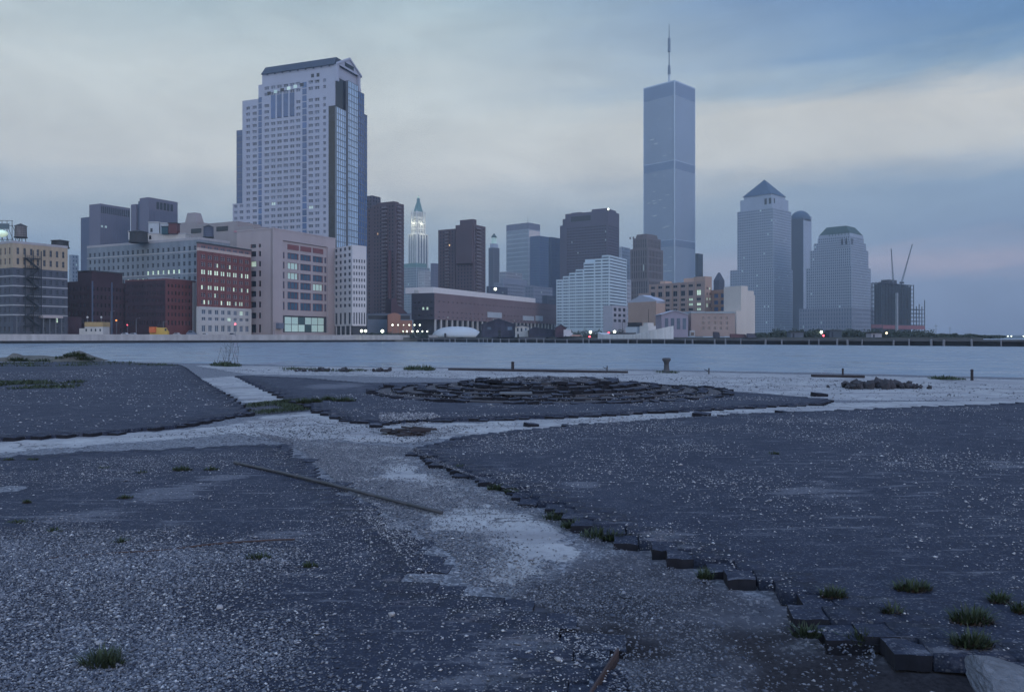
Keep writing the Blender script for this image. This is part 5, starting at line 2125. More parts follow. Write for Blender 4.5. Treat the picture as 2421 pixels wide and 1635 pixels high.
# ------------------------------------------------------------------ asphalt-block paving
def paver_mat():
    m = bpy.data.materials.new('asphalt_block')
    nt, N, L, b = nodes_of(m)
    b.inputs['Roughness'].default_value = .85
    b.inputs['Specular IOR Level'].default_value = .3
    geo = N.new('ShaderNodeNewGeometry')
    mp = N.new('ShaderNodeMapping')
    mp.inputs['Rotation'].default_value = (0, 0, R(8))
    mp.inputs['Scale'].default_value = (.55, 1.5, 1)
    L.new(geo.outputs['Position'], mp.inputs[0])
    ns = N.new('ShaderNodeTexNoise')
    ns.inputs['Scale'].default_value = 1.5
    ns.inputs['Detail'].default_value = 7
    ns.inputs['Roughness'].default_value = .68
    L.new(mp.outputs[0], ns.inputs['Vector'])
    nf = N.new('ShaderNodeTexNoise')
    nf.inputs['Scale'].default_value = 60
    nf.inputs['Detail'].default_value = 3
    L.new(geo.outputs['Position'], nf.inputs['Vector'])
    nb_ = N.new('ShaderNodeTexNoise')
    nb_.inputs['Scale'].default_value = .45
    nb_.inputs['Detail'].default_value = 4
    L.new(geo.outputs['Position'], nb_.inputs['Vector'])

    def attr(nm):
        n = N.new('ShaderNodeAttribute')
        n.attribute_name = nm
        return n.outputs['Fac']

    def mth(op, a, b_):
        n = N.new('ShaderNodeMath')
        n.operation = op
        for i, v in enumerate((a, b_)):
            if isinstance(v, (int, float)):
                n.inputs[i].default_value = v
            else:
                L.new(v, n.inputs[i])
        return n.outputs[0]

    def rng_(v, a, c, lo=0., hi=1.):
        n = N.new('ShaderNodeMapRange')
        n.interpolation_type = 'SMOOTHSTEP'
        for i, q in enumerate((a, c, lo, hi)):
            n.inputs[i + 1].default_value = q
        L.new(v, n.inputs[0])
        return n.outputs[0]

    def mixc(f, a, c):
        n = N.new('ShaderNodeMix')
        n.data_type = 'RGBA'
        if isinstance(f, (int, float)):
            n.inputs[0].default_value = f
        else:
            L.new(f, n.inputs[0])
        for i, v in ((6, a), (7, c)):
            if isinstance(v, tuple):
                n.inputs[i].default_value = (*v, 1)
            else:
                L.new(v, n.inputs[i])
        return n.outputs[2]
    def nz(sc, det, rough, stretch=None):
        n = N.new('ShaderNodeTexNoise')
        n.inputs['Scale'].default_value = sc
        n.inputs['Detail'].default_value = det
        n.inputs['Roughness'].default_value = rough
        if stretch:
            mq = N.new('ShaderNodeMapping')
            mq.inputs['Rotation'].default_value = (0, 0, R(8))
            mq.inputs['Scale'].default_value = stretch
            L.new(geo.outputs['Position'], mq.inputs[0])
            L.new(mq.outputs[0], n.inputs['Vector'])
        else:
            L.new(geo.outputs['Position'], n.inputs['Vector'])
        return n.outputs['Fac']
    grain = nz(34, 6, .75)
    mid2 = nz(3.4, 8, .7)
    rowv = nz(2.2, 5, .65, (.8, 3.6, 1))
    big2 = nz(.35, 5, .6)
    base = mixc(rng_(grain, .33, .68), (.005, .0085, .021), (.025, .034, .064))
    base = mixc(mth('MULTIPLY', rng_(mid2, .40, .66), .65), base, (.029, .037, .064))
    base = mixc(mth('MULTIPLY', rng_(rowv, .36, .22), .6), base, (.010, .013, .025))
    base = mixc(mth('MULTIPLY', rng_(big2, .42, .62), .30), base, (.034, .042, .066))
    base = mixc(mth('MULTIPLY', attr('tone'), .22), base, (.046, .053, .078))

    def specks(sc, lo, col, amt):
        vo = N.new('ShaderNodeTexVoronoi')
        vo.inputs['Scale'].default_value = sc
        L.new(geo.outputs['Position'], vo.inputs['Vector'])
        vc = N.new('ShaderNodeSeparateColor')
        L.new(vo.outputs['Color'], vc.inputs[0])
        f = mth('MULTIPLY', rng_(vc.outputs[0], lo, lo + .06), rng_(vo.outputs['Distance'], .5, .28))
        f = mth('MULTIPLY', f, rng_(mid2, .38, .58, .15, 1.0))
        return mixc(mth('MULTIPLY', f, amt), base, col)
    base = specks(70, .72, (.19, .19, .21), .85)
    base = specks(32, .86, (.16, .16, .175), .8)
    # pale broken dashes of mortar dust lying along the courses
    dsh = mth('ADD', mth('ADD', rowv, mth('MULTIPLY', attr('dust'), .26)), mth('MULTIPLY', mth('SUBTRACT', big2, .5), .25))
    dust = mth('MULTIPLY', rng_(dsh, .56, .68), rng_(grain, .36, .58, .25, 1.0))
    c = mixc(mth('MULTIPLY', dust, .8), base, (.15, .155, .185))
    L.new(c, b.inputs['Base Color'])
    bp = N.new('ShaderNodeBump')
    bp.inputs['Strength'].default_value = 1.0
    bp.inputs['Distance'].default_value = .014
    L.new(mth('ADD', grain, mth('MULTIPLY', mid2, 1.6)), bp.inputs['Height'])
    L.new(bp.outputs[0], b.inputs['Normal'])
    return m


MATS['paver'] = paver_mat()
mat('block_side_shade', (.014, .015, .022), .95, .4, 6)      # near-black sides: shade on the block fronts put into the colour
mat('joint_dirt', (.024, .027, .042), .95, .3, 3)
ZT = .052
BW, BD = .185, .225
PHI = R(-8)
cph, sph = math.cos(PHI), math.sin(PHI)
SLABS = [
    ('paving_field', [(-500, 830), (0, 822), (210, 819), (400, 826), (415, 831), (455, 862), (550, 915), (572, 934), (480, 951), (420, 963), (300, 976), (130, 986), (0, 993), (-500, 1010)]),
    ('paving_field', [(540, 852), (600, 880), (655, 905), (720, 930), (790, 952), (870, 957), (940, 951), (1100, 948), (1300, 941), (1600, 926), (1880, 913), (1890, 904), (1600, 882), (1360, 868), (1250, 864), (1050, 866), (830, 868), (700, 857), (560, 851)]),
    ('paving_field', [(-3500, 1230), (-600, 1070), (0, 1036), (200, 1021), (650, 1003), (690, 1030), (775, 1095), (870, 1160), (960, 1210), (1030, 1270), (985, 1312), (1140, 1345), (1250, 1385), (1390, 1440), (1408, 1480), (1290, 1700), (1100, 2600), (-7000, 2600)]),
    ('paving_field', [(925, 1020), (1060, 985), (1300, 961), (1700, 936), (2323, 912), (2900, 905), (2900, 1650), (2300, 1520), (2200, 1500), (2000, 1490), (1990, 1440), (1835, 1435), (1830, 1365), (1755, 1340), (1690, 1325), (1620, 1290), (1555, 1265), (1450, 1230), (1400, 1215), (1340, 1195), (1250, 1155), (1180, 1120), (1100, 1090), (1000, 1055)]),
]
DUST = [(1830, 1115, 100, 14), (1490, 1215, 55, 15), (2290, 1055, 60, 10), (760, 876, 70, 8), (380, 1110, 90, 20), (650, 1205, 90, 16), (180, 1160, 120, 12), (1330, 1100, 40, 10), (1100, 1500, 120, 40), (1200, 1440, 90, 25), (500, 1075, 60, 10)]


def dust_at(x, y):
    """pale mortar dust patches"""
    out = np.zeros(x.shape)
    for px_, py_, rx, ry in DUST:
        cx_, cy_ = GV(px_, py_, ZT)
        wx = rx * V / F * cy_
        wy = abs(GV(px_, py_ - ry, ZT)[1] - cy_)
        out = np.maximum(out, np.clip(1.25 - np.hypot((x - cx_) / wx, (y - cy_) / wy), 0, 1))
    return out


def swell(x, y):
    """slow heave of the old paving"""
    return .030 * (vnoise(x, y, .4, 4) - .5) + .010 * (vnoise(x, y, 1.3, 6) - .5)


def block_mesh(k):
    """a worn asphalt block: uneven top, chipped arrises"""
    r_ = random.Random(k)
    w, d_, h = BW - .003, BD - .003, ZT
    vs_, f = [], []
    for j in range(4):
        for i in range(4):
            x, y = w * (i / 3 - .5), d_ * (j / 3 - .5)
            rim_ = i in (0, 3) or j in (0, 3)
            cor = i in (0, 3) and j in (0, 3)
            z = h + r_.uniform(-.003, .002) - (r_.uniform(.002, .007) if rim_ else 0) - (r_.choice((0, 0, 0, .012)) if cor else 0)
            q = .006 if rim_ else .012
            vs_.append((x + r_.uniform(-q, q), y + r_.uniform(-q, q), z))
    for j in range(3):
        for i in range(3):
            f.append((j * 4 + i, j * 4 + i + 1, j * 4 + i + 5, j * 4 + i + 4))
    ring = [0, 1, 2, 3, 7, 11, 15, 14, 13, 12, 8, 4]
    b0 = len(vs_)
    for q in ring:
        x, y, z = vs_[q]
        vs_.append((x * 1.0 + r_.uniform(-.004, .004), y + r_.uniform(-.004, .004), -.03))
    for a in range(12):
        c = (a + 1) % 12
        f.append((ring[a], b0 + a, b0 + c, ring[c]))
    me = bpy.data.meshes.new('paving_block')
    me.from_pydata(vs_, [], f)
    me.materials.append(MATS['paver'])
    me.materials.append(MATS['block_side_shade'])
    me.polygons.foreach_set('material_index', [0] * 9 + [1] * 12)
    at = me.attributes.new('tone', 'FLOAT', 'POINT')
    at.data.foreach_set('value', [r_.random()] * len(vs_))
    me.update()
    return me


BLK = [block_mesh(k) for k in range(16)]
SLAB_POLY = []
ZTS = [.052, .055, .012, .050]
ZC = ZTS[2]
for si, (nm, vp) in enumerate(SLABS):
    zs = ZTS[si]
    poly = W(vp, zs)
    SLAB_POLY.append(poly)
    xs_ = [p[0] for p in poly]
    ys_ = [p[1] for p in poly]
    x0, x1, y0, y1 = max(min(xs_), -34), min(max(xs_), 24), max(min(ys_), .3), max(ys_)
    # paver lattice
    rad = 70
    us = np.arange(-rad, rad, BW)
    vs2 = np.arange(-rad, rad, BD)
    UU, VV = np.meshgrid(us, vs2)
    UU = UU + (np.arange(len(vs2)) % 2)[:, None] * BW / 2
    cx_ = UU * cph - VV * sph
    cy_ = UU * sph + VV * cph
    ok = (cx_ > x0 - 1) & (cx_ < x1 + 1) & (cy_ > y0 - 1) & (cy_ < y1 + 1)
    cx_, cy_ = cx_[ok], cy_[ok]
    ins = inside(poly, cx_, cy_)
    cx_, cy_ = cx_[ins], cy_[ins]
    ed = edge_dist(poly, cx_, cy_)
    slab = empty('pavement', (0, 0, 0))
    slab.name = 'pavement'
    ORG[slab.name] = Vector((0, 0, 0))
    slab['kind'] = 'structure'
    seen = (np.abs(cx_ / cy_) < .75) & (cy_ < 24) & (cy_ > 2.6)
    isedge = (ed < .16) & seen & (cy_ < 23)
    order = np.argsort(cy_ + 1e6 * ~isedge)
    keep = np.zeros(len(cx_), bool)
    keep[order[:min(290, isedge.sum())]] = True
    # single blocks along the broken edges
    for x, y in zip(cx_[keep], cy_[keep]):
        if random.random() < .05:
            continue
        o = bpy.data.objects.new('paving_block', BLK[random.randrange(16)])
        COL.objects.link(o)
        o.parent = slab
        o.location = (x + random.uniform(-.012, .012), y + random.uniform(-.012, .012), zs - ZT + random.choice((0, 0, 0, -.012, -.02)) + random.uniform(-.006, .003))
        o.rotation_euler = (random.gauss(0, .022), random.gauss(0, .022), PHI + random.uniform(-.03, .03))
    # all the rest, joined: worn so smooth that the joints have closed
    cx2, cy2, ed2 = cx_[~keep], cy_[~keep], ed[~keep]
    n = len(cx2)
    lx = np.array([-.5, .5, .5, -.5]) * BW
    ly = np.array([-.5, -.5, .5, .5]) * BD
    wx = cx2[:, None] + lx * cph - ly * sph
    wy = cy2[:, None] + lx * sph + ly * cph
    edv = np.where(inside(poly, wx.ravel(), wy.ravel()), edge_dist(poly, wx.ravel(), wy.ravel()), 0).reshape(wx.shape)
    wz = zs + swell(wx, wy) * np.minimum(1, edv / 1.0)
    top = np.stack([wx, wy, wz], -1)
    bot = top.copy()
    bot[:, :, 2] = -.03
    co = np.concatenate([top, bot], 1).reshape(-1, 3)
    base_i = (np.arange(n) * 8)[:, None]
    faces = [base_i + np.array([[0, 1, 2, 3]])]
    rim = ed2 < .45
    for f in ((4, 5, 1, 0), (5, 6, 2, 1), (6, 7, 3, 2), (7, 4, 0, 3)):
        faces.append(base_i[rim] + np.array([f]))
    fc = np.concatenate(faces)
    tone = np.concatenate([.5 + 0 * wx, .5 + 0 * wx], 1).ravel()
    du = np.concatenate([dust_at(wx, wy)] * 2, 1).ravel()
    me = fast_mesh('paving', co, fc, [MATS['paver']], {'tone': tone, 'dust': du})
    o = bpy.data.objects.new('paving', me)
    COL.objects.link(o)
    o.parent = slab
    o['kind'] = 'stuff'

# ------------------------------------------------------------------ ring mound of blocks
MC = Vector((1.05, 23.2, 0))
e_ = empty('stepped_mound', MC)
tag(e_, 'low round mound of concentric block steps in the middle of the pier', 'mound')
radii = [5.1, 4.4, 3.75, 3.1, 2.5, 1.95]
hs = [.105, .145, .19, .25, .32, .40]
mb = MB()
mat('mound_earth', (.06, .058, .068), .95, .35, 1.5)
for r_, h in zip(radii, hs):
    n = 60
    mb.prism([(MC.x + (r_ - .2) * math.cos(2 * math.pi * k / n), MC.y + (r_ - .2) * .93 * math.sin(2 * math.pi * k / n)) for k in range(n)], 0, h - .03, MATS['mound_earth'])
mb.build('earth', e_)
cnt = 0
for i, (r_, h) in enumerate(zip(radii, hs)):
    circ = 2 * math.pi * r_
    nb_ = int(circ / .305)
    for k in range(nb_):
        a_ = 2 * math.pi * k / nb_ + i * .37
        ca, sa = math.cos(a_), math.sin(a_)
        if sa > .35 or random.random() < .17:
            continue
        if cnt >= 295:
            break
        cnt += 1
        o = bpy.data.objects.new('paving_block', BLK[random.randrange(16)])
        COL.objects.link(o)
        o.parent = e_
        o.location = (r_ * ca + random.uniform(-.05, .05), r_ * .93 * sa + random.uniform(-.08, .08), h - ZT + random.uniform(-.045, .015))
        o.rotation_euler = (random.uniform(-.11, .11), random.uniform(-.11, .11), a_ - math.pi / 2 + random.uniform(-.12, .12))
        o.scale = (1.5, 1.15, 1.1)
# heaped blocks on the crown
for k in range(55):
    a_, rr_ = random.uniform(0, 2 * math.pi), 1.95 * math.sqrt(random.random())
    o = bpy.data.objects.new('loose_block', BLK[random.randrange(16)])
    COL.objects.link(o)
    o.parent = e_
    o.location = (rr_ * math.cos(a_), rr_ * .9 * math.sin(a_), hs[-1] - .06 + random.uniform(-.03, .01))
    o.rotation_euler = (random.uniform(-.15, .15), random.uniform(-.15, .15), random.uniform(0, 3))
o = MB()
o.bx(MC.x - 1.35, MC.x - .55, MC.y - 3.6, MC.y - 3.3, hs[2] + .01, hs[2] + .05, mat('pale_plank', (.13, .145, .17), .8, .2, 2))
o.build('plank', e_)


# ------------------------------------------------------------------ gravel and chips
def chip_mat():
    m = bpy.data.materials.new('stone_chips')
    nt, N, L, b = nodes_of(m)
    b.inputs['Roughness'].default_value = .85
    a = N.new('ShaderNodeAttribute')
    a.attribute_name = 'tone'
    r_ = N.new('ShaderNodeValToRGB')
    cr = r_.color_ramp
    stops = [(0, (.038, .047, .072)), (.35, (.108, .118, .148)), (.65, (.22, .225, .255)), (.88, (.345, .35, .375)), (1, (.49, .49, .51))]
    while len(cr.elements) < len(stops):
        cr.elements.new(.5)
    for e, (p, c) in zip(cr.elements, stops):
        e.position = p
        e.color = (*c, 1)
    L.new(a.outputs['Fac'], r_.inputs[0])
    L.new(r_.outputs[0], b.inputs['Base Color'])
    return m


MATS['chips'] = chip_mat()


def slab_height(x, y):
    z = np.zeros(x.shape)
    for p, zz_ in zip(SLAB_POLY, ZTS):
        z = np.where(inside(p, x, y), zz_ + .001 + swell(x, y) * np.minimum(1, edge_dist(p, x, y)), z)
    dx, dy = x - MC.x, (y - MC.y) / .93
    rr_ = np.hypot(dx, dy)
    for r_, h in zip(radii, hs):
        z = np.where(rr_ < r_ - .1, h, z)
    return z


def chips(name, x, y, size, tone, parent=None):
    n = len(x)
    z = slab_height(x, y)
    base = np.array([(1, 0, 0), (0, 1, 0), (-1, 0, 0), (0, -1, 0), (0, 0, .75), (0, 0, -.4)], float)
    jit = rng.uniform(.6, 1.3, (n, 6, 1)) * base[None] + rng.normal(0, .18, (n, 6, 3))
    a_ = rng.uniform(0, 6.28, n)
    ca, sa = np.cos(a_)[:, None], np.sin(a_)[:, None]
    sx = size[:, None] * rng.uniform(.7, 1.5, (n, 1))
    vx = jit[:, :, 0] * sx
    vy = jit[:, :, 1] * size[:, None]
    co = np.stack([x[:, None] + vx * ca - vy * sa, y[:, None] + vx * sa + vy * ca, z[:, None] + jit[:, :, 2] * size[:, None] * .8 + size[:, None] * .15], -1).reshape(-1, 3)
    fb = np.array([(0, 1, 4), (1, 2, 4), (2, 3, 4), (3, 0, 4), (1, 0, 5), (2, 1, 5), (3, 2, 5), (0, 3, 5)])
    fc = (fb[None] + (np.arange(n) * 6)[:, None, None]).reshape(-1, 3)
    me = fast_mesh(name, co, fc, [MATS['chips']], {'tone': np.repeat(tone, 6)})
    o = bpy.data.objects.new(name, me)
    COL.objects.link(o)
    o['kind'] = 'stuff'
    return o


def scatter(poly, n, weight=None):
    xs_, ys_ = [p[0] for p in poly], [p[1] for p in poly]
    x = rng.uniform(min(xs_), max(xs_), n * 7)
    y = rng.uniform(min(ys_), max(ys_), n * 7)
    ok = inside(poly, x, y)
    if weight is not None:
        ok &= rng.random(len(x)) < weight(x, y)
    return x[ok][:n], y[ok][:n]


GP = W([(-2200, 1420), (-700, 1270), (-300, 1220), (0, 1188), (100, 1165), (350, 1182), (560, 1192), (690, 1235), (720, 1300), (760, 1360), (870, 1400), (880, 1480), (890, 1560), (900, 1900), (-2200, 1900)], ZC)
x, y = scatter(GP, 135000, lambda x, y: np.clip(np.where(np.abs(x) < y * .8, 1, .45) * np.clip(.02 + edge_dist(GP, x, y) / 1.1 + .5 * (vnoise(x, y, 2.6, 14) - .5), 0, 1) ** 1.3 * (.3 + 1.1 * vnoise(x, y, 1.1, 8) * (.4 + vnoise(x, y, 5, 15))), 0, 1))
o = chips('gravel', x, y, rng.gamma(3, .0014, len(x)) + .0026, np.clip(rng.normal(.36, .28, len(x)), 0, 1))
tag(o, 'loose grey gravel spread over the lower left paving', 'gravel')
PG = W([(560, 975), (640, 990), (930, 1015), (1010, 1060), (1180, 1130), (1290, 1190), (1400, 1240), (1560, 1300), (1700, 1350), (1820, 1390), (1820, 1440), (1980, 1460), (2000, 1560), (1980, 1650), (1340, 1650), (1410, 1480), (1250, 1380), (1050, 1320), (1030, 1260), (870, 1160), (760, 1090), (680, 1020)])
x, y = scatter(PG, 52000, lambda x, y: np.clip(.2 + 1.1 * vnoise(x, y, 1.1, 11) - .55 * np.max([soft(p, x, y, .3) for p in BARE], 0), .02, 1) * (1 - .85 * np.max([soft(p, x, y, .2) for p in DARK], 0)))
o = chips('gravel', x, y, rng.gamma(4, .0011, len(x)) + .0025, np.clip(rng.normal(.44, .22, len(x)) - .2 * np.max([soft(p, x, y, .3) for p in SOIL], 0), 0, 1))
tag(o, 'loose brownish gravel and grit strewn along the broken path', 'gravel')
DP = W([(960, 1018), (1080, 990), (1300, 965), (1700, 940), (2400, 915), (2700, 920), (2700, 1500), (2200, 1470), (2010, 1430), (1850, 1370), (1560, 1255), (1350, 1185), (1110, 1085)], ZT)
x, y = scatter(DP, 15000, lambda x, y: np.clip(2.2 * vnoise(x, y, .8, 13) ** 2 * np.clip((16 - y) / 8, .35, 1), 0.02, 1))
o = chips('gravel', x, y, (rng.gamma(3, .0011, len(x)) + .0022) * (1 + y / 20), np.clip(rng.normal(.70, .22, len(x)), 0, 1))
tag(o, 'pale chips scattered over the dark paving on the right', 'gravel')
for vp, n_, sc_, lab in (
        ([(-100, 850), (400, 830), (450, 865), (540, 915), (420, 955), (0, 985), (-100, 990)], 2600, 2.4, 'pale chips scattered over the far left dark paving'),
        ([(700, 900), (1150, 872), (1600, 890), (1850, 905), (1600, 922), (1100, 945), (800, 945)], 3200, 2.0, 'pale chips and rubble bits strewn around the round mound'),
        ([(0, 1045), (640, 1010), (760, 1090), (860, 1160), (960, 1215), (1000, 1290), (1150, 1360), (1380, 1440), (1380, 1640), (800, 1640), (800, 1400), (680, 1290), (400, 1170), (0, 1180)], 9000, .9, 'sparse pale chips on the middle of the lower left paving'),
        ([(760, 1090), (960, 1205), (1040, 1270), (995, 1312), (1250, 1380), (1410, 1450), (1380, 1490), (1200, 1420), (940, 1345), (920, 1260), (840, 1180)], 4500, .85, 'grit washed over the lower edge of the left paving'),
        ([(440, 832), (760, 836), (1500, 845), (2323, 868), (2400, 905), (1900, 903), (1600, 878), (1360, 864), (830, 850), (560, 846)], 3500, 2.6, 'dark and pale crumbs over the far pale strip by the water'),
        ([(0, 1002), (450, 972), (600, 948), (700, 936), (900, 964), (1080, 960), (960, 1000), (640, 992), (300, 1002), (0, 1024)], 3500, 1.5, 'crumbs of dirt on the pale path crossing'),
        ([(860, 935), (960, 925), (1000, 945), (940, 960), (860, 955)], 1500, 2.0, 'pale rubble spill beside the front of the round mound'),
        ([(950, 960), (1600, 930), (1900, 915), (1700, 938), (1300, 962), (1080, 985)], 1800, 1.8, 'mixed grit along the pale strip below the round mound')):
    p_ = W(vp, ZT)
    dk2 = .3 if 'crumbs' in lab else 0.0
    x, y = scatter(p_, n_, lambda x, y: np.clip(1.8 * vnoise(x, y, .9, 17) ** 1.6, .03, 1))
    o = chips('gravel', x, y, (rng.gamma(3, .0013, len(x)) + .003) * sc_, np.clip(rng.normal(.62 - dk2, .25, len(x)), 0, 1))
    tag(o, lab, 'gravel')


# ------------------------------------------------------------------ plants
def leaf_mat(name, c0, c1):
    m = bpy.data.materials.new(name)
    nt, N, L, b = nodes_of(m)
    b.inputs['Roughness'].default_value = .7
    a = N.new('ShaderNodeAttribute')
    a.attribute_name = 'tone'
    mx = N.new('ShaderNodeMix')
    mx.data_type = 'RGBA'
    mx.inputs[6].default_value = (*c0, 1)
    mx.inputs[7].default_value = (*c1, 1)
    L.new(a.outputs['Fac'], mx.inputs[0])
    L.new(mx.outputs[2], b.inputs['Base Color'])
    MATS[name] = m
    return m


leaf_mat('grass_blade', (.016, .027, .017), (.040, .062, .026))
leaf_mat('dry_blade', (.035, .024, .022), (.065, .048, .038))
leaf_mat('shrub_leaf', (.022, .035, .030), (.055, .075, .050))


def blades(n, cx_, cy_, cz, rx, ry, h, w, lean=.85, m='grass_blade', zfun=None):
    a_ = rng.uniform(0, 6.28, n)
    q = np.sqrt(rng.random(n))
    x0, y0 = cx_ + rx * q * np.cos(a_), cy_ + ry * q * np.sin(a_)
    z0 = np.full(n, cz) if zfun is None else zfun(x0, y0)
    hh_ = h * rng.uniform(.2, 1.3, n) * (1.1 - .5 * q)
    az = a_ + rng.normal(0, .8, n)
    ln = lean * rng.uniform(.2, 1.2, n) * (.4 + q)
    dx, dy = np.cos(az) * ln * hh_, np.sin(az) * ln * hh_
    sx, sy = -np.sin(az) * w, np.cos(az) * w
    P = []
    for f_, ww in ((0, 1.0), (.5, .8), (1.0, .08)):
        bx_ = x0 + dx * f_ ** 1.7
        by_ = y0 + dy * f_ ** 1.7
        bz_ = z0 + hh_ * f_ * (1 - .22 * f_ * ln)
        P.append(np.stack([bx_ - sx * ww, by_ - sy * ww, bz_], -1))
        P.append(np.stack([bx_ + sx * ww, by_ + sy * ww, bz_], -1))
    co = np.stack(P, 1).reshape(-1, 3)
    fb = np.array([(0, 1, 3, 2), (2, 3, 5, 4)])
    fc = (fb[None] + (np.arange(n) * 6)[:, None, None]).reshape(-1, 4)
    return co, fc, np.repeat(rng.random(n), 6)


def tuft(label, vx, vy, r_, h, n, group=None, dry=True, z=ZT, leaf='grass_blade'):
    x, y = GV(vx, vy, z)
    e_ = empty('grass_tuft', (x, y, z))
    tag(e_, label, 'grass tuft', group)
    h *= .72
    r_ *= .85
    co, fc, tn = blades(n, 0, 0, -.005, r_, r_ * .55, h, .003 + .0005 * y)
    o = bpy.data.objects.new('blades', fast_mesh('blades', co, fc, [MATS[leaf]], {'tone': tn}))
    COL.objects.link(o)
    o.parent = e_
    if dry:
        co, fc, tn = blades(n // 2, 0, -.02, -.005, r_ * 1.05, r_ * .5, h * .38, .005 + .0006 * y, 1.2)
        o = bpy.data.objects.new('dead_blades', fast_mesh('dead_blades', co, fc, [MATS['dry_blade']], {'tone': tn}))
        COL.objects.link(o)
        o.parent = e_


S1, G1 = '%s from the left of the tiny tufts on the dark lower left paving', 'tiny tufts, lower left field'
for a in (('large grass tuft on the gravel at the lower left', 235, 1512, .115, .15, 260), ('spread thin grass tuft on the gravel just below the rusty rod', 585, 1266, .11, .08, 120),
          ('thin grass tuft at the right edge of the gravel', 702, 1284, .07, .06, 70), ('green grass tuft on the gravel above the rusty rod', 273, 1232, .07, .08, 90),
          ('small grass tuft on the gravel near the left picture edge', 125, 1206, .06, .07, 80), ('brown withered tuft at the left picture edge', 42, 1184, .14, .035, 130),
          ('small tuft on the dark paving above the gravel at far left', 62, 1138, .05, .05, 50), ('brightest tuft on the dark paving left of the long pipe', 413, 1067, .13, .11, 120),
          ('tuft nearest the upper end of the long pipe', 480, 1066, .10, .09, 80)):
    tuft(*a, z=ZC)
for (vx, vy), w_ in zip(((20, 1043), (75, 1043), (235, 1062), (285, 1128), (320, 1072)), 'first second third fourth fifth'.split()):
    tuft(S1 % w_, vx, vy, .09, .06, 50, G1, z=ZC)
for a in (('grass tuft right beside the stepped paving corner', 1890, 1350, .09, .10, 140), ('wide grass tuft on the right paving, farthest from the broken edge', 2070, 1334, .13, .10, 200),
          ('loose pale-bladed tuft between two fuller ones on the right paving', 2022, 1386, .08, .10, 60), ('full dark tuft above the pale concrete lump', 2202, 1408, .13, .13, 260),
          ('dark tuft touching the pale concrete lump', 2205, 1462, .115, .13, 240), ('upright tuft near the right picture edge', 2265, 1362, .07, .10, 110),
          ('tuft cut by the right picture edge', 2318, 1385, .07, .11, 120), ('dark tuft high on the right paving', 1755, 1030, .10, .08, 60)):
    tuft(*a)
S2, G2 = 'green weed clump, %s from the far tip along the stepped paving edge', 'weeds along the stepped edge'
for (vx, vy, r_), w_ in zip(((1042, 1066, .09), (1130, 1110, .13), (1160, 1120, .07), (1265, 1175, .16), (1300, 1195, .12), (1362, 1215, .20), (1395, 1222, .10), (1600, 1310, .06), (1830, 1440, .09), (1960, 1455, .12)),
                            'first second third fourth fifth sixth seventh eighth ninth tenth'.split()):
    tuft(S2 % w_, vx, vy, r_, .11, 150, G2, dry=False, z=0.0)
S3, G3 = '%s from the left of the dark weed clumps beside the mound paving', 'weeds left of the mound'
for (vx, vy, r_), w_ in zip(((690, 914, .2), (715, 912, .22), (745, 908, .2), (780, 910, .33)), 'first second third last'.split()):
    tuft(S3 % w_, vx, vy, r_, .20, 220, G3, dry=True)


def grass_field(label, vp, n, h, w, z, m='grass_blade', noise_sc=.8, th=.35, cat='grass', name='grass'):
    poly = W(vp, 0)
    x, y = scatter(poly, n, lambda x, y: np.clip((vnoise(x, y, noise_sc, 21) - th) * 4, 0, 1) * np.clip(edge_dist(poly, x, y) / (.35 * math.sqrt(abs(max(p[1] for p in poly) - min(p[1] for p in poly)) + .1)), 0, 1) ** .8)
    co, fc, tn = blades(len(x), 0, 0, 0, 1, 1, h, w)
    root = co.reshape(-1, 6, 3)[:, :2].mean(1)
    bl = co.reshape(-1, 6, 3) - root[:, None, :]
    bl *= (.35 + .9 * vnoise(x, y, 2.3, 25) * np.clip(.3 + edge_dist(poly, x, y) * 2, 0, 1))[:, None, None]
    co = (bl + np.stack([x, y, np.full(len(x), z)], -1)[:, None, :]).reshape(-1, 3)
    o = bpy.data.objects.new(name, fast_mesh(name, co, fc, [MATS[m]], {'tone': tn}))
    COL.objects.link(o)
    o['kind'] = 'stuff'
    tag(o, label, cat)
    return o


grass_field('green grass strip across the far left paving', [(-200, 868), (210, 866), (180, 884), (-200, 892)], 5000, .13, .02, ZT, th=.30)
grass_field('dark weedy bed at the corner where the two far paving fields meet', [(550, 916), (660, 906), (735, 908), (705, 930), (560, 942)], 5000, .10, .012, 0.0, th=.2)
grass_field('low weeds along the pier edge at far left', [(-100, 826), (220, 822), (400, 826), (420, 832), (200, 832), (-100, 834)], 3500, .16, .03, .02, th=.3)
grass_field('grass fringe on the pier edge left of centre', [(912, 836), (992, 838), (985, 842), (915, 840)], 700, .28, .03, 0.02, th=.05)
grass_field('grass patch on the pier edge below the dry stalks', [(470, 827), (552, 829), (550, 833), (480, 831)], 700, .28, .035, 0.02, th=.05)
grass_field('grass at the foot of the mooring bollard', [(1480, 843), (1545, 844), (1540, 848), (1485, 847)], 400, .14, .02, 0.02, th=.05)
grass_field('thin grass on the pier edge at far right', [(2100, 858), (2200, 860), (2190, 864), (2110, 862)], 450, .16, .02, 0.02, th=.05)
grass_field('scattered weeds along the far side of the pier', [(620, 834), (880, 840), (870, 846), (640, 842)], 900, .12, .02, 0.02, th=.5)

# earth bank with grass at the far left of the pier
hb = MB()
e_ = empty('earth_bank', (*GV(100, 822), 0))
tag(e_, 'grassy heap of earth and stones on the pier edge at far left', 'heap')
D_ = GV(100, 822)[1]


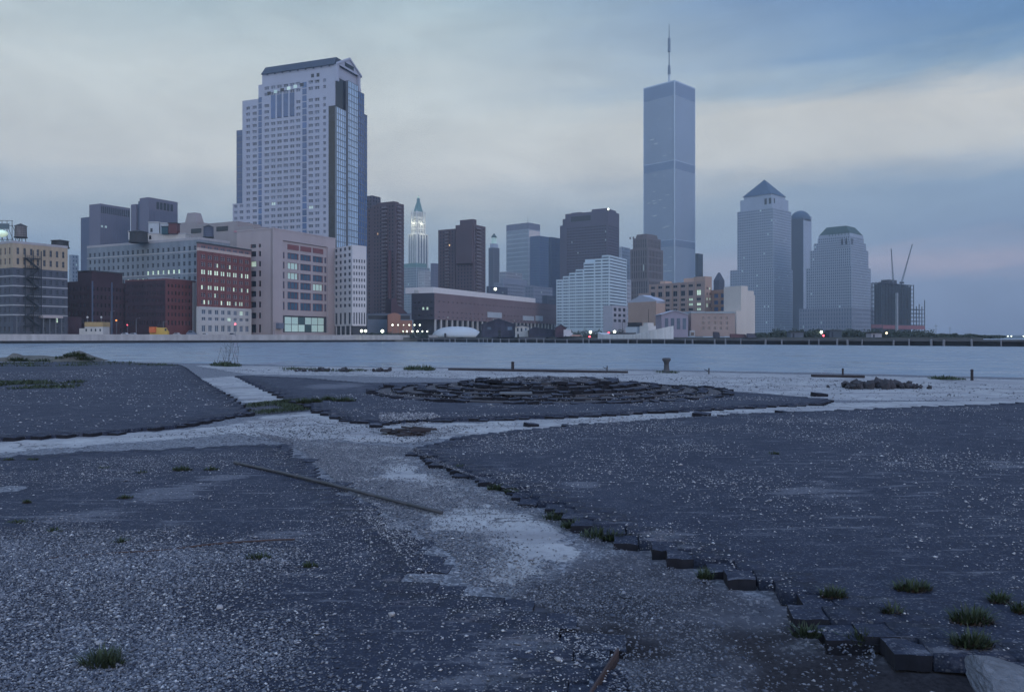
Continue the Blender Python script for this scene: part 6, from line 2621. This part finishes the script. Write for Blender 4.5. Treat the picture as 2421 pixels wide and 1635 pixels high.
def bank(vx0, vx1, vtop, D, peak, dep, m, nm):
    n_ = 26
    rings = []
    x0, x1 = PX(vx0 * V, D), PX(vx1 * V, D)
    htop = PZ(vtop * V, D)
    xs_ = np.linspace(x0, x1, n_)
    co_, fc_ = [], []
    for j, v in enumerate(np.linspace(-1, 1, 9)):
        for i, x in enumerate(xs_):
            t_ = (x - x0) / (x1 - x0)
            env = max(0, 1 - abs((t_ - peak) / (1 - peak if t_ > peak else peak)) ** 1.6)
            z = htop * env * (1 - v * v) * (.75 + .5 * vnoise(np.array([x * 1.0]), np.array([v * 3.0]), 1.1, 31)[0])
            co_.append((x, D + v * dep, z))
    co_ = np.array(co_)
    idx_ = np.arange(9 * n_).reshape(9, n_)
    q_ = np.stack([idx_[:-1, :-1], idx_[:-1, 1:], idx_[1:, 1:], idx_[1:, :-1]], -1).reshape(-1, 4)
    co_ = co_ - np.array(ORG[e_.name])
    o = bpy.data.objects.new(nm, fast_mesh(nm, co_, q_, [m], None, True))
    COL.objects.link(o)
    o.parent = e_


mat('bank_earth', (.10, .095, .085), .95, .4, 1.2, bump=.6, bscale=3)
bank(-60, 215, 806, 55, .45, 2.2, MATS['bank_earth'], 'earth')
bank(135, 222, 796, 53, .5, 1.8, MATS['bank_earth'], 'earth')
bank(15, 62, 801, 54, .5, 1.5, MATS['bank_earth'], 'earth')
for vx, vy, D, h in ((170, 800, 52, .35), (150, 806, 52, .3), (100, 814, 53, .3), (40, 810, 53, .3), (190, 808, 52, .3), (70, 815, 53, .25)):
    co, fc, tn = blades(260, PX(vx * V, D), D, PZ((vy + 8) * V, D), .7, .5, h, .035)
    co = co - np.array(ORG[e_.name])
    o = bpy.data.objects.new('grass', fast_mesh('grass', co, fc, [MATS['grass_blade']], {'tone': tn}))
    COL.objects.link(o)
    o.parent = e_

# dry stalks
e_ = empty('dry_weed', (*GV(515, 828), 0))
tag(e_, 'tall bare dry weed stalks standing against the water at left', 'weed')
mb = MB()
D = GV(515, 828)[1]
for k in range(11):
    x = PX((500 + random.uniform(-8, 45)) * V, D)
    h = random.uniform(.8, 1.7)
    p0 = Vector((x, D + random.uniform(-.3, .3), 0))
    p1 = p0 + Vector((random.uniform(-.25, .25), 0, h * .6))
    p2 = p1 + Vector((random.uniform(-.3, .3), 0, h * .4))
    mb.tube(p0, p1, .012, .009, MATS['bank_earth'], 4)
    mb.tube(p1, p2, .009, .004, MATS['bank_earth'], 4)
    for j in range(3):
        q = p1.lerp(p2, j / 3)
        mb.tube(q, q + Vector((random.uniform(-.3, .3), 0, random.uniform(.1, .3))), .006, .003, MATS['bank_earth'], 4)
mb.build('stalks', e_)


# ------------------------------------------------------------------ things lying on the pier
def on_ground(vx, vy, z=0.0):
    x, y = GV(vx, vy, z)
    return Vector((x, y, z))


mat('iron_dark', (.045, .048, .058), .6, .3, 3, spec=.5)
mat('rust', (.060, .042, .042), .85, .35, 6)
mat('old_wood', (.040, .036, .042), .9, .3, 3)
p0, p1 = on_ground(535, 1049, ZC + .022), on_ground(1003, 1160, .030)
e_ = empty('long_pipe', p0)
tag(e_, 'long thin dark pipe lying diagonally across the path', 'pipe')
mb = MB()
n_ = 8
for i in range(n_):
    a_, b_ = p0.lerp(p1, i / n_), p0.lerp(p1, (i + 1) / n_)
    sag_ = lambda f_: Vector((0, .03 * math.sin(f_ * 5), .006 * math.sin(math.pi * f_)))
    mb.tube(a_ + sag_(i / n_), b_ + sag_((i + 1) / n_), .019, .019, MATS['iron_dark'], 8)
mb.build('tube', e_, smooth=True)
mb = MB()
dd = (p1 - p0).normalized()
mb.tube(p0 - dd * .02, p0 + dd * .12, .026, .026, MATS['iron_dark'], 8)
mb.build('collar', e_, smooth=True)
p0, p1 = on_ground(100, 1268, ZC + .012), on_ground(672, 1219, ZC + .014)
mb = MB()
for i in range(10):
    a_, b_ = p0.lerp(p1, i / 10), p0.lerp(p1, (i + 1) / 10)
    w_ = lambda k: Vector((0, .035 * math.sin(k * 1.1), .003 * math.sin(k * 2.3)))
    mb.tube(a_ + w_(i), b_ + w_(i + 1), .007, .007, MATS['rust'], 6)
o = mb.build('rusty_rod', origin=p0)
tag(o, 'thin rusty rod lying across the gravel at left', 'rod')
mb = MB()
p0, p1 = on_ground(1402, 1476, ZC), on_ground(1322, 1600, ZC)
dd = (p1 - p0).normalized()
sd = Vector((-dd.y, dd.x, 0)) * .005
mb.hexa([p0 - sd - Vector((0, 0, .09)), p1 - sd - Vector((0, 0, .09)), p1 + sd - Vector((0, 0, .09)), p0 + sd - Vector((0, 0, .09)),
         p0 - sd + Vector((0, 0, .016)), p1 - sd + Vector((0, 0, .012)), p1 + sd + Vector((0, 0, .012)), p0 + sd + Vector((0, 0, .016))], MATS['rust'])
o = mb.build('edging_strip', origin=p0)
tag(o, 'rusty steel edging strip ending the lower paving near the bottom edge', 'edging')


def rock_mesh(seed, m, n=2):
    r_ = np.random.default_rng(seed)
    import bmesh
    bm = bmesh.new()
    bmesh.ops.create_icosphere(bm, subdivisions=n, radius=1)
    dirs = r_.normal(0, 1, (9, 3))
    dirs /= np.linalg.norm(dirs, axis=1)[:, None]
    offs = r_.uniform(.55, .95, 9)
    for v in bm.verts:
        for d_, o_ in zip(dirs, offs):
            t_ = v.co.dot(Vector(d_))
            if t_ > o_:
                v.co -= Vector(d_) * (t_ - o_) * .9
        v.co += Vector(r_.normal(0, .025 if n < 4 else .010, 3))
    me = bpy.data.meshes.new('rock')
    bm.to_mesh(me)
    bm.free()
    me.materials.append(m)
    return me


# pale concrete lump in the corner
mat('lump_concrete', (.185, .195, .22), .95, .35, 7, bump=1.0, bscale=22)
o = bpy.data.objects.new('concrete_lump', rock_mesh(5, MATS['lump_concrete'], 4))
COL.objects.link(o)
q = on_ground(2330, 1590, .10)
o.location = q + Vector((.04, 0, .0))
o.scale = (.34, .40, .035)
o.rotation_euler = (.2, .1, .6)
tag(o, 'pale concrete lump at the bottom right corner', 'lump')

# planks and blocks piled on the path
e_ = empty('debris_pile', on_ground(918, 985))
tag(e_, 'small pile of dark broken timber on the pale path', 'debris pile')
c = on_ground(918, 984)
for k in range(17):
    mb = MB()
    L_, w_, t_ = random.uniform(.12, .45), random.uniform(.04, .13), random.uniform(.015, .045)
    mb.bx(-L_ / 2, L_ / 2, -w_ / 2, w_ / 2, 0, t_, MATS['old_wood'])
    M_ = Matrix.Rotation(random.uniform(-.9, .9), 4, 'Z') @ Matrix.Rotation(random.uniform(-.2, .2), 4, 'Y')
    off = Vector((random.uniform(-.34, .34), random.uniform(-.2, .2), .005 + .018 * (k // 4)))
    mb.v = [tuple(M_ @ Vector(v) + off + c) for v in mb.v]
    mb.build('plank', e_)
e_ = empty('rubble_pile', on_ground(1985, 880))
tag(e_, 'low heap of dark rubble on the pale ground at right', 'rubble pile')
c = on_ground(1985, 879)
rm_ = [rock_mesh(s, mat('rubble_dark', (.05, .05, .06), .95, .3, 3), 1) for s in (1, 2, 3)]
for k in range(110):
    o = bpy.data.objects.new('lump', random.choice(rm_))
    COL.objects.link(o)
    o.parent = e_
    t_ = random.triangular(-1, 1, .15)
    o.location = (t_ * 1.75, random.uniform(-.45, .45), .02 + .17 * (1 - abs(t_)) * random.random())
    s_ = random.uniform(.03, .10) if k % 4 else random.uniform(.10, .19)
    o.scale = (s_ * 1.5, s_, s_ * .75)
    o.rotation_euler = (random.random() * 3, random.random() * 3, random.random() * 3)
e_ = empty('rubble_pile', on_ground(775, 842))
tag(e_, 'thin line of dark rubble near the far pier edge, left of centre', 'rubble pile')
for k in range(34):
    o = bpy.data.objects.new('lump', random.choice(rm_))
    COL.objects.link(o)
    o.parent = e_
    t_ = random.uniform(-1, 1)
    o.location = (t_ * 2.3, random.uniform(-.6, .6) - t_ * .3, .05)
    s_ = random.uniform(.06, .17)
    o.scale = (s_ * 1.6, s_, s_ * .7)
    o.rotation_euler = (random.random(), random.random(), random.random() * 3)
# single loose blocks
for vx, vy, lab, sc_ in ((1592, 944, 'dark loose block on the pale strip below the right tip of the mound paving', 1.5), (1775, 938, 'small dark block near the upper edge of the right paving', 1.1),
                         (853, 968, 'small dark lump left of the broken timber pile', 1.0), (1858, 898, 'dark block standing at the tip of the mound paving', 1.6),
                         (888, 880, 'long dark block lying left of the mound steps', 2.2), (1205, 966, 'dark clod on the pale strip in front of the mound', 1.0)):
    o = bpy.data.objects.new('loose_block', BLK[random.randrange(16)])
    COL.objects.link(o)
    q = on_ground(vx, vy, ZT if vx in (888,) else 0)
    o.location = q
    o.scale = (sc_ * 1.2, sc_ * .8, 1.4 * sc_ * .8)
    o.rotation_euler = (.05, .08, random.uniform(-.5, .5))
    tag(o, lab, 'block')
st_ = [rock_mesh(s, mat('white_stone', (.30, .29, .30), .9, .15, 8), 2) for s in (11, 12, 13)]
for vx, vy, s_, lab in ((888, 1396, .024, 'pale angular stone on the middle of the lower paving'), (1036, 1304, .022, 'white stone in the dirt at the path edge'),
                        (498, 1380, .025, 'whitish pebble in the gravel, left of the pale angular stone'), (1265, 1497, .018, 'small white pebble on the dark paving near the bottom'),
                        (222, 1462, .022, 'flat pale stone just above the large lower left tuft'), (1800, 1412, .022, 'white pebble in the dark soil under the stepped corner'),
                        (2118, 1585, .028, 'pale flat stone in the dark soil at the bottom right')):
    o = bpy.data.objects.new('stone', random.choice(st_))
    COL.objects.link(o)
    onp = vx < 1020 or vx == 1265
    q = on_ground(vx, vy, ZC if onp else -.02)
    o.location = q + Vector((0, 0, s_ * .4))
    o.scale = (s_ * 1.4, s_, s_ * .7)
    o.rotation_euler = (0, 0, random.uniform(0, 3))
    tag(o, lab, 'stone')

# bollard, posts and kerb timber on the pier edge
q = on_ground(1512, 845)
e_ = empty('bollard', q)
tag(e_, 'dark mooring bollard with a flared head on the pier edge', 'bollard')
mb = MB()
mb.lathe(q, [(.20, 0), (.17, .05), (.125, .16), (.112, .40), (.13, .48), (.18, .545)], MATS['iron_dark'], 14)
mb.build('shaft', e_, smooth=True)
mb = MB()
mb.lathe(q, [(.18, .545), (.20, .58), (.19, .64), (.14, .67)], MATS['iron_dark'], 14)
mb.build('head', e_, smooth=True)
for vx, vy, h, r_, lab in ((1163, 841, .42, .075, 'short dark post on the pier edge behind the mound'), (2205 / 1.0, 862, .38, .05, 'thin short post on the pier edge at far right'),
                           (1912, 853, .30, .04, 'thin iron stub on a plank at the pier edge on the right')):
    q = on_ground(vx, vy)
    e_ = empty('post', q)
    tag(e_, lab, 'post')
    mb = MB()
    mb.lathe(q, [(r_ * 1.15, 0), (r_, .05), (r_ * .95, h * .9)], MATS['old_wood'], 9)
    mb.build('shaft', e_)
    mb = MB()
    mb.lathe(q, [(r_ * 1.1, h * .9), (r_ * 1.1, h), (r_ * .5, h + .03)], MATS['old_wood'], 9)
    mb.build('cap', e_)
for vx, vy, lab in ((1377, 842, 'small iron cleat with a side arm on the pier edge'), (1608, 848, 'low bent iron stub on the pier edge right of the bollard')):
    q = on_ground(vx, vy)
    e_ = empty('cleat', q)
    tag(e_, lab, 'cleat')
    mb = MB()
    mb.tube(q, q + Vector((.01, 0, .26)), .035, .03, MATS['iron_dark'], 7)
    mb.build('stem', e_)
    mb = MB()
    mb.tube(q + Vector((0, 0, .12)), q + Vector((-.2, 0, .2)), .025, .018, MATS['iron_dark'], 6)
    mb.build('arm', e_)
a_, b_ = on_ground(1018, 839), on_ground(1425, 846)
dd = (b_ - a_)
for k in range(3):
    p0, p1 = a_ + dd * (k / 3 + .004), a_ + dd * ((k + 1) / 3 - .004)
    n_ = Vector((-dd.y, dd.x, 0)).normalized() * .13
    mb = MB()
    mb.hexa([p0 - n_, p1 - n_, p1 + n_, p0 + n_] + [v + Vector((0, 0, .09)) for v in (p0 - n_, p1 - n_, p1 + n_, p0 + n_)], MATS['old_wood'])
    o = mb.build('kerb_timber', origin=p0)
    tag(o, ('left', 'middle', 'right')[k] + ' length of dark kerb timber on the pier edge behind the mound', 'timber', 'kerb timbers')
a_, b_ = on_ground(1845, 855), on_ground(1962, 857)
mb = MB()
mb.hexa([a_, b_, b_ + Vector((0, .25, 0)), a_ + Vector((0, .25, 0))] + [v + Vector((0, 0, .10)) for v in (a_, b_, b_ + Vector((0, .25, 0)), a_ + Vector((0, .25, 0)))], MATS['old_wood'])
o = mb.build('plank', origin=a_)
tag(o, 'flat dark plank on the pier edge at right', 'plank')

# ================================================================== small things on the far banks
def lamp_post(label, px_, y_lamp, D, m='lamp_white', r_=.42, z0=2.0, group='street lamps', twin=False):
    x, zl = PX(px_, D), PZ(y_lamp, D)
    e_ = empty('street_lamp', (x, D, z0))
    tag(e_, label, 'street lamp', group)
    mb = MB()
    mb.tube((x, D + .3, z0), (x, D + .3, zl - r_ * .5), .11, .07, MATS['frame_grey'], 6)
    mb.build('pole', e_)
    mb = MB()
    mb.lathe((x, D), [(.05, zl - r_), (r_ * .8, zl - r_ * .6), (r_, zl), (r_ * .8, zl + r_ * .6), (.05, zl + r_)], MATS[m], 10)
    mb.build('lamp_head', e_, smooth=True)


GL = 'upper row street lamps'
ORD = 'first second third fourth fifth sixth seventh eighth ninth tenth'.split()
for k, x in enumerate((928, 941, 954, 967.5, 980, 992.5)):
    lamp_post(ORD[k] + ' lamp from the left in the upper row of six by the college', x, 768, 452, r_=.45 if k != 2 else .25, group=GL)
for k, x in enumerate((953, 962, 975, 987, 998.5, 1010)):
    lamp_post(ORD[k] + ' lamp from the left in the lower row of six on the waterfront', x, 783, 458, r_=.50 if k < 4 else .4, group='lower row street lamps')
lamp_post('left lamp of the bright pair under the white annex', 855, 782, 432, r_=.8)
lamp_post('right lamp of the bright pair under the white annex', 864.5, 782, 432, r_=.8)
lamp_post('single bright lamp in front of the low grey-blue building', 904, 782.5, 436, r_=.85)
lamp_post('white lamp in front of the white terraced building', 1396, 785, 405, r_=.75)
lamp_post('white lamp above the stern of the white ship', 1453, 784, 402, r_=.75)
lamp_post('warm bright lamp below the stepped granite tower', 1942, 785, 330, 'lamp_white', r_=.55)
lamp_post('orange lamp below the half built tower', 2096, 787, 330, 'lamp_warm', r_=.45)
lamp_post('single lamp glowing above the college roof', 1171, 683, 800, r_=1.4)
for lab, x, y, D, m, r_ in (('red signal lamp above the stern of the ship', 1439, 787, 400, 'lamp_red', .7), ('red signal lamp below the white terraced lamp', 1394, 796, 398, 'lamp_red', .5),
                            ('pink signal lamp beside the warm lamp', 1947, 793, 325, 'lamp_red', .4), ('red traffic signal in front of the brick office base', 556, 766, 384, 'lamp_red', .45),
                            ('orange traffic signal hanging before the dark warehouse', 275, 757, 366, 'lamp_orange', .35), ('second red traffic signal before the dark warehouse', 301, 768, 366, 'lamp_red', .3)):
    lamp_post(lab, x, y, D, m, r_, group='signal lamps')
for x, w_ in ((2383, 'left'), (2391, 'middle'), (2420, 'right')):
    lamp_post(w_ + ' one of the three pole lamps on the far shore at the right picture edge', x, 796 - 1.5, 2300, 'lamp_white', 2.2, z0=WZ, group='far shore lamps')

# white booth with an ochre top
e_ = empty('white_booth', (PX(186, 352), 352, 2.1))
tag(e_, 'white booth with an ochre upper storey on the left bank', 'booth')
D = 352
mb = MB()
mb.bx(PX(200, D), PX(243, D), D, D + 6, 2.1, PZ(772, D), MATS['pale_stone'])
mb.bx(PX(186, D), PX(200, D) - .01, D + .5, D + 6, 2.1, PZ(776, D), MATS['pale_stone'])
mb.build('wall', e_)
mb = MB()
mb.bx(PX(200.5, D), PX(244, D), D - .2, D + 6, PZ(772, D) + .01, PZ(761, D), mat('ochre', (.36, .25, .12), .8, .2, .5))
mb.build('upper_storey', e_)
for x in (204, 216, 226, 237):
    mb = MB()
    mb.bx(PX(x - 1.6, D), PX(x + 1.6, D), D - .08, D, PZ(783, D), PZ(777, D), MATS['glass_dark'])
    mb.build('window', e_)
for x in (201, 234):
    mb = MB()
    mb.tube((PX(x, D), D + 2, PZ(761, D)), (PX(x, D), D + 2, PZ(748, D)), .12, .1, MATS['frame_grey'], 6)
    mb.lathe((PX(x, D), D + 2), [(.3, PZ(752, D)), (.5, PZ(750, D)), (.3, PZ(747, D))], MATS['pale_stone'], 8)
    mb.build('light_mast', e_)


def vehicle(name, label, cat, px0, px1, ytop, D, body, z0=2.1, boxy=False, grp=None):
    xa, xb = PX(px0, D), PX(px1, D)
    L_ = xb - xa
    H = PZ(ytop, D) - z0
    e_ = empty(name, ((xa + xb) / 2, D, z0))
    tag(e_, label, cat, grp)
    wr = .38
    if boxy:
        prof = [(0, .45), (1, .45), (1, H * .55), (.93, H * .62), (.86, H * .95), (.30, H), (.0, H)]
    else:
        prof = [(0, .4), (1, .4), (1, H * .55), (.78, H * .62), (.66, H), (.26, H), (.12, H * .62), (0, H * .58)]
    pts = [(xa + L_ * u, z0 + z) for u, z in prof]
    mb = MB()
    mb.loft([[(x, D, z) for x, z in pts], [(x, D + 1.9, z) for x, z in pts]], body)
    mb.build('body', e_)
    mb = MB()
    if boxy:
        mb.bx(xa + L_ * .84, xa + L_ * .94, D - .03, D - .005, z0 + H * .6, z0 + H * .85, MATS['glass_dark'])
    else:
        mb.quad((xa + L_ * .2, D - .02, z0 + H * .66), (xa + L_ * .70, D - .02, z0 + H * .66), (xa + L_ * .63, D - .02, z0 + H * .94), (xa + L_ * .29, D - .02, z0 + H * .94), MATS['glass_dark'])
    mb.build('window', e_)
    for u in (.2, .8):
        mb = MB()
        mb.tube((xa + L_ * u, D - .03, z0 + wr), (xa + L_ * u, D + .25, z0 + wr), wr, wr, MATS['tar_roof'], 12)
        mb.build('wheel', e_)


ye = mat('truck_yellow', (.55, .36, .08), .5, .1)
vehicle('box_truck', 'yellow box truck with an orange nose on the left bank road', 'truck', 354, 396, 773.5, 372, ye, boxy=True, z0=2.1)
D = 371
mb = MB()
mb.bx(PX(353, D), PX(367, D), D - .3, D + 2, PZ(786, D), PZ(773, D) + .1, mat('truck_orange', (.60, .14, .04), .5, .1))
o = mb.build('orange_box', origin=(PX(353, D), D, PZ(786, D)))
tag(o, 'bright orange box on the tail of the yellow truck', 'box')
for lab, x0, x1, yt, D, c_ in (('pale car on the left bank road beside the white booth', 285, 303, 786, 362, (.45, .46, .50)), ('grey car right of the pale one on the left bank road', 305, 322, 786.5, 364, (.30, .31, .36)),
                               ('silver car behind the yellow truck on the left bank road', 408, 426, 786, 384, (.48, .46, .48)), ('blue-grey van near the red warehouse corner', 440, 462, 781, 386, (.16, .19, .26)),
                               ('pale car before the brick office base', 475, 492, 787, 388, (.50, .50, .52)), ('dark car before the brick office entrance', 540, 556, 787, 396, (.08, .08, .10))):
    vehicle('parked_car', lab, 'car', x0, x1, yt, D, mat('car_%d' % x0, c_, .35, .03, spec=.6), grp='cars on the left bank road')
for lab, x0, x1, yt, D, c_ in (('white box truck beside the maroon shed', 1333, 1354, 779, 395, (.50, .48, .52)), ('salmon coloured box truck by the far pier', 1352, 1377, 791, 385, (.46, .26, .22)),
                               ('dark maroon truck on the far pier right of the tan terrace', 1728, 1766, 789, 320, (.10, .05, .06)), ('dark van on the far pier under the cream slab', 1768, 1788, 788, 318, (.06, .06, .09)),
                               ('dark box trailer on the far pier before the tan terrace', 1688, 1702, 784, 330, (.04, .04, .06))):
    vehicle('box_truck', lab, 'truck', x0, x1, yt, D, mat('truck_%d' % x0, c_, .5, .1), z0=1.6 if D > 350 else .95, boxy=True)
# poles and signal gantry
for x, yt, D, lab in ((322, 752, 366, 'thin pale pole before the red warehouse'), (262, 735, 366, 'tall blue-grey pole before the dark warehouse'), (386, 760, 378, 'short pole behind the yellow truck'),
                      (40, 745, 340, 'pale pole at the foot of the leftmost loft'), (648, 762, 415, 'pole at the corner of the pink office')):
    o_ = MB()
    o_.tube((PX(x, D), D, 2.1), (PX(x, D), D, PZ(yt, D)), .16, .1, MATS['frame_grey'], 6)
    o_.tube((PX(x, D), D, PZ(yt, D) - .2), (PX(x, D) + 1.6, D, PZ(yt, D) + .1), .08, .06, MATS['frame_grey'], 5)
    o_.lathe((PX(x, D) + 1.6, D), [(.05, PZ(yt, D) - .05), (.3, PZ(yt, D)), (.1, PZ(yt, D) + .25)], MATS['frame_grey'], 7)
    o = o_.build('pole', origin=(PX(x, D), D, 2.1))
    tag(o, lab, 'pole')

# shrubs on the landfill at right
def leaf_cloud(centres, n, size):
    c_ = np.array(centres)
    k = rng.integers(0, len(c_), n)
    d_ = rng.normal(0, 1, (n, 3))
    d_ /= np.linalg.norm(d_, axis=1)[:, None]
    rad_ = rng.random(n) ** .45
    P = c_[k, :3] + d_ * rad_[:, None] * c_[k, 3:6]
    P[:, 2] = np.maximum(P[:, 2], 1.4)
    a1 = rng.normal(0, 1, (n, 3))
    a2 = np.cross(a1, rng.normal(0, 1, (n, 3)))
    a1 /= np.linalg.norm(a1, axis=1)[:, None]
    a2 /= np.linalg.norm(a2, axis=1)[:, None]
    s_ = (size * rng.uniform(.5, 1.3, n))[:, None]
    co = np.stack([P - a1 * s_, P - a2 * s_ * .6, P + a1 * s_, P + a2 * s_ * .6], 1).reshape(-1, 3)
    return co, np.arange(n * 4).reshape(-1, 4), np.repeat(rng.random(n), 4)


cs = []
for x in np.arange(1790, 2200, 7):
    D = random.uniform(330, 420)
    yt = random.uniform(776, 787) if x > 1830 else random.uniform(784, 790)
    h = PZ(yt, D) - 1.5
    cs.append((PX(x, D), D, 1.5 + h * .3, random.uniform(2, 4), 3, max(.8, h * .75)))
for x in np.arange(2190, 2366, 6):
    D = random.uniform(300, 330)
    yt = 788 + (x - 2190) / 176 * 8 + random.uniform(-4, 3)
    h = max(.8, PZ(yt, D) - 1.5)
    cs.append((PX(x, D), D, 1.5 + h * .3, random.uniform(1.5, 3), 2.5, h * .75))
co, fc, tn = leaf_cloud(cs, 26000, .42)
o = bpy.data.objects.new('undergrowth', fast_mesh('undergrowth', co, fc, [MATS['shrub_leaf']], {'tone': tn}))
COL.objects.link(o)
o['kind'] = 'stuff'
tag(o, 'dark scrubby bushes along the landfill at right', 'bushes')
cs = []
for x in np.arange(872, 1010, 5):
    D = random.uniform(455, 465)
    cs.append((PX(x, D), D, 2.5, 2.0, 2, random.uniform(1.2, 2.6)))
for x in np.arange(1340, 1480, 6):
    D = random.uniform(408, 425)
    cs.append((PX(x, D), D, 2.0, 2.2, 2, random.uniform(1.6, 4.6)))
co, fc, tn = leaf_cloud(cs, 9000, .4)
o = bpy.data.objects.new('undergrowth', fast_mesh('undergrowth', co, fc, [MATS['shrub_leaf']], {'tone': tn}))
COL.objects.link(o)
o['kind'] = 'stuff'
tag(o, 'low dark bushes along the middle of the waterfront', 'bushes')

# pale fence line on the pier shore and mixed clutter
for k, (x0, x1, y0, y1, D, c_, lab) in enumerate((
        (1226, 1290, 796, 801, 400, (.10, .11, .15), 'long low dark barge beside the white house'),
        (1870, 1900, 784, 792, 330, (.10, .12, .16), 'low dark site cabin under the stepped tower'),
        (1962, 1990, 780, 789, 335, (.06, .08, .11), 'dark flat site cabin right of the warm lamp'),
        (2060, 2085, 786, 794, 330, (.28, .28, .33), 'pale site cabin below the half built tower'))):
    e_ = empty('site_cabin' if k else 'barge', (PX(x0, D), D, .9))
    tag(e_, lab, 'cabin' if k else 'barge')
    m_ = mat('cabin_%d' % k, c_, .8, .2)
    mb = MB()
    mb.bx(PX(x0, D), PX(x1, D), D, D + 5, .9, PZ(y0, D) - .3, m_)
    mb.build('wall', e_)
    mb = MB()
    mb.bx(PX(x0, D) - .3, PX(x1, D) + .3, D - .3, D + 5.3, PZ(y0, D) - .3, PZ(y0, D), MATS['tar_roof'])
    mb.build('roof', e_)
    mb = MB()
    mb.bx(PX(x0 + 4, D), PX(x0 + 8, D), D - .06, D, 1.2, PZ(y0, D) - .7, MATS['glass_dark'])
    mb.build('door', e_)
for x, yt, lab in ((2213, 765, 'taller bare mast among the bushes at far right'), (2246, 771, 'shorter bare mast among the bushes at far right')):
    D = 330
    o_ = MB()
    o_.tube((PX(x, D), D, 1.5), (PX(x, D), D, PZ(yt, D)), .12, .05, mm, 5)
    o_.tube((PX(x, D) - .7, D, PZ(yt + 5, D)), (PX(x, D) + .7, D, PZ(yt + 5, D)), .05, .05, mm, 4)
    o = o_.build('mast', origin=(PX(x, D), D, 1.5))
    tag(o, lab, 'mast')

# ================================================================== haze
HAZE = 0.00022
if HAZE:
    mb = MB()
    m = bpy.data.materials.new('haze_air')
    m.use_nodes = True
    nt = m.node_tree
    nt.nodes.clear()
    out = nt.nodes.new('ShaderNodeOutputMaterial')
    pv = nt.nodes.new('ShaderNodeVolumePrincipled')
    pv.inputs['Color'].default_value = (.68, .84, 1.0, 1)
    pv.inputs['Density'].default_value = HAZE
    pv.inputs['Anisotropy'].default_value = .2
    nt.links.new(pv.outputs[0], out.inputs['Volume'])
    mb.bx(-2600, 3000, -320, 3100, WZ - 4.5, 580, m)
    o = mb.build('haze')
    o['kind'] = 'stuff'
    tag(o, 'thin evening haze over the river and the city', 'haze')
